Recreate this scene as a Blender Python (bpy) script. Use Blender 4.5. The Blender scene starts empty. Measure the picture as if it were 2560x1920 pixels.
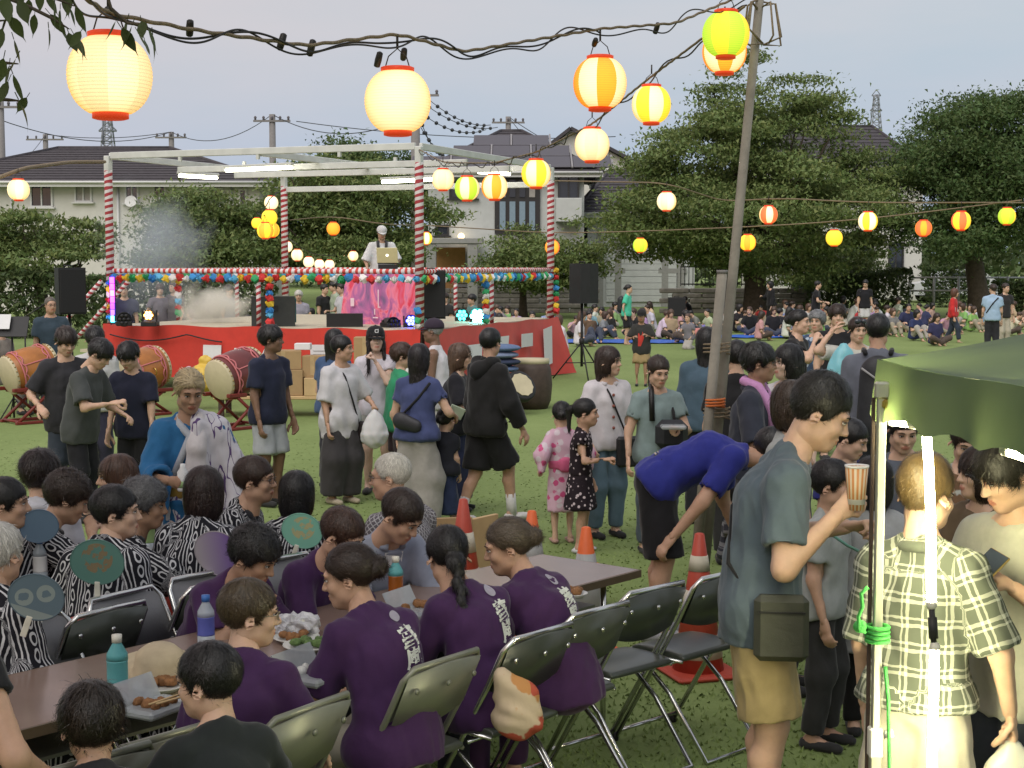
import bpy, math, random
import numpy as np
from math import sin, cos, pi, radians
from mathutils import Vector, Matrix, Quaternion
C = bpy.context.scene
COL = C.collection
RND = random.Random(7)
NR = np.random.default_rng(11)

# ---------------------------------------------------------------- camera, sky, sun, exposure
F, CX, CY, HZ, CAMH = 3846.0, 1280.0, 960.0, 655.0, 2.15
PITCH = math.atan((CY - HZ) / F)
cam_d = bpy.data.cameras.new('camera'); cam = bpy.data.objects.new('camera', cam_d); COL.objects.link(cam)
cam_d.sensor_width = 36.0; cam_d.lens = 36.0 * F / 2560.0
cam_d.clip_start = 0.1; cam_d.clip_end = 3000
cam.location = (0, 0, CAMH); cam.rotation_euler = (pi / 2 - PITCH, 0, 0)
C.camera = cam

SUN_EL, SUN_AZ = radians(48), radians(200)      # soft afterglow from behind the photographer
w = bpy.data.worlds.new('World'); C.world = w; w.use_nodes = True
wt = w.node_tree; wt.nodes.clear()
def wn(t, **kw):
    n = wt.nodes.new(t)
    for k, v in kw.items():
        if k in n.inputs: n.inputs[k].default_value = v
        else: setattr(n, k, v)
    return n
sky = wn('ShaderNodeTexSky', sky_type='NISHITA', sun_disc=False, sun_elevation=radians(6), sun_rotation=SUN_AZ,
         air_density=1.5, dust_density=3.0)
tc = wn('ShaderNodeTexCoord')
sep = wn('ShaderNodeSeparateXYZ'); wt.links.new(tc.outputs['Generated'], sep.inputs[0])
ramp = wn('ShaderNodeValToRGB'); wt.links.new(sep.outputs['Z'], ramp.inputs[0])
e = ramp.color_ramp.elements
e[0].position = 0.0; e[0].color = (0.42, 0.50, 0.60, 1)
e[1].position = 0.30; e[1].color = (0.53, 0.545, 0.60, 1)
x = ramp.color_ramp.elements.new(0.07); x.color = (0.42, 0.50, 0.62, 1)
x = ramp.color_ramp.elements.new(0.15); x.color = (0.47, 0.525, 0.60, 1)
mp = wn('ShaderNodeMapping'); mp.inputs['Scale'].default_value = (1.2, 1.2, 5.0); wt.links.new(tc.outputs['Generated'], mp.inputs[0])
ns = wn('ShaderNodeTexNoise', Scale=2.2, Detail=5.0, Roughness=0.55); wt.links.new(mp.outputs[0], ns.inputs['Vector'])
cr = wn('ShaderNodeValToRGB'); wt.links.new(ns.outputs[0], cr.inputs[0])
cr.color_ramp.elements[0].position = 0.40; cr.color_ramp.elements[0].color = (0.93, 0.97, 1.0, 1)
cr.color_ramp.elements[1].position = 0.68; cr.color_ramp.elements[1].color = (1.10, 1.02, 1.01, 1)
mx = wn('ShaderNodeMixRGB', blend_type='MULTIPLY'); mx.inputs[0].default_value = 1.0
wt.links.new(ramp.outputs[0], mx.inputs[1]); wt.links.new(cr.outputs[0], mx.inputs[2])
mh = wn('ShaderNodeMapRange'); wt.links.new(sep.outputs['X'], mh.inputs[0])
for i_, v_ in ((1, 0.12), (2, -0.32), (3, 0.0), (4, 1.0)): mh.inputs[i_].default_value = v_
mv = wn('ShaderNodeMapRange'); wt.links.new(sep.outputs['Z'], mv.inputs[0])
for i_, v_ in ((1, 0.06), (2, 0.22), (3, 0.0), (4, 0.75)): mv.inputs[i_].default_value = v_
mm = wn('ShaderNodeMath', operation='MULTIPLY'); wt.links.new(mh.outputs[0], mm.inputs[0]); wt.links.new(mv.outputs[0], mm.inputs[1])
pk = wn('ShaderNodeMixRGB'); wt.links.new(mm.outputs[0], pk.inputs[0]); wt.links.new(mx.outputs[0], pk.inputs[1]); pk.inputs[2].default_value = (0.68, 0.54, 0.54, 1); mx = pk
b1 = wn('ShaderNodeBackground', Strength=0.012); wt.links.new(sky.outputs[0], b1.inputs[0])
b2 = wn('ShaderNodeBackground', Strength=0.66); wt.links.new(mx.outputs[0], b2.inputs[0])
ad = wn('ShaderNodeAddShader'); wt.links.new(b1.outputs[0], ad.inputs[0]); wt.links.new(b2.outputs[0], ad.inputs[1])
wo = wn('ShaderNodeOutputWorld'); wt.links.new(ad.outputs[0], wo.inputs[0])

sl = bpy.data.lights.new('sun', 'SUN'); sun = bpy.data.objects.new('sun', sl); COL.objects.link(sun)
sl.energy = 1.5; sl.angle = radians(60); sl.color = (1.0, 0.97, 0.93)
sd = Vector((sin(SUN_AZ) * cos(SUN_EL), cos(SUN_AZ) * cos(SUN_EL), sin(SUN_EL)))
sun.rotation_euler = (-sd).to_track_quat('-Z', 'Y').to_euler()
C.view_settings.view_transform = 'Standard'; C.view_settings.look = 'None'
C.view_settings.exposure = 0.70; C.view_settings.gamma = 1.0; C.view_settings.use_curve_mapping = False
C.cycles.use_denoising = True
C.cycles.max_bounces = 5; C.cycles.diffuse_bounces = 3; C.cycles.glossy_bounces = 2; C.cycles.transmission_bounces = 4
C.cycles.transparent_max_bounces = 6; C.cycles.volume_bounces = 2; C.cycles.sample_clamp_indirect = 3.0
C.cycles.use_light_tree = True

def at(px, py, d):
    u, v = (px - CX) / F, (py - CY) / F
    fy, fz = cos(PITCH) - v * sin(PITCH), -sin(PITCH) - v * cos(PITCH)
    return Vector((u * d / fy, d, CAMH + fz * d / fy))
def px_of(p):
    y, z = p[1], p[2] - CAMH
    dep = y * cos(PITCH) - z * sin(PITCH); up = y * sin(PITCH) + z * cos(PITCH)
    return (CX + F * p[0] / dep, CY - F * up / dep)
K = 2560 / 2212.0                       # pixel positions below were read off a 2212 wide view
def atk(x, y, d): return at(x * K, y * K, d)
def ground(px, py, z=0.0):
    a = at(px, py, 1.0); t = (z - CAMH) / (a.z - CAMH)
    return Vector((a.x * t, t, z))

# ---------------------------------------------------------------- materials
MATS = {}
def newmat(name):
    m = bpy.data.materials.new(name); m.use_nodes = True
    t = m.node_tree; b = t.nodes['Principled BSDF']
    return m, t, b
def nd(t, typ, **kw):
    n = t.nodes.new(typ)
    for k, v in kw.items():
        if k in n.inputs: n.inputs[k].default_value = v
        else: setattr(n, k, v)
    return n
def hexc(r, g, b):
    f = lambda c: ((c / 255 + 0.055) / 1.055) ** 2.4 if c > 10 else c / 255 / 12.92
    return (f(r), f(g), f(b))
def mat(name, col=(.5, .5, .5), rough=.6, metal=0., var=.15, scale=12., bump=.0, bscale=60., emit=None, es=1., spec=.4, sss=0., sheen=0., coord='Object', alpha=1., trans=0., detail=4.):
    key = (name, tuple(round(c, 3) for c in col), rough, metal, emit, es)
    if key in MATS: return MATS[key]
    m, t, b = newmat(name)
    b.inputs['Roughness'].default_value = rough; b.inputs['Metallic'].default_value = metal
    b.inputs['Specular IOR Level'].default_value = spec
    if sheen: b.inputs['Sheen Weight'].default_value = sheen; b.inputs['Sheen Roughness'].default_value = .5
    if sss:
        b.inputs['Subsurface Weight'].default_value = sss; b.inputs['Subsurface Radius'].default_value = (.012, .004, .002)
        b.inputs['Subsurface Scale'].default_value = 1.0
    if trans: b.inputs['Transmission Weight'].default_value = trans
    if alpha < 1: b.inputs['Alpha'].default_value = alpha
    co = nd(t, 'ShaderNodeTexCoord')
    n = nd(t, 'ShaderNodeTexNoise', Scale=scale, Detail=detail, Roughness=.6); t.links.new(co.outputs[coord], n.inputs['Vector'])
    mr = nd(t, 'ShaderNodeMapRange'); t.links.new(n.outputs[0], mr.inputs[0])
    mr.inputs[1].default_value = .25; mr.inputs[2].default_value = .75; mr.inputs[3].default_value = 1 - var; mr.inputs[4].default_value = 1 + var
    ml = nd(t, 'ShaderNodeVectorMath', operation='SCALE'); ml.inputs[0].default_value = col; t.links.new(mr.outputs[0], ml.inputs['Scale'])
    t.links.new(ml.outputs[0], b.inputs['Base Color'])
    if bump:
        n2 = nd(t, 'ShaderNodeTexNoise', Scale=bscale, Detail=4.0); t.links.new(co.outputs[coord], n2.inputs['Vector'])
        bp = nd(t, 'ShaderNodeBump', Strength=bump, Distance=.01); t.links.new(n2.outputs[0], bp.inputs['Height']); t.links.new(bp.outputs[0], b.inputs['Normal'])
    if emit:
        b.inputs['Emission Color'].default_value = (*emit, 1); b.inputs['Emission Strength'].default_value = es
    MATS[key] = m
    return m

# ---------------------------------------------------------------- mesh building
class Geo:
    def __init__(s): s.V = []; s.F = []; s.M = []; s.S = []; s.n = 0; s.A = []
    def add(s, V, F, mi=0, smooth=True, attr=None):
        V = np.asarray(V, np.float32).reshape(-1, 3); 
        if not isinstance(F, np.ndarray):
            by = {}
            for f in F: by.setdefault(len(f), []).append(f)
            groups = [np.array(v, np.int32) for v in by.values()]
        else: groups = [F.astype(np.int32)]
        for g in groups:
            if len(g) == 0: continue
            s.F.append(g + s.n); s.M.append(np.full(len(g), mi, np.int32)); s.S.append(np.full(len(g), smooth, bool))
        s.V.append(V); s.n += len(V)
        s.A.append(np.zeros((len(V), 3), np.float32) if attr is None else np.asarray(attr, np.float32))
        return s
    def box(s, c, size, rot=None, mi=0, ch=0.0):
        hx, hy, hz = size[0] / 2, size[1] / 2, size[2] / 2
        if ch <= 0:
            V = [(x * hx, y * hy, z * hz) for x in (-1, 1) for y in (-1, 1) for z in (-1, 1)]
            Fc = [(0, 1, 3, 2), (4, 6, 7, 5), (0, 4, 5, 1), (2, 3, 7, 6), (0, 2, 6, 4), (1, 5, 7, 3)]
        else:
            ch = min(ch, hx * .9, hy * .9, hz * .9)
            V = []; ix = {}
            for x in (-1, 1):
                for y in (-1, 1):
                    for z in (-1, 1):
                        for a in range(3):
                            p = [x * (hx - ch), y * (hy - ch), z * (hz - ch)]; p[a] = (x * hx, y * hy, z * hz)[a]
                            ix[(x, y, z, a)] = len(V); V.append(p)
            Fc = []
            for a in range(3):
                o = [i for i in range(3) if i != a]
                for sg in (-1, 1):
                    q = []
                    for (u, v) in ((-1, -1), (1, -1), (1, 1), (-1, 1)):
                        k = [0, 0, 0]; k[a] = sg; k[o[0]] = u; k[o[1]] = v; q.append(ix[(*k, a)])
                    Fc.append(tuple(q))
                for u in (-1, 1):
                    for v in (-1, 1):
                        k0 = [0, 0, 0]; k0[o[0]] = u; k0[o[1]] = v; k1 = list(k0); k0[a] = -1; k1[a] = 1
                        Fc.append((ix[(*k0, o[0])], ix[(*k0, o[1])], ix[(*k1, o[1])], ix[(*k1, o[0])]))
            for x in (-1, 1):
                for y in (-1, 1):
                    for z in (-1, 1): Fc.append(tuple(ix[(x, y, z, a)] for a in range(3)))
            Va = np.array(V); out = []
            for f in Fc:
                p = Va[list(f)]; nn = np.cross(p[1] - p[0], p[2] - p[0])
                out.append(f if nn @ p.mean(0) > 0 else f[::-1])
            Fc = out
        V = np.array(V, np.float32)
        if rot is not None: V = V @ np.array(rot.to_3x3() if hasattr(rot, 'to_3x3') else rot, np.float32).T
        return s.add(V + np.array(c, np.float32), Fc, mi, False)
    def tube(s, pts, r, n=8, mi=0, cap=True, rs=None, closed=False):
        P = np.array([tuple(p) for p in pts], np.float64); m = len(P)
        if rs is None: rs = [r] * m
        T = np.gradient(P, axis=0) if not closed else np.roll(P, -1, 0) - np.roll(P, 1, 0)
        T /= np.linalg.norm(T, axis=1)[:, None] + 1e-9
        up = np.array([0, 0, 1.]) if abs(T[0][2]) < .9 else np.array([1., 0, 0])
        u = np.cross(T[0], up); u /= np.linalg.norm(u); V = []
        for i in range(m):
            u = u - T[i] * (u @ T[i]); u /= np.linalg.norm(u) + 1e-9; v = np.cross(T[i], u)
            a = np.arange(n) * 2 * pi / n
            V.append(P[i] + rs[i] * (np.cos(a)[:, None] * u + np.sin(a)[:, None] * v))
        V = np.concatenate(V); Fc = []
        for i in range(m if closed else m - 1):
            j0, j1 = i * n, ((i + 1) % m) * n
            for k in range(n): Fc.append((j0 + k, j0 + (k + 1) % n, j1 + (k + 1) % n, j1 + k))
        if cap and not closed: Fc.append(tuple(range(n))[::-1]); Fc.append(tuple(range((m - 1) * n, m * n)))
        return s.add(V, Fc, mi)
    def lathe(s, prof, n=16, c=(0, 0, 0), mi=0, rot=None, smooth=True, mis=None):
        a = np.arange(n) * 2 * pi / n; P = np.array(prof, float); m = len(P)
        V = np.stack([P[:, 0][:, None] * np.cos(a), P[:, 0][:, None] * np.sin(a), np.repeat(P[:, 1][:, None], n, 1)], -1).reshape(-1, 3)
        if rot is not None: V = V @ np.array(rot.to_3x3() if hasattr(rot, 'to_3x3') else rot).T
        V = V + np.array(c); i = np.arange(m - 1)[:, None] * n; k = np.arange(n)[None]
        Fc = np.stack([i + k, i + (k + 1) % n, i + n + (k + 1) % n, i + n + k], -1).reshape(-1, 4)
        n0 = s.n; s.add(V, Fc, mi, smooth)
        if mis is not None: s.M[-1] = np.array([mis(i2, k2) for i2 in range(m - 1) for k2 in range(n)], np.int32)
        caps = []
        if P[0, 0] > 1e-4: caps.append(tuple(range(n))[::-1])
        if P[-1, 0] > 1e-4: caps.append(tuple(range((m - 1) * n, m * n)))
        if caps:
            for cp in caps: s.F.append(np.array([cp], np.int32) + n0); s.M.append(np.array([mi], np.int32)); s.S.append(np.array([False]))
        return s
    def ball(s, c, r, n=10, m=7, mi=0, rot=None):
        t = np.linspace(0, pi, m); pr = [(max(sin(a), 1e-5), -cos(a)) for a in t]
        a = np.arange(n) * 2 * pi / n; P = np.array(pr)
        V = np.stack([P[:, 0][:, None] * np.cos(a), P[:, 0][:, None] * np.sin(a), np.repeat(P[:, 1][:, None], n, 1)], -1).reshape(-1, 3)
        V = V * np.array(r if hasattr(r, '__len__') else (r, r, r))
        if rot is not None: V = V @ np.array(rot.to_3x3() if hasattr(rot, 'to_3x3') else rot).T
        i = np.arange(m - 1)[:, None] * n; k = np.arange(n)[None]
        Fc = np.stack([i + k, i + (k + 1) % n, i + n + (k + 1) % n, i + n + k], -1).reshape(-1, 4)
        return s.add(V + np.array(c), Fc, mi)
    def poly(s, pts, mi=0, th=0.004, nrm=None):
        P = np.array([tuple(p) for p in pts], float); n = len(P)
        if nrm is None: nrm = np.cross(P[1] - P[0], P[2] - P[0])
        nrm = np.array(tuple(nrm), float); nrm = nrm / np.linalg.norm(nrm)
        V = np.concatenate([P + nrm * th / 2, P - nrm * th / 2])
        Fc = [tuple(range(n)), tuple(range(n, 2 * n))[::-1]] + [(i, i + n, (i + 1) % n + n, (i + 1) % n) for i in range(n)]
        return s.add(V, Fc, mi, False)
    def mesh(s, name, mats, attr=False):
        me = bpy.data.meshes.new(name)
        V = np.concatenate(s.V); me.vertices.add(len(V)); me.vertices.foreach_set('co', V.ravel())
        ln = np.concatenate([np.full(len(f), f.shape[1], np.int32) for f in s.F]); L = np.concatenate([f.ravel() for f in s.F])
        me.loops.add(len(L)); me.loops.foreach_set('vertex_index', L)
        me.polygons.add(len(ln)); st = np.concatenate([[0], np.cumsum(ln)[:-1]]).astype(np.int32)
        me.polygons.foreach_set('loop_start', st)
        me.polygons.foreach_set('material_index', np.concatenate(s.M)); me.polygons.foreach_set('use_smooth', np.concatenate(s.S))
        if attr:
            a = me.attributes.new('fab', 'FLOAT_VECTOR', 'POINT'); a.data.foreach_set('vector', np.concatenate(s.A).ravel())
        for m in (mats if isinstance(mats, (list, tuple)) else [mats]): me.materials.append(m)
        me.update(calc_edges=True)
        return me
    def obj(s, name, mats, parent=None, attr=False, loc=None):
        return link(name, s.mesh(name, mats, attr), parent, loc)
def link(name, me, parent=None, loc=None, rot=None):
    o = bpy.data.objects.new(name, me); COL.objects.link(o)
    if parent is not None: o.parent = parent
    if loc is not None: o.location = loc
    if rot is not None: o.rotation_euler = rot
    return o
def tag(o, label=None, cat=None, group=None, kind=None):
    if label: o['label'] = label
    if cat: o['category'] = cat
    if group: o['group'] = group
    if kind: o['kind'] = kind
    return o
def thing(name, label, cat, loc=(0, 0, 0), rz=0, group=None, rot=None):
    o = bpy.data.objects.new(name, None); COL.objects.link(o); o.location = loc
    o.rotation_euler = rot if rot is not None else (0, 0, rz); o.empty_display_size = .1
    return tag(o, label, cat, group)
def dup(root, loc, rot=None, scale=None, label=None, group=None, deep=True):
    r = root.copy(); COL.objects.link(r); r.location = loc
    if rot is not None: r.rotation_euler = rot
    if scale is not None: r.scale = scale if hasattr(scale, '__len__') else (scale,) * 3
    if label: r['label'] = label
    if group: r['group'] = group
    for ch in root.children:
        c = ch.copy(); COL.objects.link(c); c.parent = r
        for g in ch.children: d = g.copy(); COL.objects.link(d); d.parent = c
    return r
def Rz(a): return Matrix.Rotation(a, 3, 'Z')
def along(a, b):
    """rotation taking +Z to the direction a->b"""
    return (Vector(b) - Vector(a)).to_track_quat('Z', 'Y').to_matrix()
# ---------------------------------------------------------------- smooth body surfaces from blended capsules
class Pr:
    def __init__(s, a, b, ra, rb=None, st=(), cut=(), tag=0):
        s.a = np.array(tuple(a), np.float32); s.b = np.array(tuple(b), np.float32); s.ra = ra; s.rb = ra if rb is None else rb
        M = np.eye(3); mx = 1.; mn = 1.
        for u, f in st:
            u = np.array(tuple(u), float); u /= np.linalg.norm(u); M = M @ (np.eye(3) + (1 / f - 1) * np.outer(u, u)); mx = max(mx, f); mn = min(mn, f)
        s.M = M if len(st) else None; s.mx, s.mn = mx, mn
        s.cut = [(np.array(tuple(p), float), np.array(tuple(n), float) / np.linalg.norm(tuple(n))) for p, n in cut]; s.tag = tag
    def box(s):
        r = max(s.ra, s.rb) * s.mx
        return np.minimum(s.a, s.b) - r, np.maximum(s.a, s.b) + r
    def ev(s, X, Y, Z):
        q = (X - s.a[0], Y - s.a[1], Z - s.a[2]); ba = (s.b - s.a).astype(float)
        if s.M is not None:
            M = s.M; q = tuple(M[i, 0] * q[0] + M[i, 1] * q[1] + M[i, 2] * q[2] for i in range(3)); ba = M @ ba
        L = float(ba @ ba); qq = q[0] ** 2 + q[1] ** 2 + q[2] ** 2
        if L > 1e-9:
            qb = q[0] * ba[0] + q[1] * ba[1] + q[2] * ba[2]; t = np.clip(qb / L, 0, 1)
            d = (np.sqrt(np.maximum(qq - 2 * t * qb + t * t * L, 0)) - (s.ra + (s.rb - s.ra) * t)) * s.mn
        else: d = (np.sqrt(qq) - s.ra) * s.mn
        for p, n in s.cut: d = np.maximum(d, (X - p[0]) * n[0] + (Y - p[1]) * n[1] + (Z - p[2]) * n[2])
        return d
def smin(a, b, k):
    h = np.maximum(k - np.abs(a - b), 0) / k
    return np.minimum(a, b) - h * h * k * .25
def smax(a, b, k): return -smin(-a, -b, k)
CORN = [(i, j, k) for i in (0, 1) for j in (0, 1) for k in (0, 1)]
EDG = [(a, b) for a in range(8) for b in range(a + 1, 8) if sum(abs(CORN[a][i] - CORN[b][i]) for i in range(3)) == 1]
def nets(D, lo, vox):
    S = D < 0
    c = sum(S[i:S.shape[0] - 1 + i, j:S.shape[1] - 1 + j, k:S.shape[2] - 1 + k].astype(np.int8) for i, j, k in CORN)
    act = (c > 0) & (c < 8); idx = np.full(act.shape, -1, np.int32); n = int(act.sum()); idx[act] = np.arange(n)
    I, J, Kk = np.nonzero(act); d = [D[I + a, J + b, Kk + e] for a, b, e in CORN]
    pos = np.zeros((n, 3), np.float32); cnt = np.zeros(n, np.float32)
    for a, b in EDG:
        s = (d[a] < 0) != (d[b] < 0); t = np.where(s, d[a] / np.where(s, d[a] - d[b], 1), 0)
        pa, pb = np.array(CORN[a], np.float32), np.array(CORN[b], np.float32)
        pos += np.where(s[:, None], pa + t[:, None] * (pb - pa), 0); cnt += s
    V = np.array(lo, np.float32) + vox * (np.stack([I, J, Kk], 1) + pos / np.maximum(cnt, 1)[:, None]); Q = []
    def quads(m, cells):
        q = np.stack(cells, 1); ok = (q >= 0).all(1); q = q[ok]; f = m[ok]
        Q.append(np.where(f[:, None], q, q[:, ::-1]))
    e = S[:-1, 1:-1, 1:-1] != S[1:, 1:-1, 1:-1]; i, j, k = np.nonzero(e); j += 1; k += 1
    quads(S[i, j, k], [idx[i, j - 1, k - 1], idx[i, j, k - 1], idx[i, j, k], idx[i, j - 1, k]])
    e = S[1:-1, :-1, 1:-1] != S[1:-1, 1:, 1:-1]; i, j, k = np.nonzero(e); i += 1; k += 1
    quads(S[i, j, k], [idx[i - 1, j, k - 1], idx[i - 1, j, k], idx[i, j, k], idx[i, j, k - 1]])
    e = S[1:-1, 1:-1, :-1] != S[1:-1, 1:-1, 1:]; i, j, k = np.nonzero(e); i += 1; j += 1
    quads(S[i, j, k], [idx[i - 1, j - 1, k], idx[i, j - 1, k], idx[i, j, k], idx[i - 1, j, k]])
    return V, np.concatenate(Q)
def grid(lo, hi, vox):
    n = np.ceil((np.array(hi) - np.array(lo)) / vox).astype(int) + 1
    return [(lo[i] + vox * np.arange(n[i])).astype(np.float32) for i in range(3)]
def surf(prs, vox, k=.02, minus=()):
    bs = [p.box() for p in prs]; lo = np.min([b[0] for b in bs], 0) - 2.5 * vox; hi = np.max([b[1] for b in bs], 0) + 2.5 * vox
    G = grid(lo, hi, vox); D = np.full([len(g) for g in G], 1.0, np.float32)
    def sub(p, m):
        b = p.box(); sl = []
        for i in range(3):
            a = int(max(0, math.floor((b[0][i] - m - lo[i]) / vox))); z = int(min(len(G[i]), math.ceil((b[1][i] + m - lo[i]) / vox) + 1)); sl.append(slice(a, max(a + 1, z)))
        return tuple(sl)
    for p in prs:
        sl = sub(p, k + 3 * vox); d = p.ev(G[0][sl[0], None, None], G[1][None, sl[1], None], G[2][None, None, sl[2]])
        D[sl] = smin(D[sl], d, k)
    for p in minus:
        sl = sub(p, 2 * vox); d = p.ev(G[0][sl[0], None, None], G[1][None, sl[1], None], G[2][None, None, sl[2]])
        D[sl] = np.maximum(D[sl], -d)
    return nets(D, lo, vox)
def vnorm(V, Q):
    n = np.cross(V[Q[:, 2]] - V[Q[:, 0]], V[Q[:, 3]] - V[Q[:, 1]]); N = np.zeros_like(V)
    for i in range(4):
        for a in range(3): N[:, a] += np.bincount(Q[:, i], n[:, a], len(V))
    return N / (np.linalg.norm(N, axis=1)[:, None] + 1e-9)
def wob(P, L, seed, ax=(1, 1, 1)):
    r = np.random.default_rng(seed); out = np.zeros(len(P)); P = P * np.array(ax)
    for i in range(4):
        k = r.normal(size=3); k *= 2 * pi / L / np.linalg.norm(k) * r.uniform(.7, 1.6)
        k2 = r.normal(size=3); k2 *= 2 * pi / (2.2 * L) / np.linalg.norm(k2)
        out += np.sin(P @ k + r.uniform(0, 6.3) + 1.6 * np.sin(P @ k2 + r.uniform(0, 6.3)))
    return out / 4
# ---------------------------------------------------------------- head, hair, hand (built once per kind, then posed)
CACHE = {}
def head_geo(vox, kind='m'):
    k = ('head', vox, kind)
    if k in CACHE: return CACHE[k]
    f = 1.0 if kind != 'k' else .9
    X, Y, Z = [g for g in np.meshgrid(*grid((-.1, -.13, -.2), (.1, .14, .14), vox), indexing='ij')]
    E = lambda c, r: (np.sqrt(((X - c[0]) / r[0]) ** 2 + ((Y - c[1]) / r[1]) ** 2 + ((Z - c[2]) / r[2]) ** 2) - 1) * min(r)
    jw = .060 if kind == 'm' else .055
    D = E((0, -.014, .036), (.076, .096, .084))
    D = smin(D, E((0, .03, -.035), (jw, .064, .082)), .03)
    D = smin(D, E((0, .062, -.098 * f), (.028, .024, .02)), .035)
    for sx in (-1, 1):
        D = smin(D, E((sx * .038, .062, -.03), (.022, .022, .02)), .025)          # cheek
        D = smin(D, E((sx * .047, .0, -.07 * f), (.02, .035, .022)), .03)       # jaw angle
    D = smin(D, Pr((0, -.012, -.05), (0, -.035, -.2), .05, .053).ev(X, Y, Z), .03)
    D = smin(D, E((0, .083, .024), (.05, .014, .012)), .02)                        # brow
    for sx in (-1, 1): D = smax(D, -E((sx * .031, .103, .004), (.019, .016, .013)), .014)
    D = smin(D, Pr((0, .088, .014), (0, .110, -.030), .007, .012).ev(X, Y, Z), .012)
    for sx in (-1, 1): D = smin(D, E((sx * .011, .1, -.034), (.008, .01, .007)), .008)
    D = smin(D, E((0, .090, -.062), (.024, .012, .007)), .008); D = smin(D, E((0, .088, -.073), (.020, .012, .007)), .008)
    D = smax(D, -E((0, .105, -.0675), (.022, .010, .0022)), .004)
    for sx in (-1, 1):
        M = Pr((sx * .077, -.012, -.008), (sx * .077, -.012, -.008), 1., st=(((1, -.25 * sx, 0), .011), ((.25 * sx, 1, .15), .02), ((0, -.15, 1), .033)))
        e2 = Pr((sx * .085, -.008, -.006), (sx * .085, -.008, -.006), 1., st=(((1, 0, 0), .006), ((0, 1, 0), .01), ((0, 0, 1), .02)))
        D = smin(D, smax(M.ev(X, Y, Z), -e2.ev(X, Y, Z), .004), .006)
    V, Q = nets(D.astype(np.float32), (-.1, -.13, -.2), vox)
    c = V[Q].mean(1); mi = np.zeros(len(Q), np.int32)
    lip = (((c[:, 0]) / .025) ** 2 + ((c[:, 2] + .068) / .0125) ** 2 < 1) & (c[:, 1] > .075); mi[lip] = 1
    g = Geo(); g.add(V, Q); g.M[0] = mi
    for sx in (-1, 1):
        g.ball((sx * .031, .0865, .003), (.0135, .008, .0050), 10, 7, 4); g.ball((sx * .0305, .0905, .0032), (.0062, .0055, .0046), 8, 6, 2)
        g.tube([(sx * .017, .0935, .0062), (sx * .031, .0965, .0105), (sx * .046, .0865, .006)], .0022, 5, 2)
        g.tube([(sx * .014, .1, .0235), (sx * .03, .1005, .030), (sx * .048, .0875, .025)], .003, 5, 3, rs=[.0026, .0028, .0014])
    CACHE[k] = g
    return g
HS = dict(  # t: shell growth, low: nape height, fringe: hairline height at the forehead, rib: (count, length, width)
    short=dict(t=.013, low=-.07, fr=.052, am=.004, rib=(1500, .035, .0028)), crew=dict(t=.009, low=-.075, fr=.058, am=.003, rib=(2200, .02, .002), tall=.012),
    fluffy=dict(t=.024, low=-.075, fr=.03, am=.007, rib=(1700, .05, .003)), perm=dict(t=.026, low=-.075, fr=.05, am=.009, rib=(2200, .035, .003)),
    bob=dict(t=.02, low=-.135, fr=.035, am=.003, rib=(2200, .07, .003), bob=1), long=dict(t=.016, low=-.13, fr=.045, am=.003, rib=(2600, .09, .003), bob=1, long=1),
    locks=dict(t=.014, low=-.13, fr=.06, am=.003, rib=(2600, .09, .003), bob=1, long=1, locks=1), bun=dict(t=.010, low=-.055, fr=.062, am=.003, rib=(1800, .05, .0025), bun=1),
    pony=dict(t=.010, low=-.06, fr=.05, am=.002, rib=(1600, .06, .0025), pony=1), braid=dict(t=.012, low=-.07, fr=.06, am=.003, rib=(2000, .055, .0025), braid=1),
    thin=dict(t=.0045, low=-.06, fr=.075, am=.0015, rib=(1500, .02, .002)), slick=dict(t=.014, low=-.085, fr=.066, am=.004, rib=(1900, .06, .003), slick=1))
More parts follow.
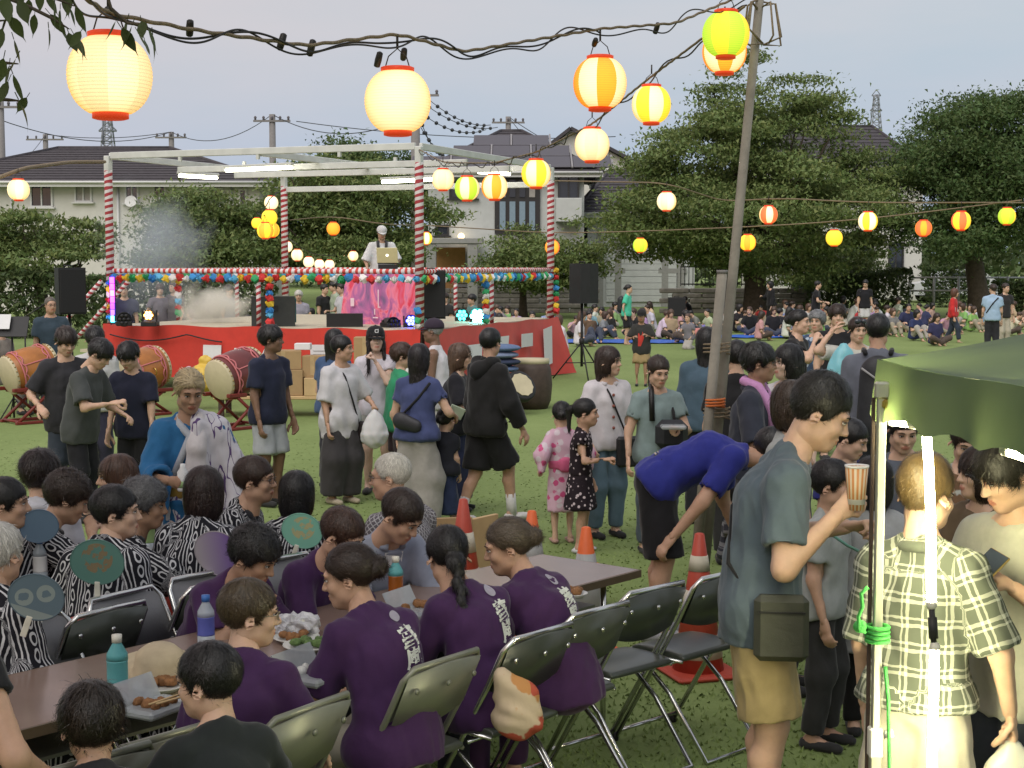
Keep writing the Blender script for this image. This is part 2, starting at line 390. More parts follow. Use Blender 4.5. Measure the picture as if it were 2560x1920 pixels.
def hair_geo(style, vox, seed=0):
    k = ('hair', style, vox, seed)
    if k in CACHE: return CACHE[k]
    s = HS[style]; t = s['t']; lo, hi = (-.15, -.24, -.5 if ('long' in s or 'braid' in s) else -.24), (.15, .15, .2)
    X, Y, Z = np.meshgrid(*grid(lo, hi, vox), indexing='ij')
    E = lambda c, r: (np.sqrt(((X - c[0]) / r[0]) ** 2 + ((Y - c[1]) / r[1]) ** 2 + ((Z - c[2]) / r[2]) ** 2) - 1) * min(r)
    tl = s.get('tall', 0)
    D = E((0, -.016, .038 + tl * .5), (.078 + t, .097 + t, .086 + t + tl))
    if 'bob' in s: D = smin(D, E((0, -.03, -.045), (.082 + t * .9, .08 + t, .115)), .04)
    fz = s['fr']
    face = E((0, .125, fz - .125), (.069 if 'bob' not in s else .062, .095, .125))
    D = smax(D, -face, .012)
    yk = [-.2, -.045, -.02, .02, .06, .2]
    if 'bob' in s: zk = [s['low']] * 2 + [s['low'] + .005, s['low'] + .02, s['low'] + .03, s['low'] + .03]
    else: zk = [s['low'], s['low'] + .005, -.0, -.03 if style != 'bun' else .0, fz - .02, fz]
    D = smax(D, np.interp(Y, yk, zk) - Z, .01)
    if 'bob' not in s and style not in ('perm',):    # free the ears
        for sx in (-1, 1): D = smax(D, -E((sx * .095, -.008, -.012), (.03, .024, .034)), .008)
    if 'long' in s: D = smin(D, E((0, -.075, -.2), (.082, .038, .22)), .03)
    if 'locks' in s:
        for sx in (-1, 1): D = smin(D, Pr((sx * .074, .02, -.04), (sx * .085, .07, -.33), .024, .015).ev(X, Y, Z), .02)
    if 'bun' in s: D = smin(D, E((0, -.125, .015), (.044, .036, .042)), .012)
    if 'pony' in s: D = smin(D, smin(Pr((0, -.1, .05), (0, -.15, .02), .024, .03).ev(X, Y, Z), Pr((0, -.15, .02), (0, -.15, -.16), .03, .014).ev(X, Y, Z), .02), .012)
    if 'slick' in s: D = smin(D, E((0, -.118, -.055), (.038, .028, .034)), .02)
    if 'braid' in s:
        D = smin(D, E((0, -.115, -.04), (.045, .03, .04)), .02)
        for i in range(9): D = smin(D, E((.008 * (-1) ** i, -.12 - .012 * min(i, 3), -.085 - .042 * i), (.026 - .001 * i, .02, .028)), .008)
    V, Q = nets(D.astype(np.float32), lo, vox); N = vnorm(V, Q)
    V = V + N * (s['am'] * (.8 * wob(V, .05, seed + 3, (1, 1, .6)) + .15 * wob(V, .02, seed + 5, (1, 1, .5))))[:, None]
    g = Geo(); r = np.random.default_rng(seed + 1)
    g.add(V, Q, 0, True, np.repeat(r.uniform(.3, .7, len(V))[:, None] * 0 + .45, 3, 1))
    n, ln, wd = s['rib']
    n = int(n * 1.5); wd *= .75
    if vox > .009: n = n // 5; wd *= 2
    if vox > .014: n = 0
    if n:
        f = r.integers(0, len(Q), n); P = V[Q[f]].mean(1) + N[Q[f, 0]] * .001; Nn = N[Q[f, 0]]
        if 'bun' in s or 'slick' in s or 'pony' in s or 'braid' in s:
            tgt = np.array((0, -.115, .02 if 'bun' in s else .05 if 'pony' in s else -.05)); T = tgt - P
            far = P[:, 2] < (-.06 if 'braid' not in s else -.04); T[far] = (0, 0, -1)
        elif style == 'perm': T = r.normal(size=P.shape)
        else: T = (P - np.array((.012, -.035, .15))) * (1, 1, .5) + np.array((0, 0, -.12 if 'bob' in s else -.03))
        T = T / np.linalg.norm(T, axis=1)[:, None] + r.normal(size=P.shape) * (.28 if style not in ('long', 'bob', 'locks', 'slick', 'pony') else .10)
        T -= Nn * (T * Nn).sum(1)[:, None]; T /= np.linalg.norm(T, axis=1)[:, None] + 1e-9
        B = np.cross(T, Nn); L = ln * r.uniform(.6, 1.3, n); lift = r.uniform(.02, .3, n) * np.where(r.random(n) < .1, 3., 1.) * (1.6 if style in ('fluffy', 'perm', 'crew') else .7)
        vs = []
        for q in range(4):
            u = q / 3; sd = L * u
            p = P + T * sd[:, None] + Nn * (lift * sd * (1 - .5 * u) - sd ** 2 / .2 + .001)[:, None]
            ww = (wd * (1, 1, .75, .15)[q]) * B * .5
            vs += [p - ww, p + ww]
        W = np.stack(vs, 1).reshape(-1, 3); b = np.arange(n)[:, None] * 8
        Fq = np.concatenate([b + np.array([[2 * q, 2 * q + 1, 2 * q + 3, 2 * q + 2]]) for q in range(3)])
        g.add(W, Fq, 0, True, np.repeat(np.repeat(r.uniform(0, 1, n), 8)[:, None], 3, 1))
    CACHE[k] = g
    return g
def hand_geo(pose, side, vox):
    k = ('hand', pose, side, vox)
    if k in CACHE: return CACHE[k]
    cu = {'relax': (22, 28, 18, .25), 'grip': (48, 58, 35, .6), 'flat': (4, 6, 4, .15), 'pinch': (55, 45, 20, .7), 'fist': (75, 85, 50, .8)}[pose]
    P = [Pr((.0, 0, 0), (.0, .075, 0), .03, .036, st=(((0, 0, 1), .42),))]; P.append(Pr((0, -.03, 0), (0, .02, 0), .024, .026, st=(((0, 0, 1), .75),)))
    for i, (fx, fl, fr) in enumerate(((.03, .078, .0085), (.010, .086, .009), (-.011, .081, .0085), (-.030, .064, .0075))):
        p = Vector((fx, .083 - abs(fx - .005) * .25, 0)); a = 0
        for j, ss in enumerate((.46, .31, .23)):
            a += radians(cu[j] * (1 + .12 * i)); q = p + Vector((fx * .12 * ss, cos(a), -sin(a))) * fl * ss
            P.append(Pr(p, q, fr * (1 - .1 * j), fr * (.9 - .12 * j))); p = q
    t = cu[3]; p = Vector((.026, .018, -.004))
    for ln, d in ((.042, (.75 - .3 * t, .62, -.3 - .5 * t)), (.032, (.35 - .5 * t, .85, -.3 - .6 * t)), (.026, (.15 - .6 * t, .9, -.25 - .6 * t))):
        q = p + Vector(d).normalized() * ln; P.append(Pr(p, q, .0125, .0105)); p = q
    V, Q = surf(P, vox, .008 if vox < .006 else .014)
    if side == 'l': V = V * np.array((-1, 1, 1)); Q = Q[:, ::-1]
    CACHE[k] = (V, Q)
    return V, Q
# ---------------------------------------------------------------- cloth, skin and hair materials
def objcol_mat(name, rough, var=.12, scale=14, bump=.10, bscale=220., sheen=.0, spec=.25):
    if name in MATS: return MATS[name]
    m, t, b = newmat(name); oi = nd(t, 'ShaderNodeObjectInfo'); co = nd(t, 'ShaderNodeTexCoord')
    n = nd(t, 'ShaderNodeTexNoise', Scale=scale, Detail=5.0, Roughness=.65); t.links.new(co.outputs['Object'], n.inputs['Vector'])
    mr = nd(t, 'ShaderNodeMapRange'); t.links.new(n.outputs[0], mr.inputs[0]); mr.inputs[1].default_value = .25; mr.inputs[2].default_value = .75
    mr.inputs[3].default_value = 1 - var; mr.inputs[4].default_value = 1 + var
    ml = nd(t, 'ShaderNodeVectorMath', operation='SCALE'); t.links.new(oi.outputs['Color'], ml.inputs[0]); t.links.new(mr.outputs[0], ml.inputs['Scale'])
    t.links.new(ml.outputs[0], b.inputs['Base Color']); b.inputs['Roughness'].default_value = rough; b.inputs['Specular IOR Level'].default_value = spec
    b.inputs['Sheen Weight'].default_value = sheen; b.inputs['Sheen Roughness'].default_value = .4
    n1 = nd(t, 'ShaderNodeTexNoise', Scale=9.0, Detail=2.0, Distortion=1.5); t.links.new(co.outputs['Object'], n1.inputs['Vector'])
    n2 = nd(t, 'ShaderNodeTexNoise', Scale=bscale, Detail=2.0); t.links.new(co.outputs['Object'], n2.inputs['Vector'])
    aa = nd(t, 'ShaderNodeMath', operation='MULTIPLY_ADD'); t.links.new(n2.outputs[0], aa.inputs[0]); aa.inputs[1].default_value = .12; t.links.new(n1.outputs[0], aa.inputs[2])
    bp = nd(t, 'ShaderNodeBump', Strength=bump, Distance=.03); t.links.new(aa.outputs[0], bp.inputs['Height']); t.links.new(bp.outputs[0], b.inputs['Normal'])
    MATS[name] = m
    return m
CLOTH = objcol_mat('woven_cloth', .85, sheen=.15)
LEATHER = objcol_mat('bag_leather', .5, bump=.12, spec=.4)
def hair_mat():
    m, t, b = newmat('hair_strands'); oi = nd(t, 'ShaderNodeObjectInfo'); at_ = nd(t, 'ShaderNodeAttribute', attribute_name='fab')
    sp = nd(t, 'ShaderNodeSeparateXYZ'); t.links.new(at_.outputs['Vector'], sp.inputs[0])
    mr = nd(t, 'ShaderNodeMapRange'); t.links.new(sp.outputs[0], mr.inputs[0]); mr.inputs[3].default_value = .55; mr.inputs[4].default_value = 1.6
    co = nd(t, 'ShaderNodeTexCoord'); n = nd(t, 'ShaderNodeTexNoise', Scale=90.0, Detail=3.0); t.links.new(co.outputs['Object'], n.inputs['Vector'])
    ml = nd(t, 'ShaderNodeVectorMath', operation='SCALE'); t.links.new(oi.outputs['Color'], ml.inputs[0]); t.links.new(mr.outputs[0], ml.inputs['Scale'])
    t.links.new(ml.outputs[0], b.inputs['Base Color']); b.inputs['Roughness'].default_value = .42; b.inputs['Specular IOR Level'].default_value = .45
    bp = nd(t, 'ShaderNodeBump', Strength=.5, Distance=.006); t.links.new(n.outputs[0], bp.inputs['Height']); t.links.new(bp.outputs[0], b.inputs['Normal'])
    return m
HAIR = hair_mat()
def M_(t, op, a, b=None, c=None):
    n = nd(t, 'ShaderNodeMath', operation=op)
    for i, v in enumerate((a, b, c)):
        if v is None: continue
        if hasattr(v, 'links') or hasattr(v, 'is_linked'): t.links.new(v, n.inputs[i])
        else: n.inputs[i].default_value = v
    return n.outputs[0]
def pattern(kind, c1, c2, c3=None):
    key = ('pat', kind, c1, c2, c3)
    if key in MATS: return MATS[key]
    m, t, b = newmat('patterned_cloth_' + kind); a = nd(t, 'ShaderNodeAttribute', attribute_name='fab'); co = nd(t, 'ShaderNodeTexCoord')
    sp = nd(t, 'ShaderNodeSeparateXYZ'); t.links.new(a.outputs['Vector'], sp.inputs[0]); u, v = sp.outputs[0], sp.outputs[1]
    n = nd(t, 'ShaderNodeTexNoise', Scale=22.0, Detail=2.0); t.links.new(co.outputs['Object'], n.inputs['Vector']); nz = M_(t, 'SUBTRACT', n.outputs[0], .5)
    u = M_(t, 'MULTIPLY_ADD', nz, .014, u); v = M_(t, 'MULTIPLY_ADD', nz, .014, v)
    fr = lambda x, p: M_(t, 'FRACT', M_(t, 'DIVIDE', x, p))
    lt = lambda x, y: M_(t, 'LESS_THAN', x, y)
    if kind == 'yukata':
        s = fr(u, .098); ln = lt(fr(u, .0196), .34); z = M_(t, 'GREATER_THAN', s, .6)
        du = M_(t, 'DIVIDE', M_(t, 'MULTIPLY', M_(t, 'SUBTRACT', s, .8), .098), .013); dv = M_(t, 'DIVIDE', M_(t, 'MULTIPLY', M_(t, 'SUBTRACT', fr(v, .062), .5), .062), .024)
        rr = M_(t, 'SQRT', M_(t, 'ADD', M_(t, 'MULTIPLY', du, du), M_(t, 'MULTIPLY', dv, dv))); ring = lt(M_(t, 'ABSOLUTE', M_(t, 'SUBTRACT', rr, .9)), .22)
        f = M_(t, 'ADD', M_(t, 'MULTIPLY', z, ring), M_(t, 'MULTIPLY', M_(t, 'SUBTRACT', 1., z), ln))
    elif kind == 'plaid':
        a1 = lt(fr(u, .075), .16); a2 = lt(fr(v, .075), .16); b1 = lt(M_(t, 'ABSOLUTE', M_(t, 'SUBTRACT', fr(u, .075), .36)), .05); b2 = lt(M_(t, 'ABSOLUTE', M_(t, 'SUBTRACT', fr(v, .075), .36)), .05)
        f = M_(t, 'MULTIPLY', M_(t, 'ADD', M_(t, 'ADD', a1, a2), M_(t, 'ADD', b1, b2)), .5)
    elif kind == 'lattice':
        p = M_(t, 'ADD', u, v); q = M_(t, 'SUBTRACT', u, v); f = M_(t, 'MAXIMUM', lt(fr(p, .03), .22), lt(fr(q, .03), .22))
    elif kind == 'streak':
        mpp = nd(t, 'ShaderNodeMapping'); mpp.inputs['Scale'].default_value = (1, 1, .3); t.links.new(co.outputs['Object'], mpp.inputs[0]); ns_ = nd(t, 'ShaderNodeTexNoise', Scale=13.0, Detail=1.0, Distortion=1.2); t.links.new(mpp.outputs[0], ns_.inputs['Vector']); f = lt(M_(t, 'ABSOLUTE', M_(t, 'SUBTRACT', ns_.outputs[0], .52)), .022)
    elif kind == 'stripe': f = lt(fr(v, .06), .4)
    elif kind == 'vstripe': f = lt(fr(u, .035), .12)
    else:
        sc = {'flowers': 16., 'dots': 30., 'splash': 9.}[kind]; vo = nd(t, 'ShaderNodeTexVoronoi', Scale=sc); t.links.new(co.outputs['Object'], vo.inputs['Vector'])
        mr = nd(t, 'ShaderNodeMapRange'); t.links.new(M_(t, 'ADD', vo.outputs['Distance'], M_(t, 'MULTIPLY', nz, .5)), mr.inputs[0])
        hi = {'flowers': .42, 'dots': .32, 'splash': .5}[kind]; mr.inputs[1].default_value = hi; mr.inputs[2].default_value = hi - .06; f = mr.outputs[0]
        if c3:
            mx3 = nd(t, 'ShaderNodeMixRGB'); mx3.inputs[1].default_value = (*c2, 1); mx3.inputs[2].default_value = (*c3, 1)
            sx = nd(t, 'ShaderNodeSeparateXYZ'); t.links.new(vo.outputs['Color'], sx.inputs[0]); t.links.new(lt(sx.outputs[0], .45), mx3.inputs[0]); c2 = mx3.outputs[0]
    mx = nd(t, 'ShaderNodeMixRGB'); t.links.new(f, mx.inputs[0]); mx.inputs[1].default_value = (*c1, 1)
    if hasattr(c2, 'is_linked'): t.links.new(c2, mx.inputs[2])
    else: mx.inputs[2].default_value = (*c2, 1)
    t.links.new(mx.outputs[0], b.inputs['Base Color']); b.inputs['Roughness'].default_value = .85; b.inputs['Specular IOR Level'].default_value = .2
    n1 = nd(t, 'ShaderNodeTexNoise', Scale=9.0, Detail=2.0, Distortion=1.5); t.links.new(co.outputs['Object'], n1.inputs['Vector'])
    bp = nd(t, 'ShaderNodeBump', Strength=.12, Distance=.03); t.links.new(n1.outputs[0], bp.inputs['Height']); t.links.new(bp.outputs[0], b.inputs['Normal'])
    MATS[key] = m
    return m
SK = {}
for nm, c in dict(a=(.55, .355, .25), b=(.46, .28, .19), c=(.34, .20, .13), d=(.20, .115, .075), p=(.60, .41, .32)).items():
    SK[nm] = [mat('skin_' + nm, c, .52, var=.10, scale=25, spec=.35, bump=.06, bscale=300, sss=.08), mat('lip_' + nm, (c[0] * .85, c[1] * .55, c[2] * .55), .45, var=.05),
              mat('eye_dark', (.012, .008, .006), .2, var=0, spec=.5), mat('brow_hair', (.02, .015, .012), .7, var=.2), mat('eye_white', (.55, .52, .48), .3, var=0)]
BLK, BRN, DBR, GRY, WHT, BLD = (.012, .011, .011), (.055, .030, .018), (.028, .017, .012), (.13, .13, .135), (.50, .48, .44), (.36, .28, .16)
# ---------------------------------------------------------------- people
PEOPLE = []
def vec(*a): return Vector(a)
def ik(a, c, l1, l2, hint):
    d = c - a; L = min(d.length, (l1 + l2) * .999); d.normalize(); c = a + d * L
    x = (l1 * l1 - l2 * l2 + L * L) / (2 * L); hgt = math.sqrt(max(l1 * l1 - x * x, 0)); h = Vector(hint); h = h - d * h.dot(d)
    if h.length < 1e-5: h = Vector((0, 1, 0)) - d * d.y
    h.normalize()
    return a + d * x + h * hgt, c
def person(label, px, py, d=None, h=1.65, yaw=0, hyaw=None, legs='stand', lean=2, curve=4, side=0, neck=0, roll=0, la=None, ra=None, lh='relax', rh='relax',
           lpalm=None, rpalm=None, top=('tee', (.5, .5, .5)), bot=('pants', (.03, .03, .04)), hair=('short', BLK), skin='a', z0=0., seat=.44, fat=1., sex='m', group=None, vox=None, name='person',
           shoes=(.03, .03, .03), hs=1., lelb=None, relb=None, hseed=0, fixed=None, spread=1., kid=0, twist=0, feet=0.):
    """px, py: where the crown of the head sits in the photograph; fixed: world (x, y) instead"""
    hy = hyaw if hyaw is not None else yaw
    def joints(h):
        J = {}; sit = legs in ('sit', 'floor', 'knees', 'kneel')
        hz = {'stand': .525 * h, 'stride': .515 * h, 'sit': seat + .045 * h, 'floor': .085 * h, 'knees': .085 * h, 'kneel': .26 * h}[legs]
        P0 = vec(0, 0, hz); dr = lambda a: vec(sin(radians(side)), sin(radians(a)), cos(radians(a)) * cos(radians(side))).normalized()
        l0, l1, l2 = lean, lean + curve * .5, lean + curve
        Wp = P0 + dr(l0) * .095 * h; Cc = Wp + dr(l1) * .11 * h; N = Cc + dr(l2) * .11 * h; R = Rz(radians(twist)) @ vec(1, 0, 0)
        sw = (.100 if sex == 'm' else .088) * h * (1 if not kid else .92)
        Sr, Sl = Cc + dr(l2) * .060 * h + R * sw, Cc + dr(l2) * .060 * h - R * sw
        na = l2 * .75 + neck * .35
        hsc = hs * .95 * (h / 1.68) ** (.45 if not kid else .3)
        Hc = N + vec(0, sin(radians(na)), cos(radians(na))) * (.042 * h + .092 * hsc) + vec(0, .012 * hsc, 0)
        HR = Rz(radians(hy - yaw)) @ Matrix.Rotation(-radians(neck), 3, 'X') @ Matrix.Rotation(radians(roll), 3, 'Y')
        J.update(P0=P0, W=Wp, C=Cc, N=N, Sr=Sr, Sl=Sl, Hc=Hc, HR=HR, hsc=hsc, R=R, d0=dr(l0), d2=dr(l2))
        for s, sg, S, tg, eh in (('r', 1, Sr, ra, relb), ('l', -1, Sl, la, lelb)):
            if tg is None: wr = S + vec(sg * .035, .05 if not sit else .12, -.31 if not sit else -.25) * h; hint = vec(sg * .3, -1, -.2)
            else: wr = S + vec(sg * tg[0], tg[1], tg[2]) * h; hint = vec(sg * .7, -.5, -.8)
            if eh: hint = vec(sg * eh[0], eh[1], eh[2])
            J['E' + s], J['A' + s] = ik(S, wr, .172 * h, .148 * h, hint)
            hp = P0 + vec(sg * .044 * h, 0, -.01 * h)
            if legs == 'stand': an = vec(sg * .06 * h * spread, feet * h * sg, .04 * h); kh = vec(sg * .15, 1, 0)
            elif legs == 'stride': an = vec(sg * .045 * h, sg * .14 * h, .045 * h); kh = vec(0, 1, 0)
            elif legs == 'sit': an = vec(sg * .075 * h * spread, .27 * h, .04 * h); kh = vec(sg * .2, 1, .6); hp = P0 + vec(sg * .055 * h, .03 * h, -.01 * h)
            elif legs == 'floor': an = vec(-sg * .05 * h, .2 * h, .04 * h); kh = vec(sg * 1, .5, .5)
            elif legs == 'kneel': an = vec(sg * .05 * h, -.12 * h, .04 * h); kh = vec(0, 1, -.2)
            else: an = vec(sg * .06 * h, .30 * h, .035 * h); kh = vec(sg * .2, .5, 1)
            J['H' + s] = hp; J['K' + s], J['F' + s] = ik(hp, an, (.2395 if legs == 'stand' else .245) * h, (.2395 if legs == 'stand' else .245) * h, kh)
        th = HS[hair[0]]['t'] + .122 + HS[hair[0]].get('tall', 0) if hair else .118
        J['top'] = Hc + HR @ vec(0, -.016, th) * hsc; J['top'].z = max(J['top'].z, (Hc + vec(0, 0, .1 * hsc)).z)
        return J
    J = joints(h); RM = Rz(pi + radians(yaw))
    if fixed is not None: base = vec(fixed[0], fixed[1], z0)
    else:
        if d is None:
            a = at(px, py, 1.0); d = (J['top'].z + z0 - CAMH) / (a.z - CAMH)
        else:
            for _ in range(4):
                z = at(px, py, d).z - z0; h = h * (1 + (z - J['top'].z) / max(J['top'].z, .3) * (1 if legs in ('stand', 'stride') else 1.5)); h = min(max(h, .5), 2.0); J = joints(h)
        tp = at(px, py, d); off = RM @ J['top']; base = vec(tp.x - off.x, tp.y - off.y, z0)
    if vox is None: vox = .0115 if d < 7.5 else .013 if d < 11 else .017 if d < 20 else .024
    hv = .0058 if d < 6.2 else .0072 if d < 8.5 else .0105 if d < 20 else .02; nv = .0056 if d < 6.2 else .0085 if d < 12 else .0115 if d < 20 else .017
    PEOPLE.append((label[:40], round(h, 2), round(d, 2), [round(x, 2) for x in base]))
    root = thing(name, label, 'person', base, pi + radians(yaw), group); sd = abs(hash((round(px), round(py)))) % 9999
    P0, W, Cc, N, Sr, Sl, Hc, HR, hsc, R = [J[k] for k in ('P0', 'W', 'C', 'N', 'Sr', 'Sl', 'Hc', 'HR', 'hsc', 'R')]
    LS = ((R, 1.36),); f = fat
    # body: one continuous skin from feet to neck, with the head and hands worked finer
    B = [Pr(P0 + J['d0'] * .01 * h, Cc, .062 * h * f, .064 * h, LS), Pr(Cc, N - J['d2'] * .025 * h, .056 * h, .03 * h, LS), Pr(N - J['d2'] * .02 * h, Hc - HR @ vec(0, .02, .06) * hsc, .034 * h, .031 * h),
         Pr(Sr, Sl, .033 * h), Pr(Sr, N, .026 * h, .03 * h), Pr(Sl, N, .026 * h, .03 * h)]
    for s in 'rl':
        B += [Pr(J['S' + s], J['E' + s], .034 * h, .0245 * h), Pr(J['E' + s], J['A' + s], .0245 * h, .0165 * h), Pr(J['H' + s], J['K' + s], .049 * h * f, .034 * h), Pr(J['K' + s], J['F' + s], .034 * h, .022 * h)]
        cf = J['K' + s].lerp(J['F' + s], .3); B.append(Pr(cf + vec(0, -.012 * h, 0), cf.lerp(J['F' + s], .3), .029 * h, .02 * h))
        if legs != 'kneel': B.append(Pr(J['F' + s] + vec(0, -.02 * h, -.015 * h), J['F' + s] + vec(0, .09 * h, -.022 * h), .024 * h, .018 * h))
    g = Geo(); V, Q = surf(B, vox * (1.9 if d > 6.2 else 1.5), .024); g.add(V, Q)
    hd = head_geo(hv, 'k' if kid else sex); HM = np.array(HR) * hsc
    for V, Q, mi, sm in zip([np.concatenate(hd.V)], [None], [None], [None]):
        V2 = V @ HM.T + np.array(tuple(Hc)); n0 = g.n
        for Fq, mm, ss in zip(hd.F, hd.M, hd.S): g.F.append(Fq + n0); g.M.append(mm); g.S.append(ss)
        g.V.append(V2.astype(np.float32)); g.A.append(np.zeros_like(V2)); g.n += len(V2)
    hk = h / 1.7 * (1.0 if sex == 'm' else .92)
    for s, sg, pose, pal in (('r', 1, rh, rpalm), ('l', -1, lh, lpalm)):
        y = (J['A' + s] - J['E' + s]).normalized(); y = (y + vec(0, 0, -.25)).normalized() if (la if s == 'l' else ra) is None else y
        pn = Vector(pal) if pal else vec(-sg, .25, 0) if (la if s == 'l' else ra) is None else vec(-sg * .5, .2, -.8)
        zz = -(pn - y * pn.dot(y)).normalized(); xx = y.cross(zz)
        V, Q = hand_geo(pose, 'r' if xx.dot(xx) and s == 'r' else 'l', nv)
        HMm = np.array([tuple(xx), tuple(y), tuple(zz)]).T * hk; p = J['A' + s] + y * .012
        J['hand' + s] = p + y * .085 * hk - zz * .03 * hk
        g.add(V @ HMm.T + np.array(tuple(p)), Q)
    body = g.obj('body', SK[skin], root)
    # clothes
    def garment(nm, prs, k, color, minus=(), disp=.004, L=.16, vx=None, seed=0, patt=None, hang=False):
        V, Q = surf(prs, vx or vox, k, minus); Nn = vnorm(V, Q)
        V = V + Nn * (disp * wob(V, L, sd + seed, (1.6, 1.6, .35) if hang else (1.3, 1.3, .75)) + disp * .3 * wob(V, L * .5, sd + seed + 9, (1.2, 1.2, .6)) + disp * 1.1 * (.3 - np.abs(wob(V, L * .9, sd + seed + 21, (1.5, 1.5, .6)))))[:, None]
        A = None
        if patt:
            best = np.full(len(V), 9.); A = np.zeros((len(V), 3), np.float32)
            for i, p in enumerate(prs):
                dd = p.ev(V[:, 0], V[:, 1], V[:, 2]); m = dd < best; best = np.where(m, dd, best); ax = p.b - p.a; l = np.linalg.norm(ax)
                ax = ax / l if l > .05 else np.array((0, 0, 1.)); e1 = np.cross(ax, (0.02, 1, 0.01)); e1 /= np.linalg.norm(e1) + 1e-9; e2 = np.cross(ax, e1); q = V - p.a
                an = np.arctan2(q @ e1, q @ e2); A[m] = np.stack([an * max(p.ra, p.rb) * (1.2 if p.mx > 1.2 else 1), q @ ax, np.full(len(V), i)], 1)[m]
        o = Geo().add(V, Q, 0, True, A).obj(nm, patt or CLOTH, root, bool(patt))
        if not patt: o.color = (*color, 1)
        return o
    col = lambda c: (c, None) if isinstance(c, tuple) else ((.5, .5, .5), c)
    npl = [(N + J['d2'] * (.004 if sex == 'm' else -.004) * h, (J['d2'] + vec(0, .75, 0)).normalized())]; neckcut = []
    def torso(loose, hem, nm, sl, c, slr=.0, disp=.007, tank=False, flare=0.):
        dn = J['d0'] if legs not in ('sit',) else (J['d0'] + vec(0, 0, .3)).normalized()
        hp = P0 - dn * hem * h; q = [Pr(hp - dn * .05, Cc, (.0655 * f + .5 * flare) * h + loose, .064 * h + loose * .8, LS, [(hp, -dn)]), Pr(Cc, N - J['d2'] * .02 * h, .062 * h + .008, .04 * h + .006, LS, npl)]
        wx = .5 * (bot[2].get('wide', .01) + bot[2].get('loose', .012)) if bot and len(bot) > 2 else .004
        if bot: q += [Pr(P0 - vec(0, 0, .005), P0 + J['d0'] * .07 * h, .066 * h * f + .012 + loose * .4, .062 * h * f + loose * .6, LS, [(hp, -dn)])] + [Pr(J['H' + s], J['H' + s].lerp(J['K' + s], .04), .049 * h * f + .022 + loose * .4 + wx, .05 * h * f + .02 + loose * .4 + wx, (), [(hp, -dn)]) for s in 'rl']
        mi = list(neckcut)
        if not tank: q += [Pr(Sr, Sl, .035 * h + .006), Pr(Sr, N - J['d2'] * .010 * h, .031 * h + .004, .036 * h + .004, (), npl), Pr(Sl, N - J['d2'] * .010 * h, .031 * h + .004, .036 * h + .004, (), npl)]
        else:
            for S in (Sr, Sl): q.append(Pr(S.lerp(N, .38) + J['d2'] * .01, Cc.lerp(S, .4), .032 * h, .05 * h))
        for s in 'rl':
            S, E_, A_ = J['S' + s], J['E' + s], J['A' + s]
            if sl > 0:
                e = S.lerp(E_, min(sl, 1.)); dd = (E_ - S).normalized()
                q.append(Pr(S, e + dd * (.05 if sl <= 1 else 0), .038 * h + loose * .3, .037 * h + loose * .7 + slr, (), [(e, dd)] if sl <= 1 else []))
                if sl <= 1: mi.append(Pr(e - dd * .025, e + dd * .05, .028 * h, .035 * h + loose * .6 + slr))
                if sl > 1:
                    e2 = E_.lerp(A_, sl - 1); d2 = (A_ - E_).normalized(); q.append(Pr(E_, e2 + d2 * .05, .038 * h + loose * .5 + slr, .03 * h + loose * .5 + slr, (), [(e2, d2)]))
        cc, pt = col(c)
        return garment(nm, q, .03, cc, mi, disp, patt=pt, vx=vox * (1.2 if d > 8 else 1.))
    def legwear(loose, ln, nm, c, wide=0., rise=.07):
        wv = P0 + J['d0'] * rise * h; q = [Pr(P0 - vec(0, 0, .005), wv + J['d0'] * .05, .066 * h * f + .008, .06 * h * f + .008, LS, [(wv, J['d0'])])]; cut = []
        for s in 'rl':
            H, K_, F_ = J['H' + s], J['K' + s], J['F' + s]; l = min(ln, 1.); e = H.lerp(K_, l); dd = (K_ - H).normalized()
            q.append(Pr(H, e + dd * (.05 if ln <= 1 else 0), .047 * h * f + loose, (.044 if ln > .8 else .05) * h + loose + wide, (), [(e, dd)] if ln <= 1 else []))
            if ln <= 1: cut.append(Pr(e - dd * .03, e + dd * .06, .036 * h, .045 * h + loose))
            else:
                e2 = K_.lerp(F_, ln - 1); d2 = (F_ - K_).normalized(); q.append(Pr(K_, e2 + d2 * .05, .042 * h + loose + wide, .03 * h + loose + wide, (), [(e2, d2)]))
        cc, pt = col(c)
        return garment(nm, q, .03, cc, cut, .0065, seed=3, patt=pt, vx=vox * (1.8 if legs == 'sit' else 1.35 if d > 6 else 1.))
    def skirt(bl, nm, c, r0=.07, r1=.11, topz=.06):
        cc, pt = col(c); a = P0 + vec(0, .008 * h, topz * h)
        if legs in ('stand', 'stride'):
            b = vec(P0.x, P0.y * .3, bl * h); dd = vec(0, 0, -1); q = [Pr(a, b - vec(0, 0, .05), r0 * h, r1 * h, ((vec(1, 0, 0), 1.3),), [(b, dd), (a, vec(0, 0, 1))])]
        else:
            q = [Pr(a, P0, r0 * h, r0 * h + .02, LS)]
            for s in 'rl': q += [Pr(J['H' + s], J['K' + s], .075 * h, .065 * h), Pr(J['K' + s], J['F' + s].lerp(J['K' + s], .1), .062 * h, .06 * h)]
        return garment(nm, q, .06, cc, (), .008, .12, seed=5, patt=pt, hang=True, vx=vox * (1.9 if legs == 'sit' else 1.1))
    tk, tc_ = top[0], top[1]; to = top[2] if len(top) > 2 else {}
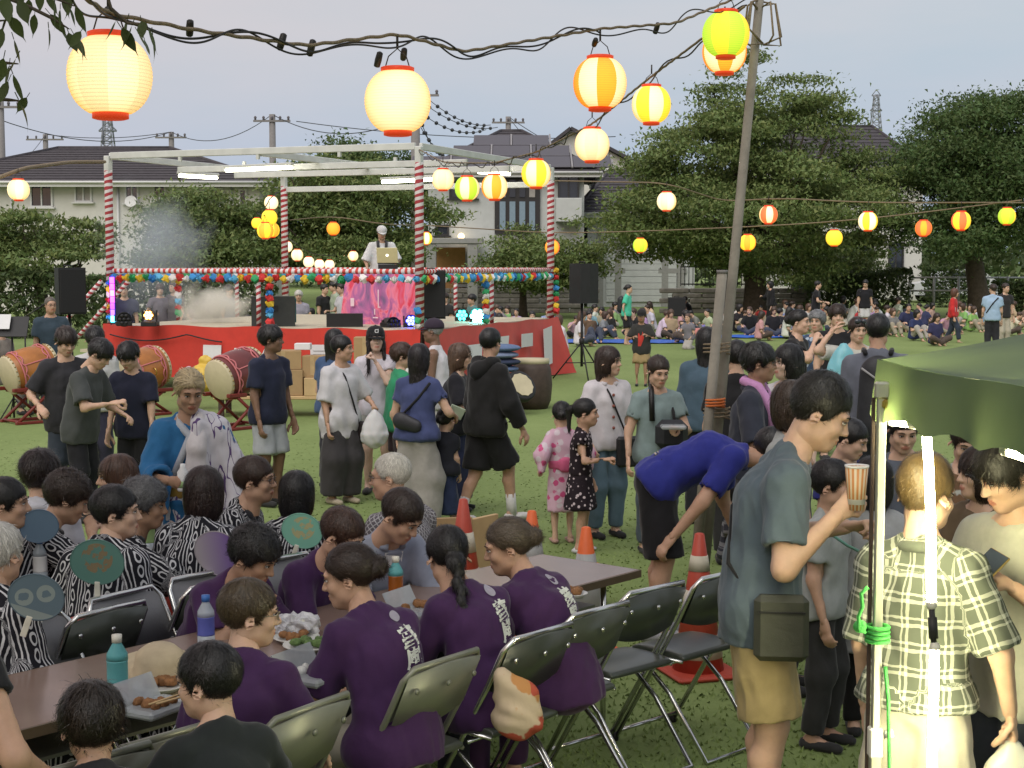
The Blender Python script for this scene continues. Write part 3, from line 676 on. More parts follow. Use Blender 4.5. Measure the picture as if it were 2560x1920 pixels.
    if tk == 'yukata':
        cc, pt = col(tc_); hem = P0 - J['d0'] * .02 * h
        q = [Pr(hem, Cc, .078 * h * f, .071 * h, LS), Pr(Cc, N - J['d2'] * .02 * h, .066 * h, .045 * h, LS, npl), Pr(Sr, Sl, .042 * h), Pr(Sr, N, .037 * h, .041 * h, (), npl), Pr(Sl, N, .037 * h, .041 * h, (), npl)]; ym = []
        for s, sg in (('r', 1), ('l', -1)):
            S, E_, A_ = J['S' + s], J['E' + s], J['A' + s]; dd = (A_ - E_).normalized(); e = E_.lerp(A_, .75 if to.get('sl') is None else to['sl']); dn = vec(0, 0, -1) - dd * -dd.z
            if dn.length < .2: dn = vec(0, -1, 0)
            dn.normalize(); lat = dd.cross(dn)
            ym.append(Pr(e - dd * .05, e + dd * .06, .03 * h, .042 * h))
            q += [Pr(S, E_, .045 * h, .05 * h), Pr(E_, e + dd * .05, .05 * h, .052 * h, (), [(e, dd)]),
                  Pr(E_.lerp(S, .25) + dn * .05 * h, e + dn * .07 * h, .06 * h, .06 * h, ((lat, .5),), [(e, dd)])]
        garment('yukata', q, .035, cc, ym, .008, .14, patt=pt)
        bt = to.get('skirt', True)
        if bt: skirt(to.get('len', .05), 'yukata_skirt', tc_, .084, .09, .03)
        # collar band crossing at the front, sash
        gb = Geo(); nk = N - J['d2'] * .012 * h; bk = nk + vec(0, -.036 * h, .02 * h)
        for sg in (1, -1):
            pts = [bk, nk + R * sg * .038 * h + vec(0, -.005, .012 * h), nk + R * sg * .036 * h + vec(0, .03 * h, -.01 * h), Cc + vec(0, .075 * h, .05 * h) - R * sg * .0, W + vec(0, .085 * h, .02 * h) - R * sg * .06 * h]
            gb.tube(pts, .013 * h, 8, rs=[.016 * h, .016 * h, .015 * h, .013 * h, .012 * h])
        cb = gb.obj('collar', to.get('collar_mat', CLOTH), root); cb.color = (*to.get('collar', (.02, .02, .025)), 1)
        oc = to.get('obi')
        if oc:
            o1 = P0 + J['d0'] * .035 * h; o2 = P0 + J['d0'] * .095 * h
            garment('sash', [Pr(o1 - J['d0'] * .02, o2 + J['d0'] * .02, .083 * h * f, .081 * h * f, LS, [(o1, -J['d0']), (o2, J['d0'])]), Pr(o1 - vec(0, .075 * h, -.01), o2 - vec(0, .075 * h, .0), .035 * h, .035 * h, ((R, 1.5),))] if to.get('bow', 1) else
                    [Pr(o1 - J['d0'] * .02, o2 + J['d0'] * .02, .083 * h * f, .081 * h * f, LS, [(o1, -J['d0']), (o2, J['d0'])])], .02, oc, disp=.002)
    elif tk == 'dress':
        torso(to.get('loose', .012), .0, 'dress', to.get('sl', .4), tc_); skirt(to.get('len', .22), 'dress_skirt', tc_, .066, to.get('r1', .12), .08)
    else:
        torso(to.get('loose', .02), to.get('hem', .04), {'tee': 't_shirt', 'tank': 'tank_top', 'hoodie': 'hooded_jacket', 'shirt': 'shirt', 'blouse': 'blouse', 'long': 'long_sleeved_top'}[tk], to.get('sl', {'tee': .62, 'tank': 0, 'hoodie': 1.85, 'long': 1.85, 'shirt': .6, 'blouse': .75}[tk]), tc_,
              to.get('slr', .0), tank=tk == 'tank', flare=to.get('flare', 0.))
        if tk == 'hoodie': garment('hood', [Pr(N + vec(sg * .05 * h, -.03 * h, -.01 * h), N + vec(0, -.065 * h, -.05 * h), .034 * h, .045 * h) for sg in (1, -1)] + [Pr(N + vec(-.055 * h, .01 * h, 0), N + vec(-.055 * h, -.03 * h, 0), .025 * h), Pr(N + vec(.055 * h, .01 * h, 0), N + vec(.055 * h, -.03 * h, 0), .025 * h)], .03, col(tc_)[0], neckcut)
        if tk in ('shirt', 'blouse'):
            cg = Geo(); cc, pt = col(tc_); nk = N - J['d2'] * .012 * h; cr_ = (.030 if tk == 'shirt' else .04) * h
            cg.tube([nk + Rz(a) @ vec(0, -.045 * h, 0) + vec(0, 0, .012 * h * cos(a)) for a in np.linspace(-2.6, 2.6, 15)], .012 * h, 7)
            co_ = cg.obj('collar', CLOTH, root); co_.color = (*(to.get('collar', cc)), 1)
    if bot and tk not in ('dress',):
        bo = bot[2] if len(bot) > 2 else {}
        if bot[0] == 'pants': legwear(bo.get('loose', .012), bo.get('ln', 1.93), 'trousers', bot[1], bo.get('wide', 0.))
        elif bot[0] == 'shorts': legwear(bo.get('loose', .02), bo.get('ln', .9), 'shorts', bot[1], bo.get('wide', .012))
        elif bot[0] == 'skirt': skirt(bo.get('len', .08), 'skirt', bot[1], .066, bo.get('r1', .11))
    if shoes and legs != 'kneel' and d < 30:
        gs = Geo()
        V, Q = surf([Pr(J['F' + s] + vec(0, -.022 * h, -.02 * h), J['F' + s] + vec(0, .095 * h, -.022 * h), .029 * h, .023 * h, ((vec(0, 0, 1), .8),)) for s in 'rl'], max(vox * 1.3, .016), .01)
        so = gs.add(V, Q).obj('shoes', CLOTH, root); so.color = (*shoes, 1)
    if hair:
        hx = .0075 if d < 7.6 else .0115 if d < 20 else .018; kk = ('hm', hair[0], hx, hseed)
        if kk not in CACHE: CACHE[kk] = hair_geo(hair[0], hx, hseed).mesh('hair', HAIR, True)
        o = link('hair', CACHE[kk], root); o.matrix_local = Matrix.Translation(Hc) @ (Matrix([list(r_) for r_ in HM]).to_4x4()); o.color = (*hair[1], 1)
    J['garment'] = garment; J['root'] = root; J['h'] = h; J['d'] = d; J['HM'] = Matrix([list(r) for r in HM]); J['base'] = base; J['RM'] = RM
    J['w'] = lambda v: base + RM @ Vector(v)
    return J
def on_head(J, g, nm, mats, col=None, attr=False):
    V = np.concatenate(g.V) @ np.array(J['HM']).T + np.array(tuple(J['Hc'])); g.V = [V.astype(np.float32)]
    o = g.obj(nm, mats, J['root'], attr)
    if col: o.color = (*col, 1)
    return o
METAL_DARK = mat('dark_metal', (.03, .03, .032), .4, .6, var=.1)
def glasses(J, c=(.05, .04, .035)):
    g = Geo()
    for sx in (-1, 1):
        a = np.linspace(0, 2 * pi, 17)[:-1]; g.tube([(sx * .032 + .022 * cos(t), .106 - .012 * (cos(t) * sx > .5), .0 + .016 * sin(t)) for t in a], .0016, 5, closed=True)
        g.tube([(sx * .054, .098, .004), (sx * .072, .06, .006), (sx * .079, -.005, .004)], .0016, 5)
    g.tube([(-.011, .108, .004), (0, .112, .006), (.011, .108, .004)], .0016, 5)
    return on_head(J, g, 'glasses', mat('spectacle_frame', c, .3, .5, var=.05))
def cap(J, c, brim=True, white=None, flip=False):
    g = Geo(); n = 20; pr = [(.0935, -.0), (.096, .02), (.093, .05), (.075, .085), (.045, .105), (.012, .112), (.008, .117), (.00001, .118)]
    V0 = g.n; g.lathe([(a, b + .03) for a, b in pr], n); V = g.V[-1]; V[:, 1] = V[:, 1] * 1.18 - .014
    if brim:
        sg = -1 if flip else 1; pts = []
        for i in range(11):
            a = -1.15 + 2.3 * i / 10; pts.append((.09 * sin(a), sg * .1 * cos(a) - .01, .034))
        out = [(x * 1.02, sg * (abs(y) + .075 * cos((i / 10 - .5) * pi)) , .034 - .014 * (1 - abs(i / 5 - 1)) - .008) for i, (x, y, z) in enumerate(pts)]
        vs = pts + out + [(x, y, z - .006) for x, y, z in pts] + [(x, y, z - .006) for x, y, z in out]; Fc = []
        for i in range(10): Fc += [(i, i + 1, 12 + i, 11 + i), (22 + i, 33 + i, 34 + i, 23 + i), (11 + i, 12 + i, 34 + i, 33 + i)]
        g.add(vs, Fc)
    o = on_head(J, g, 'cap', CLOTH, c)
    return o
def strap(J, pts, r=.012, col=(.015, .015, .016), nm='strap', flat=True):
    """a band given by points in the person's own frame"""
    g = Geo(); g.tube([Vector(p) for p in pts], r, 6); o = g.obj(nm, CLOTH, J['root']); o.color = (*col, 1)
    return o
# ================================================================ THE PLACE
# ---- lawn
def lawn_mat():
    m, t, b = newmat('mown_grass'); co = nd(t, 'ShaderNodeTexCoord')
    n1 = nd(t, 'ShaderNodeTexNoise', Scale=.35, Detail=6.0, Roughness=.6); n2 = nd(t, 'ShaderNodeTexNoise', Scale=14.0, Detail=8.0, Roughness=.75); n3 = nd(t, 'ShaderNodeTexNoise', Scale=160.0, Detail=3.0)
    mp = nd(t, 'ShaderNodeMapping'); mp.inputs['Scale'].default_value = (1, .55, 1); t.links.new(co.outputs['Object'], mp.inputs[0])
    for n in (n1, n2, n3): t.links.new(mp.outputs[0], n.inputs['Vector'])
    a = M_(t, 'ADD', M_(t, 'MULTIPLY', n1.outputs[0], .5), M_(t, 'ADD', M_(t, 'MULTIPLY', n2.outputs[0], .3), M_(t, 'MULTIPLY', n3.outputs[0], .2)))
    r = nd(t, 'ShaderNodeValToRGB'); t.links.new(a, r.inputs[0]); e = r.color_ramp.elements
    e[0].position = .34; e[0].color = (.135, .185, .062, 1); e[1].position = .66; e[1].color = (.265, .335, .13, 1)
    x = e.new(.5); x.color = (.20, .265, .095, 1)
    t.links.new(r.outputs[0], b.inputs['Base Color']); b.inputs['Roughness'].default_value = .9; b.inputs['Specular IOR Level'].default_value = .1
    bp = nd(t, 'ShaderNodeBump', Strength=.3, Distance=.04); t.links.new(M_(t, 'ADD', n2.outputs[0], n3.outputs[0]), bp.inputs['Height']); t.links.new(bp.outputs[0], b.inputs['Normal'])
    return m
LAWN = lawn_mat()
g = Geo(); xs = np.linspace(-700, 700, 29); ys = np.concatenate([np.linspace(-60, 90, 31), np.linspace(120, 1500, 12)])
XX, YY = np.meshgrid(xs, ys, indexing='ij'); ZZ = np.clip((YY - 52) / 24, 0, 1) ** 1.2 * .45
V = np.stack([XX, YY, ZZ], -1).reshape(-1, 3); ny = len(ys); Q = np.array([(i * ny + j, (i + 1) * ny + j, (i + 1) * ny + j + 1, i * ny + j + 1) for i in range(len(xs) - 1) for j in range(ny - 1)])
tag(g.add(V, Q).obj('lawn', LAWN), kind='structure')
gz = lambda y: float(np.clip((y - 52) / 24, 0, 1) ** 1.2 * .45)
# blades of grass close to the photographer
n = 60000; yy = 3.4 * np.exp(1.7 * NR.uniform(0, 1, n) ** 1.5); xx = NR.uniform(-.38, .38, n) * yy; hh = NR.uniform(.012, .024, n) * np.clip(1.5 - yy / 14, .25, 1); an = NR.uniform(0, 6.28, n); wd = .004 + .0006 * yy
ux, uy = np.cos(an) * wd, np.sin(an) * wd; tx, ty = xx + NR.normal(0, .012, n), yy + NR.normal(0, .012, n)
V = np.stack([np.stack([xx - ux, yy - uy, 0 * xx], 1), np.stack([xx + ux, yy + uy, 0 * xx], 1), np.stack([tx, ty, hh], 1)], 1).reshape(-1, 3)
tag(Geo().add(V, np.arange(3 * n).reshape(-1, 3)).obj('grass_blades', mat('grass_blade', (.19, .255, .085), .8, var=.1, scale=3, spec=.15)), kind='stuff')

# ---- trees
def leaf_mat(nm, c, v=.35):
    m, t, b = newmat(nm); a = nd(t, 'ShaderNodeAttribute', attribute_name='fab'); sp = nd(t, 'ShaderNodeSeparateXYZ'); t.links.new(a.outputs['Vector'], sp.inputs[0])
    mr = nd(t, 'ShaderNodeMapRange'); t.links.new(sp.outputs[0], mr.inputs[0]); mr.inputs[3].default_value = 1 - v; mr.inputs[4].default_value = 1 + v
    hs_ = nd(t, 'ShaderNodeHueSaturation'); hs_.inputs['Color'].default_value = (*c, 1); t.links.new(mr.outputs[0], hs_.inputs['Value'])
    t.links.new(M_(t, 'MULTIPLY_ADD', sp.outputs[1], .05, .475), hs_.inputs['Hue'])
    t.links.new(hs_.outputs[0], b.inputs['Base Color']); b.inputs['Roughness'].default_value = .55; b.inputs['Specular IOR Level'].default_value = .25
    tr = nd(t, 'ShaderNodeBsdfTranslucent'); t.links.new(hs_.outputs[0], tr.inputs[0]); mx = nd(t, 'ShaderNodeMixShader'); mx.inputs[0].default_value = .25
    t.links.new(b.outputs[0], mx.inputs[1]); t.links.new(tr.outputs[0], mx.inputs[2]); t.links.new(mx.outputs[0], t.nodes['Material Output'].inputs[0])
    return m
LEAF1, LEAF2, LEAF3 = leaf_mat('cherry_leaves', (.155, .205, .068)), leaf_mat('dark_leaves', (.082, .128, .042)), leaf_mat('hedge_leaves', (.085, .120, .045))
BARK = mat('bark', (.075, .058, .042), .9, var=.4, scale=9, bump=.8, bscale=25)
def leaves(P, size, rng, flat=.5, asp=1.1, clump=None):
    n = len(P); a = rng.normal(size=(n, 3)); a /= np.linalg.norm(a, axis=1)[:, None]; nn = rng.normal(size=(n, 3)); nn[:, 2] += flat * 3; nn -= a * (nn * a).sum(1)[:, None]; nn /= np.linalg.norm(nn, axis=1)[:, None]
    b = np.cross(nn, a); s = size * rng.uniform(.6, 1.4, n)[:, None] * .5
    V = np.stack([P - a * s * asp, P + b * s * .9, P + a * s * asp - b * s * .35], 1).reshape(-1, 3)
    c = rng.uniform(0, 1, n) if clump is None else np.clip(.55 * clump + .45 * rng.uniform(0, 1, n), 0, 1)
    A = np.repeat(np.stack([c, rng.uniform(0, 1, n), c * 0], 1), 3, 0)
    return V, np.arange(3 * n).reshape(-1, 3), A
def tree(name, label, base, H, crown, trunk_h, tr, nleaf, leaf, lsize, seed, cat='tree', group=None, ncl=120, spread=.55, flat=.55, layered=.0, lean=(0, 0)):
    """crown: list of (cx, cy, cz, rx, ry, rz) lobes in metres from the base"""
    rng = np.random.default_rng(seed); root = thing(name, label, cat, base, 0, group); g = Geo()
    top = np.array((lean[0], lean[1], trunk_h)); 
    g.tube([(0, 0, -.1), (lean[0] * .2, lean[1] * .2, trunk_h * .3), (lean[0] * .6, lean[1] * .6, trunk_h * .7), tuple(top)], tr, 10, rs=[tr * 1.35, tr, tr * .85, tr * .7])
    vol = np.array([c[3] * c[4] * c[5] for c in crown]); vol = vol / vol.sum(); cl = []
    for c, v in zip(crown, vol):
        k = max(4, int(ncl * v)); d = rng.normal(size=(k, 3)); d /= np.linalg.norm(d, axis=1)[:, None]; r = rng.uniform(.35, 1.0, k) ** (1 / 2.0)
        cl.append(np.array(c[:3]) + d * r[:, None] * np.array(c[3:6]))
    cl = np.concatenate(cl)
    for i in range(min(26, len(cl))):
        e = cl[rng.integers(len(cl))]; m = top * .75 + e * .25 + rng.normal(0, .12, 3); m2 = top * .35 + e * .65 + np.array((0, 0, -.15)) + rng.normal(0, .12, 3)
        s0 = np.array((0, 0, 0)) + top * rng.uniform(.72, 1.0); g.tube([s0, m, m2, e], .05, 5, rs=[tr * .42, tr * .28, tr * .16, .012])
    g.obj('trunk', BARK, root)
    nleaf = int(nleaf * 2.1); lsize *= .78; k = nleaf // len(cl); sz = spread * (1 + .6 * rng.random(len(cl))); P = []; cb = []
    for e, s in zip(cl, sz):
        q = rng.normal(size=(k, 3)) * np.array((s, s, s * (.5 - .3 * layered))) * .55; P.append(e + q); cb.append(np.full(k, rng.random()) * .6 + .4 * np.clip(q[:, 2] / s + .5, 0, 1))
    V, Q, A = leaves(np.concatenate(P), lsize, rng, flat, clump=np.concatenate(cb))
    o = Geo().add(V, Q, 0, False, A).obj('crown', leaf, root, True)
    return root
def lobe(bx, x, y, d, rx, rz, ry=None):
    """a crown lobe centred on photo position (2212 wide view) at distance d, radii in view pixels"""
    p = atk(x, y, d); k = d / (F / K)
    return (p.x - bx[0], (d - bx[1]), p.z - bx[2], rx * k, (ry or rx) * k, rz * k)
def gpt(x, d): p = atk(x, 600, d); return (p.x, d, gz(d))
b = gpt(1632, 55)
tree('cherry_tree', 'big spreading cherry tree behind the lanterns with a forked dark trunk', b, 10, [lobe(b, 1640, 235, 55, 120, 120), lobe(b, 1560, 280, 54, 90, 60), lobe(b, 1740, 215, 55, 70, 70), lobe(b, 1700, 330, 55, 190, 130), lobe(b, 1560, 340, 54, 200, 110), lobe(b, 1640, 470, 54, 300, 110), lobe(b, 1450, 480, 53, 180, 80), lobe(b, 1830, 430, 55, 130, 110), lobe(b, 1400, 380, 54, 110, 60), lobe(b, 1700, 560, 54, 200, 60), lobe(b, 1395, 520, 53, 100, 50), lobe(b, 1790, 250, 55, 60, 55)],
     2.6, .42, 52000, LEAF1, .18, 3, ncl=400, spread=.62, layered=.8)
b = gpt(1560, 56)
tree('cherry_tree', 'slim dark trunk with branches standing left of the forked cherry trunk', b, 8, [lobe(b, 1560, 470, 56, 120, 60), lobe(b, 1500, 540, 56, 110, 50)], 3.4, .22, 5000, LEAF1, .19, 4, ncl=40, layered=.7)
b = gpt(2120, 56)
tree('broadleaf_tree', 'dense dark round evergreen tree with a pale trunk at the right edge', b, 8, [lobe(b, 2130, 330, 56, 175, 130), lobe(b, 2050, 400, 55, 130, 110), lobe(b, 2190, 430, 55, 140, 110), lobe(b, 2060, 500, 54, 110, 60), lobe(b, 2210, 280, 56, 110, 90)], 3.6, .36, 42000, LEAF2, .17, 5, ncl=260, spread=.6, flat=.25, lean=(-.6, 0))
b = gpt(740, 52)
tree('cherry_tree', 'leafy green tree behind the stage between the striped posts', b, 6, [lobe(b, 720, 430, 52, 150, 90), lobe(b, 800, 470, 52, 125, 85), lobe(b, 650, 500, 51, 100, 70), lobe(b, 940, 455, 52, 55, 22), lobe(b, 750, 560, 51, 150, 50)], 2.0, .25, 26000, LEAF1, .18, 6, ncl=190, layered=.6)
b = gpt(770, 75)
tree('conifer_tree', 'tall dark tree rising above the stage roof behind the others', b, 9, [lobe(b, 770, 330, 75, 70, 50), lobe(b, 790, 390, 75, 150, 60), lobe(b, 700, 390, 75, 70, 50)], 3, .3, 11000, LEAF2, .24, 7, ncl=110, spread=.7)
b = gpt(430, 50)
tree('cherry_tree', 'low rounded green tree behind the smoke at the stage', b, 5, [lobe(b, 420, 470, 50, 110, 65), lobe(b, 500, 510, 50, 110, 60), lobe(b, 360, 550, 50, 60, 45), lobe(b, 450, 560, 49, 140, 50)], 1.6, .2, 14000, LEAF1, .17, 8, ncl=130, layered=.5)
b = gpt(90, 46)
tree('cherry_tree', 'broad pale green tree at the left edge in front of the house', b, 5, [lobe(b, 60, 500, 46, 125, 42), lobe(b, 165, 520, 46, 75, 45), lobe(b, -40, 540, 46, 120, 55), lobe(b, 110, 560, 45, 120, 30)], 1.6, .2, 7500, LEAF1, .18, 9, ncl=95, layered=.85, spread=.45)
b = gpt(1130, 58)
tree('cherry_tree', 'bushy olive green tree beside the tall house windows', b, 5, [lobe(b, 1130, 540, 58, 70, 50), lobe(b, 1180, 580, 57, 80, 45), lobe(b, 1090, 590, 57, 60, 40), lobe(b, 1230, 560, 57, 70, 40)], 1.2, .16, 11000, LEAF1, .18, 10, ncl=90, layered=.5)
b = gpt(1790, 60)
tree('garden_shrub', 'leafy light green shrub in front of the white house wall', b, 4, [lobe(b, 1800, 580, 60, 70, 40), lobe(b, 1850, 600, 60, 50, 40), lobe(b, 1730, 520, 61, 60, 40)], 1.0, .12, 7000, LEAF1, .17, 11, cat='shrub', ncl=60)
# clipped hedges: solid boxy leaf masses
def hedge(label, x0, x1, ytop, d, depth, seed, leaf=None, yb=None):
    p0, p1 = atk(x0, ytop, d), atk(x1, ytop, d); z0 = gz(d) - .05; h = p0.z - z0; w = p1.x - p0.x; rng = np.random.default_rng(seed)
    r = thing('hedge', label, 'hedge', ((p0.x + p1.x) / 2, d, z0)); n = int(1300 * w)
    f = rng.integers(0, 3, n); U, T = rng.uniform(-.5, .5, n), rng.uniform(0, 1, n)
    P = np.where((f == 0)[:, None], np.stack([U * w, -depth / 2 + 0 * U, T * h], 1), np.where((f == 1)[:, None], np.stack([U * w, (T - .5) * depth, h + 0 * U], 1), np.stack([U * w, (T - .5) * depth * .9, rng.uniform(.2, 1, n) * h], 1)))
    P[:, 2] += .10 * np.sin(P[:, 0] * 2.1 + seed) * (P[:, 2] / h); V, Q, A = leaves(P + rng.normal(0, .05, P.shape), .16, rng, .3)
    Geo().add(V, Q, 0, False, A).obj('foliage', leaf or LEAF3, r, True); gg = Geo()
    for i in range(max(3, int(w / .9))):
        x = (i + .5) / max(3, int(w / .9)) * w - w / 2; gg.tube([(x, 0, 0), (x + .1, 0, h * .5), (x - .15, .1, h * .9)], .04, 5)
    gg.obj('stem', BARK, r)
hedge('long clipped dark hedge along the left edge of the lawn', -60, 235, 598, 44, 1.6, 21)
hedge('low dark hedge behind the stage smoke', 236, 600, 600, 47, 1.2, 22)
hedge('boxy dark green hedge in front of the white wall', 1737, 1962, 590, 58, 1.4, 23)
hedge('small bushy hedge at the far right edge', 2150, 2260, 610, 58, 1.2, 24)
hedge('shaggy hedge beyond the pipe fence', 1990, 2130, 575, 66, 1.2, 25)

# ---- houses
STUC = mat('pale_stucco', (.50, .52, .50), .85, var=.08, scale=3, bump=.2, bscale=40); STUC2 = mat('cream_siding', (.58, .57, .52), .8, var=.06, scale=3)
ROOF = mat('slate_roof', (.055, .05, .055), .7, var=.25, scale=6, bump=.5, bscale=14); TRIM = mat('white_trim', (.6, .6, .58), .5, var=.05)
GLAS = mat('window_glass', (.03, .035, .045), .08, var=.1, spec=.6); GLAB = mat('frosted_blue_glass', (.22, .30, .36), .35, var=.1); FRM = mat('dark_window_frame', (.03, .028, .028), .5); CURT = mat('drawn_curtain', (.35, .33, .30), .9, var=.15)
GREY = mat('grey_cladding', (.28, .28, .26), .8, var=.1); WOODD = mat('wooden_door', (.42, .22, .08), .6, var=.2, scale=5)  # the door is one even warm brown
def win(root, c, w, h, n=2, glass=None, rx=True, dz=.12, frame=None, sill=True):
    """a window on a wall that faces the lawn (-Y): frame with a sash and panes"""
    f = Geo(); t = .07; x, y, z = c
    for dx, dz2, a, b_ in ((0, h / 2, w + t, t), (0, -h / 2, w + t, t), (-w / 2, 0, t, h - t), (w / 2, 0, t, h - t)): f.box((x + dx, y - .03, z + dz2), (a, .1, b_))
    for i in range(1, n): f.box((x - w / 2 + w * i / n, y - .025, z), (.05, .08, h - t))
    if sill: f.box((x, y - .09, z - h / 2 - .06), (w + .25, .2, .05))
    o = f.obj('window', frame or TRIM, root)
    for i in range(n): Geo().box((x - w / 2 + w * (i + .5) / n, y + .01, z), (w / n - .06, .03, h - t)).obj('pane', glass or GLAS, o)
    return o
def hiproof(root, x0, x1, y0, y1, ze, zr, rl=.35, over=.6, gut=True, mat_=None, rows=True):
    """hipped roof with an eave board, gutters and courses of slates"""
    g = Geo(); x0 -= over; x1 += over; y0 -= over; y1 += over; xm, ym = (x0 + x1) / 2, (y0 + y1) / 2; r = (x1 - x0) * rl / 2
    A, B, C_, D = (x0, y0, ze), (x1, y0, ze), (x1, y1, ze), (x0, y1, ze); R1, R2 = (xm - r, ym, zr), (xm + r, ym, zr); k = 14
    def face(a, b, c, d):
        a, b, c, d = map(np.array, (a, b, c, d)); n = np.cross(b - a, d - a); n = n / np.linalg.norm(n)
        for i in range(k):
            u0, u1 = i / k, (i + 1) / k; p = [a + (d - a) * u0 + n * .03, b + (c - b) * u0 + n * .03, b + (c - b) * u1, a + (d - a) * u1]
            g.add(p, [(0, 1, 2, 3)], 0, False); g.add([p[0], p[1], p[1] - n * .03, p[0] - n * .03], [(0, 3, 2, 1)], 0, False)
    face(A, B, R2, R1); face(C_, D, R1, R2); face(D, A, R1, R1); face(B, C_, R2, R2)
    g.poly([A, B, C_, D], 0, .05); ro = g.obj('roof', mat_ or ROOF, root)
    h = Geo()
    for a, b_ in ((R1, A), (R1, D), (R2, B), (R2, C_), (R1, R2)): h.tube([a, b_], .09, 6)
    h.obj('ridge_cap', mat_ or ROOF, ro)
    if gut:
        e = Geo(); e.box((xm, y0 + .02, ze - .12), (x1 - x0, .06, .2)); e.box((x0, ym, ze - .12), (.06, y1 - y0, .2)); e.box((x1, ym, ze - .12), (.06, y1 - y0, .2)); e.tube([(x0, y0 - .06, ze - .04), (x1, y0 - .06, ze - .04)], .06, 6); e.obj('eave_board', TRIM, ro)
    return ro
# left house
d = 62; pL, pR = atk(-160, 385, d), atk(560, 400, d); z0 = gz(d)
hx0, hx1, ze = pL.x, pR.x, atk(230, 393, d).z
HL = thing('house', 'cream two storey house with a dark hipped roof beyond the left trees', 'house', (0, d, z0))
Geo().box(((hx0 + hx1) / 2, 4, (ze - z0) / 2), (hx1 - hx0, 8, ze - z0)).obj('wall', STUC2, HL)
hiproof(HL, hx0 - .3, hx1, 0, 8, ze - z0, atk(200, 312, 66).z - z0 - .15, .32)
for x, y, ww, hh, n in ((90, 420, 45, 52, 2), (180, 415, 34, 40, 2), (285, 412, 26, 50, 2), (345, 412, 24, 40, 2), (470, 425, 22, 34, 1), (525, 430, 14, 40, 1)):
    p = atk(x, y, d); s = d / (F / K); win(HL, (p.x, 0, p.z - z0), ww * s, hh * s, n, CURT if x == 180 else None)
for x in (25, 255, 400, 500): p = atk(x, 420, d); Geo().tube([(p.x, -.06, .2), (p.x, -.06, ze - z0 - .2)], .05, 6).obj('downpipe', TRIM, HL)
p = atk(288, 437, d); dsh = Geo(); dsh.lathe([(.001, 0), (.13, .02), (.22, .07), (.24, .08)], 18, (p.x, -.35, p.z - z0), rot=Matrix.Rotation(radians(70), 3, 'X')); dsh.tube([(p.x, 0, p.z - z0 - .1), (p.x, -.3, p.z - z0)], .03, 6); dsh.obj('satellite_dish', TRIM, HL)
# middle house with the tall glazed stairwell
d = 62; s = d / (F / K); x0, x1 = atk(925, 400, d).x, atk(1262, 400, d).x; ze = atk(1000, 372, d).z
HM_ = thing('house', 'pale modern house with a tall glazed stairwell and solar panels on its dark roof', 'house', (0, d, z0))
Geo().box(((x0 + x1) / 2, 4.5, (ze - z0) / 2), (x1 - x0, 9, ze - z0)).obj('wall', STUC, HM_)
zr = atk(1075, 283, 66.5).z - z0; rf = hiproof(HM_, x0 + .2, x1 + .2, 0, 9, ze - z0, zr, .12, .5)
ey, ym, xm = -.5, 4.5, (x0 + x1) / 2 + .2; sl = np.array((0, ym - ey, zr - (ze - z0))); sl = sl / np.linalg.norm(sl); nn = np.array((0, -sl[2], sl[1])); LL = math.hypot(ym - ey, zr - (ze - z0))
PANEL = mat('solar_panel', (.06, .055, .065), .35, var=.1, spec=.5); RAIL = mat('panel_rail', (.30, .29, .29), .5, .3)

for row, cnt in ((0, 5), (1, 3), (2, 2)):
    for i in range(cnt):
        xc = xm + (i - (cnt - 1) / 2) * 1.62; cpt = np.array((xc, ey, ze - z0)) + sl * (.9 + row * 1.42) + nn * .1; R_ = np.array([(1, 0, 0), tuple(sl), tuple(nn)]).T
        Geo().box(tuple(cpt), (1.52, 1.34, .05), R_, ch=.01).obj('solar_panel', PANEL, rf); Geo().box(tuple(cpt + np.array((.81, 0, 0)) + nn * .02), (.07, 1.5, .06), R_).obj('panel_rail', RAIL, rf)
p0, p1 = atk(1075, 388, d), atk(1160, 500, d); wz0, wz1 = p1.z - z0, p0.z - z0; cw = (p1.x - p0.x) / 4
so = thing; f = Geo(); cx = (p0.x + p1.x) / 2; f.box((cx, -.08, (wz0 + wz1) / 2), (p1.x - p0.x + .24, .06, wz1 - wz0 + .2)); fo = f.obj('window', FRM, HM_)
for i in range(4):
    zz = wz0 + (wz1 - wz0) * .60
    Geo().box((p0.x + cw * (i + .5), -.12, (wz0 + zz) / 2), (cw - .16, .06, zz - wz0 - .1)).obj('pane', GLAB, fo); Geo().box((p0.x + cw * (i + .5), -.12, (zz + wz1) / 2 + .05), (cw - .16, .06, wz1 - zz - .14)).obj('pane', GLAS if i % 3 else CURT, fo)
Geo().box((cx, -.1, (wz0 - .1) / 2 + .05), (p1.x - p0.x + .2, .08, wz0 - .35)).obj('dark_panel', GREY, HM_)
p = atk(1000, 410, d); win(HM_, (p.x, 0, p.z - z0), 55 * s, 34 * s, 3, None, frame=FRM); p = atk(955, 497, d); win(HM_, (p.x, 0, p.z - z0), 26 * s, 20 * s, 1, None, frame=FRM)
p = atk(1233, 405, d); win(HM_, (p.x - .1, -.25, p.z - z0), 42 * s, 48 * s, 2, None, frame=FRM)
Geo().box((p.x - .1, -.5, atk(0, 455, d).z - z0), (55 * s, 1.0, 50 * s), ch=.02).obj('balcony', STUC, HM_)
g = Geo(); a, b_ = atk(920, 528, 60), atk(1035, 610, 60); pw = b_.x - a.x; ph = a.z - gz(60)
Geo().box(((a.x + b_.x) / 2, -1.2, ph + .1), (pw + .3, 1.8, .22), ch=.02).obj('porch_roof', GREY, HM_)
for x in (a.x + .2, b_.x - .25): Geo().box((x, -1.9, ph / 2), (.4, .3, ph - .04), ch=.02).obj('porch_pillar', GREY, HM_)
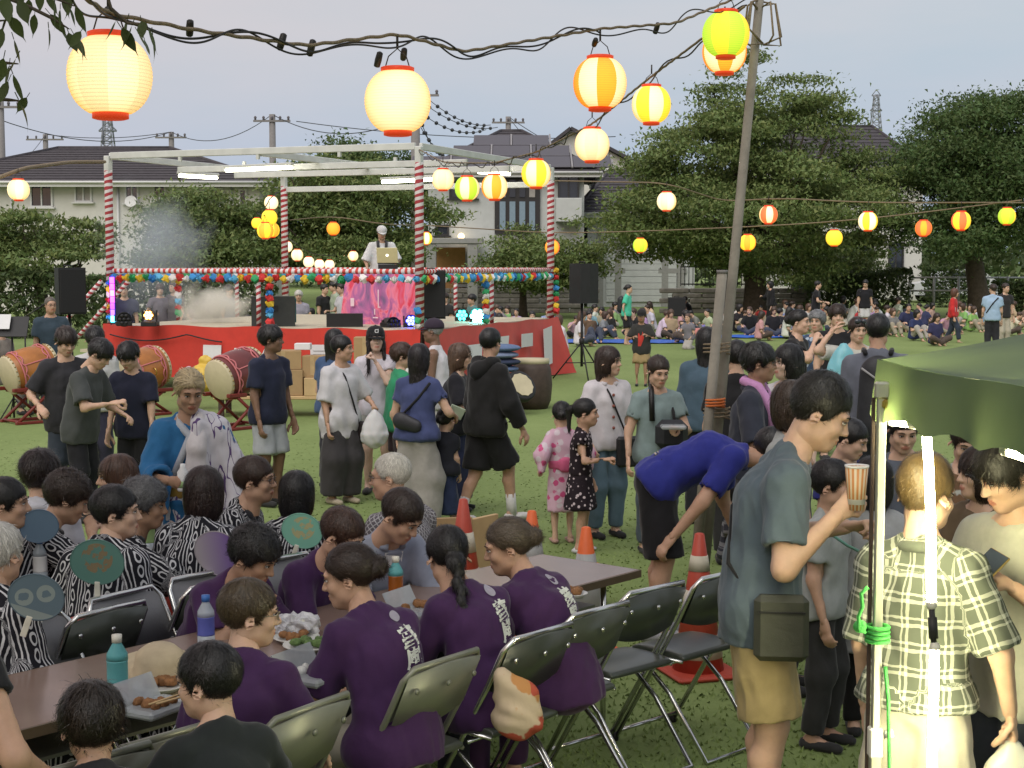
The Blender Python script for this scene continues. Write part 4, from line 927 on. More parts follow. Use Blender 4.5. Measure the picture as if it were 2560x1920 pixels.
Geo().box(((a.x + b_.x) / 2 - .2, -.14, ph / 2), (pw * .62, .1, ph * .9)).obj('door', WOODD, HM_)
LMP = mat('porch_lamp_glow', (1, .8, .5), .5, emit=(1, .72, .35), es=3.)
p = atk(995, 510, 61); Geo().ball((p.x, -.35, p.z - z0), .13, 10, 7).obj('porch_lamp', LMP, HM_)
for i in range(9): Geo().box((atk(1058, 600, d).x, -.3, .25 + i * .16), (2.6, .06, .12)).obj('slat', GREY, HM_)
# gabled house behind and right houses
d2 = 80; s2 = d2 / (F / K); H3 = thing('house', 'grey gabled house peeking out behind the solar panel roof', 'house', (0, d2, gz(80)))
a, b_, c_ = atk(1180, 330, d2), atk(1350, 345, d2), atk(1232, 282, d2); zb = gz(80)
gg = Geo(); gp = [(a.x, 0, 0), (b_.x, 0, 0), (b_.x, 0, b_.z - zb), (c_.x, 0, c_.z - zb), (a.x, 0, a.z - zb)]; gg.add(gp + [(x, 8, z) for x, y, z in gp], [(0, 1, 2, 3, 4), (9, 8, 7, 6, 5), (0, 5, 6, 1), (1, 6, 7, 2), (4, 9, 5, 0)], 0, False); gg.obj('wall', STUC2, H3)
gg = Geo()
for p, q in (((a.x - .6, a.z - zb - .2), (c_.x, c_.z - zb + .1)), ((c_.x, c_.z - zb + .1), (b_.x + 2.4, b_.z - zb - 1.1))): gg.poly([(p[0], -.5, p[1]), (q[0], -.5, q[1]), (q[0], 8.5, q[1]), (p[0], 8.5, p[1])], 0, .16)
gg.obj('roof', ROOF, H3); p = atk(1290, 340, d2); win(H3, (p.x, 0, p.z - zb), 1.1, 1.2, 2)
d3 = 66; z3 = gz(66); H4 = thing('house', 'white house with a timber framed garage wall behind the cherry tree', 'house', (0, d3, z3)); a, b_ = atk(1270, 330, d3), atk(1500, 640, d3)
Geo().box(((a.x + b_.x) / 2, 3.5, 2.0), (b_.x - a.x, 7, 4.0)).obj('wall', STUC, H4); gg = Geo()
for x in (1296, 1335, 1436, 1470): p = atk(x, 600, d3); gg.box((p.x, -.04, 1.6), (.28, .1, 3.2))
gg.box((atk(1315, 600, d3).x, -.05, atk(0, 585, d3).z - z3), (1.4, .09, .2)); gg.box((atk(1452, 600, d3).x, -.05, atk(0, 585, d3).z - z3), (1.2, .09, .2)); gg.obj('timber_frame', GREY, H4)
for i in range(9): Geo().box((atk(1385, 600, d3).x, -.06, .35 + i * .27), (3.0, .05, .255)).obj('shutter_slat', STUC, H4)
hiproof(H4, a.x, b_.x, 0, 7, 4.0, 6.0, .4)
H5 = thing('house', 'white house half hidden behind the big tree with a dark window band', 'house', (0, 72, gz(72))); a, b_ = atk(1660, 300, 72), atk(1990, 600, 72); z5 = gz(72)
Geo().box(((a.x + b_.x) / 2, 4, 2.9), (b_.x - a.x, 8, 5.8)).obj('wall', STUC2, H5); hiproof(H5, a.x, b_.x, 0, 8, 5.8, 8.4, .5)
for x, y, ww, hh in ((1700, 420, 40, 60), (1830, 540, 110, 60), (1935, 560, 30, 70), (1740, 620, 60, 50)): p = atk(x, y, 72); win(H5, (p.x, 0, p.z - z5), ww * 72 / (F / K), hh * 72 / (F / K), 2, None, frame=FRM)
# ---- stone retaining wall, fences
STONE = mat('weathered_stone', (.20, .185, .16), .9, var=.35, scale=4, bump=.6, bscale=18)
WR = thing('retaining_wall', 'long low wall of grey stone courses along the far edge of the lawn', 'wall', (0, 61, 0)); rng = np.random.default_rng(5); bm = []
for k in range(5):
    me = Geo().box((0, 0, 0), (1.15, .35, .19), ch=.03).mesh('stone', STONE); bm.append(me)
for row in range(5):
    x = -4.2 + (row % 2) * .5
    while x < 12.2:
        w_ = 1.18
        if not (3.0 < x < 6.4): o = link('stone', bm[rng.integers(5)], WR, (x, rng.normal(0, .015), gz(61) + .08 + row * .2)); o.scale = (1, 1, 1)
        x += w_
FEN = mat('black_railing', (.035, .035, .035), .5, .5); FENW = mat('white_pipe', (.45, .46, .44), .5, .2)
fr_ = thing('railing', 'black picket railing on top of the stone wall behind the trees', 'fence', (0, 60.9, gz(61) + 1.06)); x0, x1 = atk(1470, 600, 61).x, atk(1735, 600, 61).x
pk = Geo().box((0, 0, .4), (.03, .03, .8)).mesh('picket', FEN)
for i in range(int((x1 - x0) / .16)): link('picket', pk, fr_, (x0 + i * .16, 0, 0))
for z in (.08, .76): Geo().box(((x0 + x1) / 2, 0, z), (x1 - x0, .05, .05)).obj('rail', FEN, fr_)
pf = thing('pipe_fence', 'pale grey pipe fence beside the pale tree trunk on the right', 'fence', (0, 59, gz(59))); x0, x1 = atk(1965, 600, 59).x, atk(2230, 600, 59).x
for i in range(6): Geo().tube([(x0 + (x1 - x0) * i / 5, 0, 0), (x0 + (x1 - x0) * i / 5, 0, 1.5)], .05, 8).obj('post', FENW, pf)
for z in (.95, 1.45): Geo().tube([(x0, 0, z), (x1, 0, z)], .035, 8).obj('rail', FENW, pf)
# parked white car roof glimpsed behind the far hedge
CARW = mat('car_paint_white', (.62, .63, .64), .25, var=.02, spec=.6); p = atk(2065, 580, 70); cr_ = thing('parked_car', 'white car parked behind the far hedge, only its top visible', 'car', (p.x, 70, gz(70)))
pf_ = [(-2.1, .35), (-2.1, .85), (-1.3, .98), (-.7, 1.48), (.9, 1.5), (1.6, 1.0), (2.1, .85), (2.1, .35)]
g = Geo(); g.add([(x, -.8, z) for x, z in pf_] + [(x, .8, z) for x, z in pf_], [tuple(range(8)), tuple(range(8, 16))[::-1]] + [(i, i + 8, (i + 1) % 8 + 8, (i + 1) % 8) for i in range(8)], 0, False); g.obj('body', CARW, cr_)
for x in (-1.3, 1.3):
    for y in (-.75, .75): Geo().lathe([(.001, -.1), (.32, -.1), (.32, .1), (.001, .1)], 14, (x, y, .32), rot=Matrix.Rotation(pi / 2, 3, 'X')).obj('wheel', mat('tyre', (.02, .02, .02), .8), cr_)
Geo().box((.1, -.81, 1.2), (1.5, .02, .35)).obj('side_window', GLAS, cr_)
# ---- utility poles, wires, pylons, aerial
CONC = mat('concrete_pole', (.20, .19, .18), .8, var=.15); WIREM = mat('black_wire', (.05, .055, .06), .6); INS = mat('insulator', (.12, .11, .12), .4)
def upole(x, ytop, d, lab, arms=1, r=.16, w=1.9):
    p = atk(x, ytop, d); t = thing('utility_pole', lab, 'utility pole', (p.x, d, 0)); Geo().tube([(0, 0, 0), (0, 0, p.z)], r, 10, rs=[r * 1.3, r]).obj('pole', CONC, t)
    for a in range(arms):
        z = p.z - .35 - a * .9; Geo().box((0, -.15, z), (w, .1, .1)).obj('crossarm', CONC, t)
        for i in range(5): Geo().lathe([(.02, 0), (.07, .03), (.05, .08), (.08, .12), (.04, .2)], 8, (-w / 2 + .1 + i * (w - .2) / 4, -.15, z + .05)).obj('insulator', INS, t)
    return p
P1 = upole(370, 285, 95, 'utility pole behind the left house roof, second from the left edge'); P2 = upole(588, 247, 80, 'utility pole with a crossarm standing over the back of the stage'); P0_ = upole(98, 290, 100, 'small utility pole left of the dark hipped roof', w=2.4)
P3 = upole(897, 190, 72, 'brown utility pole hidden partly by the second big lantern', 1, .2, 2.2); P4 = upole(1098, 252, 90, 'utility pole behind the solar panel house', 1); P5 = upole(0, 215, 70, 'tall utility pole cut by the left edge of view', 1)
def wire(lab, a, b_, sag, r=.022, n=14, beads=0, group='overhead power lines'):
    a, b_ = Vector(a), Vector(b_); pts = [a.lerp(b_, i / n) - Vector((0, 0, sag * 4 * (i / n) * (1 - i / n))) for i in range(n + 1)]; g = Geo().tube(pts, r, 4)
    if beads:
        for i in range(1, beads): q = a.lerp(b_, i / beads) - Vector((0, 0, sag * 4 * (i / beads) * (1 - i / beads))); g.ball(q, .1, 6, 5)
    tag(g.obj('power_line', WIREM), lab, 'power line', group)
wire('power line from the left edge pole to the middle left pole', P5 - Vector((.3, 0, .8)), P1, .8); wire('lower power line drooping across the left sky', P5 - Vector((.3, 0, 3.2)), P0_, .5); wire('power line between the two poles over the left house', P1, P2, .9)
wire('power line from the small left pole to its neighbour', P0_, P1, .3); wire('power line running right from the crossarm pole', P2, atk(830, 275, 75), .6); wire('straight power line passing behind the solar roof', atk(640, 262, 84), atk(1330, 295, 84), .4)
for i, (y0, y1, x1) in enumerate(((195, 270, 1060), (215, 275, 1075), (240, 280, 1050), (250, 335, 960), (268, 345, 990))): wire('beaded power line %s fanning from the brown pole' % ('topmost', 'second', 'third', 'fourth', 'lowest')[i], atk(905, y0, 72), atk(x1, y1, 88), .5, .02, 12, 9)
for x1, y1 in ((1230, 330), (1180, 345)): wire('power line slanting down right of the solar panel house' if x1 == 1230 else 'shorter power line slanting beside the gabled house', P4, atk(x1, y1, 88), .1)
STL = mat('pylon_steel', (.26, .28, .31), .6, .2)
def pylon(x, ytop, ybot, d, wtop, wbot, lab, arms=True):
    p = atk(x, ytop, d); s = d / (F / K); t = thing('pylon', lab, 'pylon', (p.x, d, 0)); g = Geo(); H = p.z; zb = atk(x, ybot, d).z; m = 7
    for k in range(m + 1):
        z = zb + (H - zb) * k / m; hw = (wbot + (wtop - wbot) * k / m) * s / 2
        if k < m:
            z2 = zb + (H - zb) * (k + 1) / m; h2 = (wbot + (wtop - wbot) * (k + 1) / m) * s / 2
            for sx in (-1, 1):
                for sy in (-1, 1): g.tube([(sx * hw, sy * hw, z), (sx * h2, sy * h2, z2)], .12, 4)
                g.tube([(sx * hw, -hw, z), (-sx * h2, -h2, z2)], .08, 4)
        g.tube([(-hw, -hw, z), (hw, -hw, z)], .08, 4)
    for sx in (-1, 1):
        for sy in (-1, 1): g.tube([(sx * wbot * s / 2, sy * wbot * s / 2, zb), (sx * wbot * s, sy * wbot * s, 0)], .14, 4)
    g.obj('lattice', STL, t)
    if arms:
        a = Geo()
        for k, w_ in ((.98, 2.4), (.6, 3.2)): z = zb + (H - zb) * k; ww = w_ * wtop * s; a.tube([(-ww / 2, 0, z), (ww / 2, 0, z)], .12, 4); a.tube([(-ww / 2, 0, z), (0, 0, z + 1.2)], .09, 4); a.tube([(ww / 2, 0, z), (0, 0, z + 1.2)], .09, 4)
        a.obj('crossarm', STL, t)
pylon(232, 248, 335, 210, 12, 26, 'lattice mast above the left house below the biggest lantern'); pylon(1893, 205, 290, 300, 8, 22, 'distant lattice pylon between the two big trees')
p = atk(193, 215, 64); ae = thing('aerial', 'thin television aerial on the ridge of the left house', 'aerial', (p.x, 66, 0)); Geo().tube([(0, 0, atk(193, 312, 66).z), (0, 0, p.z)], .035, 5).obj('mast', STL, ae); g = Geo()
g.tube([(-.9, 0, p.z - .05), (.5, 0, p.z - .05)], .03, 4); [g.tube([(x, -.25, p.z - .05), (x, .25, p.z - .05)], .02, 4) for x in np.linspace(-.85, .45, 7)]; g.obj('element', STL, ae)

rng = np.random.default_rng(77); cl = np.stack([rng.uniform(-60, 75, 420), rng.uniform(98, 116, 420), rng.uniform(.6, 4.2, 420)], 1)
V, Q, A = leaves(np.concatenate([c + rng.normal(size=(90, 3)) * (1.5, .8, .7) for c in cl]), .62, rng, .3); tag(Geo().add(V, Q, 0, False, A).obj('treeline', LEAF3, None, True), kind='stuff')
# ================================================================ THE STAGE
def spiral_mat(nm, c1, c2, per, k, axis=2):
    m, t, b = newmat(nm); co = nd(t, 'ShaderNodeTexCoord'); sp = nd(t, 'ShaderNodeSeparateXYZ'); t.links.new(co.outputs['Object'], sp.inputs[0]); o = [i for i in range(3) if i != axis]
    a = M_(t, 'ARCTAN2', sp.outputs[o[0]], sp.outputs[o[1]]); n = nd(t, 'ShaderNodeTexNoise', Scale=5.0); t.links.new(co.outputs['Object'], n.inputs['Vector'])
    f = M_(t, 'LESS_THAN', M_(t, 'FRACT', M_(t, 'ADD', M_(t, 'DIVIDE', sp.outputs[axis], per), M_(t, 'ADD', M_(t, 'MULTIPLY', a, k), M_(t, 'MULTIPLY', n.outputs[0], .5)))), .5)
    mx = nd(t, 'ShaderNodeMixRGB'); t.links.new(f, mx.inputs[0]); mx.inputs[1].default_value = (*c1, 1); mx.inputs[2].default_value = (*c2, 1); t.links.new(mx.outputs[0], b.inputs['Base Color']); b.inputs['Roughness'].default_value = .7
    return m
RED, WHI = (.36, .035, .045), (.66, .62, .62)
POSTM = spiral_mat('red_white_wrap', WHI, RED, .105, .16); RAILX = spiral_mat('red_white_wrap_rail', WHI, (.5, .05, .04), .11, .16, 0); RAILY = spiral_mat('red_white_wrap_rail', WHI, (.5, .05, .04), .11, .16, 1)
PIPE = mat('painted_white_steel', (.56, .57, .54), .45, .0, var=.12, scale=4); BOARD = mat('pale_floor_board', (.50, .45, .33), .6, var=.15, scale=3, bump=.15, bscale=20); BLKB = mat('black_box', (.016, .016, .017), .55, var=.2, bump=.15, bscale=120)
GRILL = mat('speaker_grille', (.012, .012, .013), .7, var=.3, scale=200); REDC = mat('red_curtain', (.52, .036, .022), .8, var=.12, scale=4, sheen=.2); PAPER = mat('white_paper', (.66, .66, .66), .8, var=.04); DARKW = mat('dark_timber', (.06, .04, .03), .8, var=.3)
PAPF = objcol_mat('crepe_paper', .8, var=.15, scale=30, bump=.3)
SA = radians(22); SO = Vector((-1.45, 24.2, 0)); SS = 5.85; FZ = 1.08; SROT = pi / 2 - SA
SM = Matrix.Rotation(SROT, 3, 'Z')
def sw_(x, y, z): return SO + SM @ Vector((x, y, z))
ST = thing('festival_stage', 'square festival stage with striped posts, bare white roof frame and red curtain skirt', 'stage', SO, SROT)
pl = Geo().box((0, 0, 0), (.285, SS, .05), ch=.006).mesh('floor_board', BOARD)
for i in range(20): link('floor_board', pl, ST, (.15 + i * .2925, SS / 2, FZ - .025))
g = Geo()
for i in range(5): g.box((.1 + i * 1.41, SS / 2, FZ - .12), (.09, SS, .14))
g.obj('joist', DARKW, ST)
for x in (.1, 2.9, 5.7):
    for y in (.1, 2.0, 3.9, 5.7): Geo().box((x, y, (FZ - .2) / 2), (.1, .1, FZ - .2)).obj('prop', DARKW, ST)
PT = 3.95
for x, y in ((0, 0), (SS, 0), (0, SS), (SS, SS)):
    Geo().tube([(0, 0, 0), (0, 0, 2.62), (0, 0, 2.64)], .072, 14, rs=[.07, .07, .066]).obj('post', POSTM, ST, loc=(x, y, 1.06)); Geo().box((x, y, .53), (.13, .13, 1.06)).obj('post_foot', DARKW, ST); Geo().box((x, y, 3.8), (.11, .11, .3), ch=.01).obj('post_head', PIPE, ST)
def beam(a, b_, nm='roof_beam', wd=.06, ht=.11):
    a, b_ = Vector(a), Vector(b_); v = b_ - a; r = Matrix.Rotation(math.atan2(v.y, v.x), 3, 'Z'); Geo().box(tuple((a + b_) / 2), (v.length, wd, ht), r, ch=.008).obj(nm, PIPE, ST)
for a, b_ in (((0, .06, PT), (0, SS - .06, PT)), ((.06, 0, PT), (SS - .06, 0, PT)), ((SS, .06, PT), (SS, SS - .06, PT)), ((.06, SS, PT), (SS - .06, SS, PT)), ((2.0, .05, PT - .13), (2.0, SS - .05, PT - .13)), ((3.9, .05, PT - .13), (3.9, SS - .05, PT - .13)), ((.05, 2.9, PT - .02), (SS - .05, 2.9, PT - .02)), ((SS, .06, PT - .32), (SS, SS - .06, PT - .32))): beam(a, b_)
for y in (1.4, 2.9, 4.4):
    for x in (0, 2.0, 3.9): Geo().box((x, y, PT - .07), (.05, .05, .12)).obj('hanger', PIPE, ST)
RZ = 2.0
for a, b_, m in (((0, .07, RZ), (0, SS - .07, RZ), RAILY), ((SS, .07, RZ), (SS, SS - .07, RZ), RAILY), ((.07, 0, RZ), (SS - .07, 0, RZ), RAILX), ((.07, SS, RZ), (SS - .07, SS, RZ), RAILX)): Geo().tube([Vector(a).lerp(Vector(b_), i / 6) for i in range(7)], .042, 10).obj('hand_rail', m, ST)
for x, y in ((2, SS), (4, SS), (0, SS / 2), (SS / 2, 0), (SS, 2), (SS, 4)): Geo().tube([(0, 0, 0), (0, 0, RZ - FZ)], .04, 8).obj('rail_post', POSTM, ST, loc=(x, y, FZ))
stp = Geo().tube([(0, 0, 0), (0, 0, 1.9)], .04, 8); o = stp.obj('stair_rail', POSTM, ST, loc=(.2, SS + 1.75, .55)); o.rotation_euler = (radians(48), 0, 0); o = stp.obj('stair_rail', POSTM, ST, loc=(1.0, SS + 1.75, .55)); o.rotation_euler = (radians(48), 0, 0)
for i in range(4): Geo().box((.6, SS + .28 + i * .32, .86 - i * .25), (.95, .32, .05)).obj('stair_tread', BOARD, ST)
def skirt_cloth(pts, zt, zb, nm, wave=.03, flare=None):
    P = [Vector(p) for p in pts]; n = 60; m = 9; V = []; A = P[0]; B = P[-1]; nrm = Vector((B.y - A.y, -(B.x - A.x), 0)).normalized()
    for i in range(n + 1):
        u = i / n; p = A.lerp(B, u)
        for j in range(m + 1):
            v = j / m; q = p + nrm * (.02 + wave * v * sin(u * 38 + 2 * sin(u * 9)) + .05 * v) ; z = zt - (zt - zb) * v - .03 * sin(u * pi * 4) ** 2 * (1 - v)
            if flare: q = q + nrm * flare * max(0, u - .72) ** 1.5 * v * 6 + (B - A).normalized() * max(0, u - .8) * v * .6; z -= max(0, u - .6) * v * .35
            V.append((q.x, q.y, max(z, .02)))
    F_ = [(i * (m + 1) + j, (i + 1) * (m + 1) + j, (i + 1) * (m + 1) + j + 1, i * (m + 1) + j + 1) for i in range(n) for j in range(m)]
    return Geo().add(V, F_, 0, True).obj(nm, REDC, ST)
sk1 = skirt_cloth([(-.08, SS + .1, 0), (-.08, -.06, 0)], FZ + .02, .22, 'curtain_skirt'); sk2 = skirt_cloth([(-.1, -.1, 0), (SS + .1, -.1, 0)], FZ + .02, .12, 'curtain_skirt', .025, .3)
def patch_f(y0, y1, z0, z1, sk, sh=.0): Geo().poly([(-.19, y0, z0), (-.19, y1, z0), (-.16, y1 + sh, z1), (-.16, y0 + sh, z1)], 0, .006).obj('white_patch', PAPER, sk)
for y0, y1, z0, z1 in ((3.55, 3.9, .3, .78), (2.95, 3.3, .35, .74), (.55, 1.0, .45, .95), (-.02, .2, .3, .7)): patch_f(y0, y1, z0, z1, sk1)
def patch_s(pts, sk): Geo().poly([(x, -.235 - .03 * (z < .5), z) for x, z in pts], 0, .006).obj('white_patch', PAPER, sk)
for q in ([(1.3, .45), (1.85, .45), (1.95, .78), (1.3, .78)], [(2.55, .2), (2.95, .2), (3.15, .86), (2.65, .86)], [(3.75, .62), (4.3, .62), (4.3, .86), (3.75, .86)], [(4.85, .2), (5.25, .25), (5.3, .95), (4.85, .9)]): patch_s(q, sk2)
# paper flower garlands
def flower_mesh(seed):
    rng = np.random.default_rng(seed); g = Geo()
    for k in range(5):
        n = 9; a = np.arange(n) * 2 * pi / n + rng.uniform(0, 1); r0 = .075 - .012 * k; rr = r0 * (1 + .12 * np.sin(a * 3 + k)); z = -.03 + .02 * k; tilt = .035 - .003 * k
        V = [(0, 0, z - tilt)] + [(rr[i] * cos(a[i]), rr[i] * sin(a[i]), z + tilt * (.6 if i % 2 else 1.2) + rng.normal(0, .006)) for i in range(n)]
        g.add(V, [(0, 1 + i, 1 + (i + 1) % n) for i in range(n)], 0, False)
    g.ball((0, 0, 0), (.055, .055, .045), 9, 6); return g.mesh('paper_flower', PAPF)
FM = [flower_mesh(i) for i in range(3)]; FC = [(.62, .05, .05), (.06, .28, .62), (.75, .52, .05), (.05, .36, .14), (.75, .72, .70), (.12, .42, .66)]; frng = random.Random(4)
def garland(lab, a, b_, n, grp='paper flower garlands on the stage', sag=.03):
    a, b_ = Vector(a), Vector(b_); t = thing('flower_garland', lab, 'garland', sw_(*a), SROT, grp)
    Geo().tube([(b_ - a) * (i / 8) for i in range(9)], .006, 4).obj('string', PAPER, t); last = None
    for i in range(n):
        p = (b_ - a) * ((i + .5) / n) - Vector((0, 0, sag * abs(sin(i * 1.3)))) + Vector((-.05, -.05, 0)); c = frng.choice([x for x in FC if x != last]); last = c
        o = link('paper_flower', FM[i % 3], t, p, (radians(90 + frng.uniform(-30, 30)), frng.uniform(-.5, .5), frng.uniform(2.6, 4.2))); o.color = (*c, 1); s = frng.uniform(.9, 1.15); o.scale = (s, s, s)
garland('long paper flower garland under the left front stage rail', (0, SS, RZ - .1), (0, 0, RZ - .1), 44); garland('long paper flower garland under the right stage rail', (0, 0, RZ - .1), (SS, 0, RZ - .1), 44)
garland('short hanging paper flower garland halfway along the left front rail', (0, SS / 2 - .2, RZ - .2), (0, SS / 2 - .2, FZ + .08), 7); garland('short hanging paper flower garland halfway along the right rail', (SS / 2 - .3, 0, RZ - .2), (SS / 2 - .3, 0, FZ + .02), 8)
garland('short paper flower garland down the left striped post', (0, SS + .02, RZ - .15), (0, SS + .02, FZ + .1), 7); garland('short paper flower garland down the right hand striped post', (SS + .08, -.06, RZ + .05), (SS + .08, -.06, FZ + .1), 8)
garland('short paper flower garland beside the black speaker', (0, .05, FZ + .35), (0, .05, FZ + .02), 3); garland('paper flower garland along the back stage rail', (SS, SS, RZ - .1), (SS, 0, RZ - .1), 40); garland('paper flower garland along the left end stage rail', (.3, SS, RZ - .1), (SS, SS, RZ - .1), 30)
garland('hanging paper flower garland on a short striped post at the left back', (2, SS, RZ - .15), (2, SS, FZ + .1), 6)
# fluorescent battens under the roof
FLU = mat('fluorescent_tube', (1, 1, .9), .5, emit=(1, .97, .74), es=9.); TUBES = []
def batten(lab, a, b_):
    a, b_ = Vector(a), Vector(b_); v = b_ - a; t = thing('fluorescent_lamp', lab, 'lamp', sw_(*((a + b_) / 2)), SROT + math.atan2(v.y, v.x), 'fluorescent lamps under the stage roof frame'); L = v.length
    Geo().box((0, 0, .06), (L, .09, .05), ch=.01).obj('housing', PIPE, t); Geo().tube([(-L / 2 + .03, 0, 0), (L / 2 - .03, 0, 0)], .03, 8).obj('tube', FLU, t)
def batw(lab, x0, y0, x1, y1, d0, d1): a, b_ = SM.transposed() @ (atk(x0, y0, d0) - SO), SM.transposed() @ (atk(x1, y1, d1) - SO); batten(lab, a, b_)
batw('longest lit fluorescent lamp in the middle of the stage roof', 486, 365, 632, 365, 27.6, 26.7); batw('lit fluorescent lamp at the left end of the stage roof', 385, 379, 471, 385, 28.5, 29.3); batw('lit fluorescent lamp behind the middle striped post', 824, 390, 958, 390, 29.3, 28.2); batw('lit fluorescent lamp above the orange lantern', 1032, 371, 1103, 377, 29.5, 30.2)
# DJ desk, banner, laptop
def printm():
    m, t, b = newmat('printed_banner'); co = nd(t, 'ShaderNodeTexCoord'); mp = nd(t, 'ShaderNodeMapping'); mp.inputs['Rotation'].default_value = (0, .5, 0); mp.inputs['Scale'].default_value = (1.3, 1.3, .8); t.links.new(co.outputs['Object'], mp.inputs[0])
    n = nd(t, 'ShaderNodeTexNoise', Scale=2.2, Detail=4.0, Distortion=1.4); t.links.new(mp.outputs[0], n.inputs['Vector']); r = nd(t, 'ShaderNodeValToRGB'); t.links.new(n.outputs[0], r.inputs[0]); e = r.color_ramp.elements
    e[0].position = .3; e[0].color = (.16, .09, .20, 1); e[1].position = .72; e[1].color = (.62, .10, .20, 1); x = e.new(.45); x.color = (.42, .12, .30, 1); x = e.new(.53); x.color = (.75, .20, .30, 1); x = e.new(.62); x.color = (.66, .03, .07, 1)
    t.links.new(r.outputs[0], b.inputs['Base Color']); b.inputs['Roughness'].default_value = .6; return m
PRINT = printm(); bl, br = atk(747, 706, 26.8), atk(903, 700, 26.2)
dk = thing('dj_desk', 'desk at the back of the stage draped in a pink and purple printed banner', 'desk', ((bl.x + br.x) / 2, (bl.y + br.y) / 2, FZ), math.atan2(br.y - bl.y, br.x - bl.x)); Wd = (br - bl).length
Geo().box((0, .3, .88), (Wd * .95, .5, .05), ch=.01).obj('desk_top', BLKB, dk)
for x in (-.45, .45): Geo().box((x * Wd, .3, .43), (.05, .45, .86)).obj('leg', BLKB, dk)
n = 40; V = []
for i in range(n + 1):
    for j in range(9): u = i / n - .5; v = j / 8; V.append((u * Wd * (1 + .06 * v), .03 - .045 * v * sin(i * .9 + sin(i * .33) * 2) - .16 * v, .9 - .9 * v))
o = Geo().add(V, [(i * 9 + j, (i + 1) * 9 + j, (i + 1) * 9 + j + 1, i * 9 + j + 1) for i in range(n) for j in range(8)]).obj('banner', PRINT, dk)
WGL = mat('white_banner_mark', (.8, .6, .65), .6)
for x, z, w_, h_ in ((-.34, .38, .07, .14), (.02, .45, .018, .3), (-.02, .12, .1, .02), (-.03, .22, .02, .1), (.03, .3, .05, .02)): Geo().box((x * Wd, -.155, z), (w_, .006, h_)).obj('print_mark', WGL, o)
p = atk(838, 556, 26.9); LAPM = mat('laptop_lid', (.62, .56, .30), .4, var=.03); lt_ = thing('laptop', 'pale yellow laptop lid with a glowing dot open on the desk', 'laptop', (p.x, p.y, FZ + .905), -.12)
GLOW = mat('lit_logo', (1, 1, .9), .4, emit=(1, 1, .85), es=1.6)
Geo().box((0, .1, .14), (.36, .24, .02), ch=.005).obj('keyboard', BLKB, lt_); Geo().box((0, -.06, .28), (.37, .015, .27), Matrix.Rotation(radians(12), 3, 'X'), ch=.006).obj('lid', LAPM, lt_); Geo().box((0, 0, .08), (.3, .25, .09)).obj('stand', BLKB, lt_)
Geo().lathe([(.001, -.002), (.022, -.002), (.022, .002), (.001, .002)], 14, (0, -.071, .28), rot=Matrix.Rotation(radians(90), 3, 'X')).obj('logo', GLOW, lt_); Geo().box((-.06, -.084, .385), (.2, .004, .022)).obj('sticker', BLKB, lt_)
# loudspeakers
def speaker(lab, x, y, d, w_, h_, dz, yaw, stand=None, grp='black loudspeakers'):
    p = atk(x, y, d); t = thing('loudspeaker', lab, 'loudspeaker', (p.x, d, p.z), yaw, grp)
    g = Geo(); pr = [(-w_ / 2, -dz / 2), (w_ / 2, -dz / 2), (w_ / 2, dz * .1), (w_ * .3, dz / 2), (-w_ * .3, dz / 2), (-w_ / 2, dz * .1)]
    g.add([(a, b_, 0) for a, b_ in pr] + [(a, b_, h_) for a, b_ in pr], [tuple(range(6))[::-1], tuple(range(6, 12))] + [(i, (i + 1) % 6, (i + 1) % 6 + 6, i + 6) for i in range(6)], 0, False); g.obj('cabinet', BLKB, t)
    Geo().box((0, -dz / 2 - .012, h_ / 2), (w_ * .93, .02, h_ * .95), ch=.008).obj('grille', GRILL, t)
    gg = Geo(); gg.tube([(-.07, 0, h_), (-.06, 0, h_ + .03), (.06, 0, h_ + .03), (.07, 0, h_)], .012, 6); gg.obj('handle', BLKB, t)
    if stand:
        s = thing('speaker_stand', stand, 'stand', (p.x, d, 0), yaw); Geo().tube([(0, 0, .25), (0, 0, p.z)], .025, 8).obj('pole', BLKB, s)
        Geo().lathe([(.03, 0), (.05, .02), (.05, .09), (.03, .11)], 10, (0, 0, .66)).obj('collar', BLKB, s); Geo().tube([(0, 0, p.z), (0, 0, p.z + .1)], .03, 8)
        for k in range(3):
            a = k * 2 * pi / 3 + .4; Geo().tube([(0, 0, .7), (.55 * cos(a), .55 * sin(a), .02)], .014, 6).obj('leg', BLKB, s); Geo().tube([(0, 0, .32), (.3 * cos(a), .3 * sin(a), .31)], .01, 6).obj('brace', BLKB, s)
    return t
speaker('black loudspeaker on a tripod at the left of the stage', 150, 678, 24.0, .42, .72, .4, .55, 'black stand under the left loudspeaker'); speaker('black loudspeaker on a tripod out on the lawn right of the stage', 1257, 655, 28.0, .44, .72, .4, 2.4, 'black tripod under the lawn loudspeaker')
speaker('black loudspeaker standing on the front corner of the stage', 931, 688, 24.9, .47, .78, .4, .05); speaker('small black speaker with a white strip among the far picnickers', 1461, 683, 45, .5, .55, .4, 0)
p = atk(585, 722, 25.6); mw = thing('stage_monitor', 'large dark wedge monitor speaker on the stage floor', 'loudspeaker', (p.x, p.y + .3, FZ), .15); pr = [(-.3, 0), (.34, 0), (.34, .16), (.02, .5), (-.3, .5)]
Geo().add([(-.36, y, z) for y, z in pr] + [(.36, y, z) for y, z in pr], [tuple(range(5)), tuple(range(5, 10))[::-1]] + [(i, i + 5, (i + 1) % 5 + 5, (i + 1) % 5) for i in range(5)], 0, False).obj('cabinet', mat('charcoal_box', (.04, .045, .042), .6), mw); Geo().box((.37, .05, .26), (.02, .5, .4)).obj('side_panel', mat('teal_panel', (.03, .13, .13), .6), mw); Geo().box((-.02, -.305, .3), (.2, .02, .1)).obj('handle', BLKB, mw)
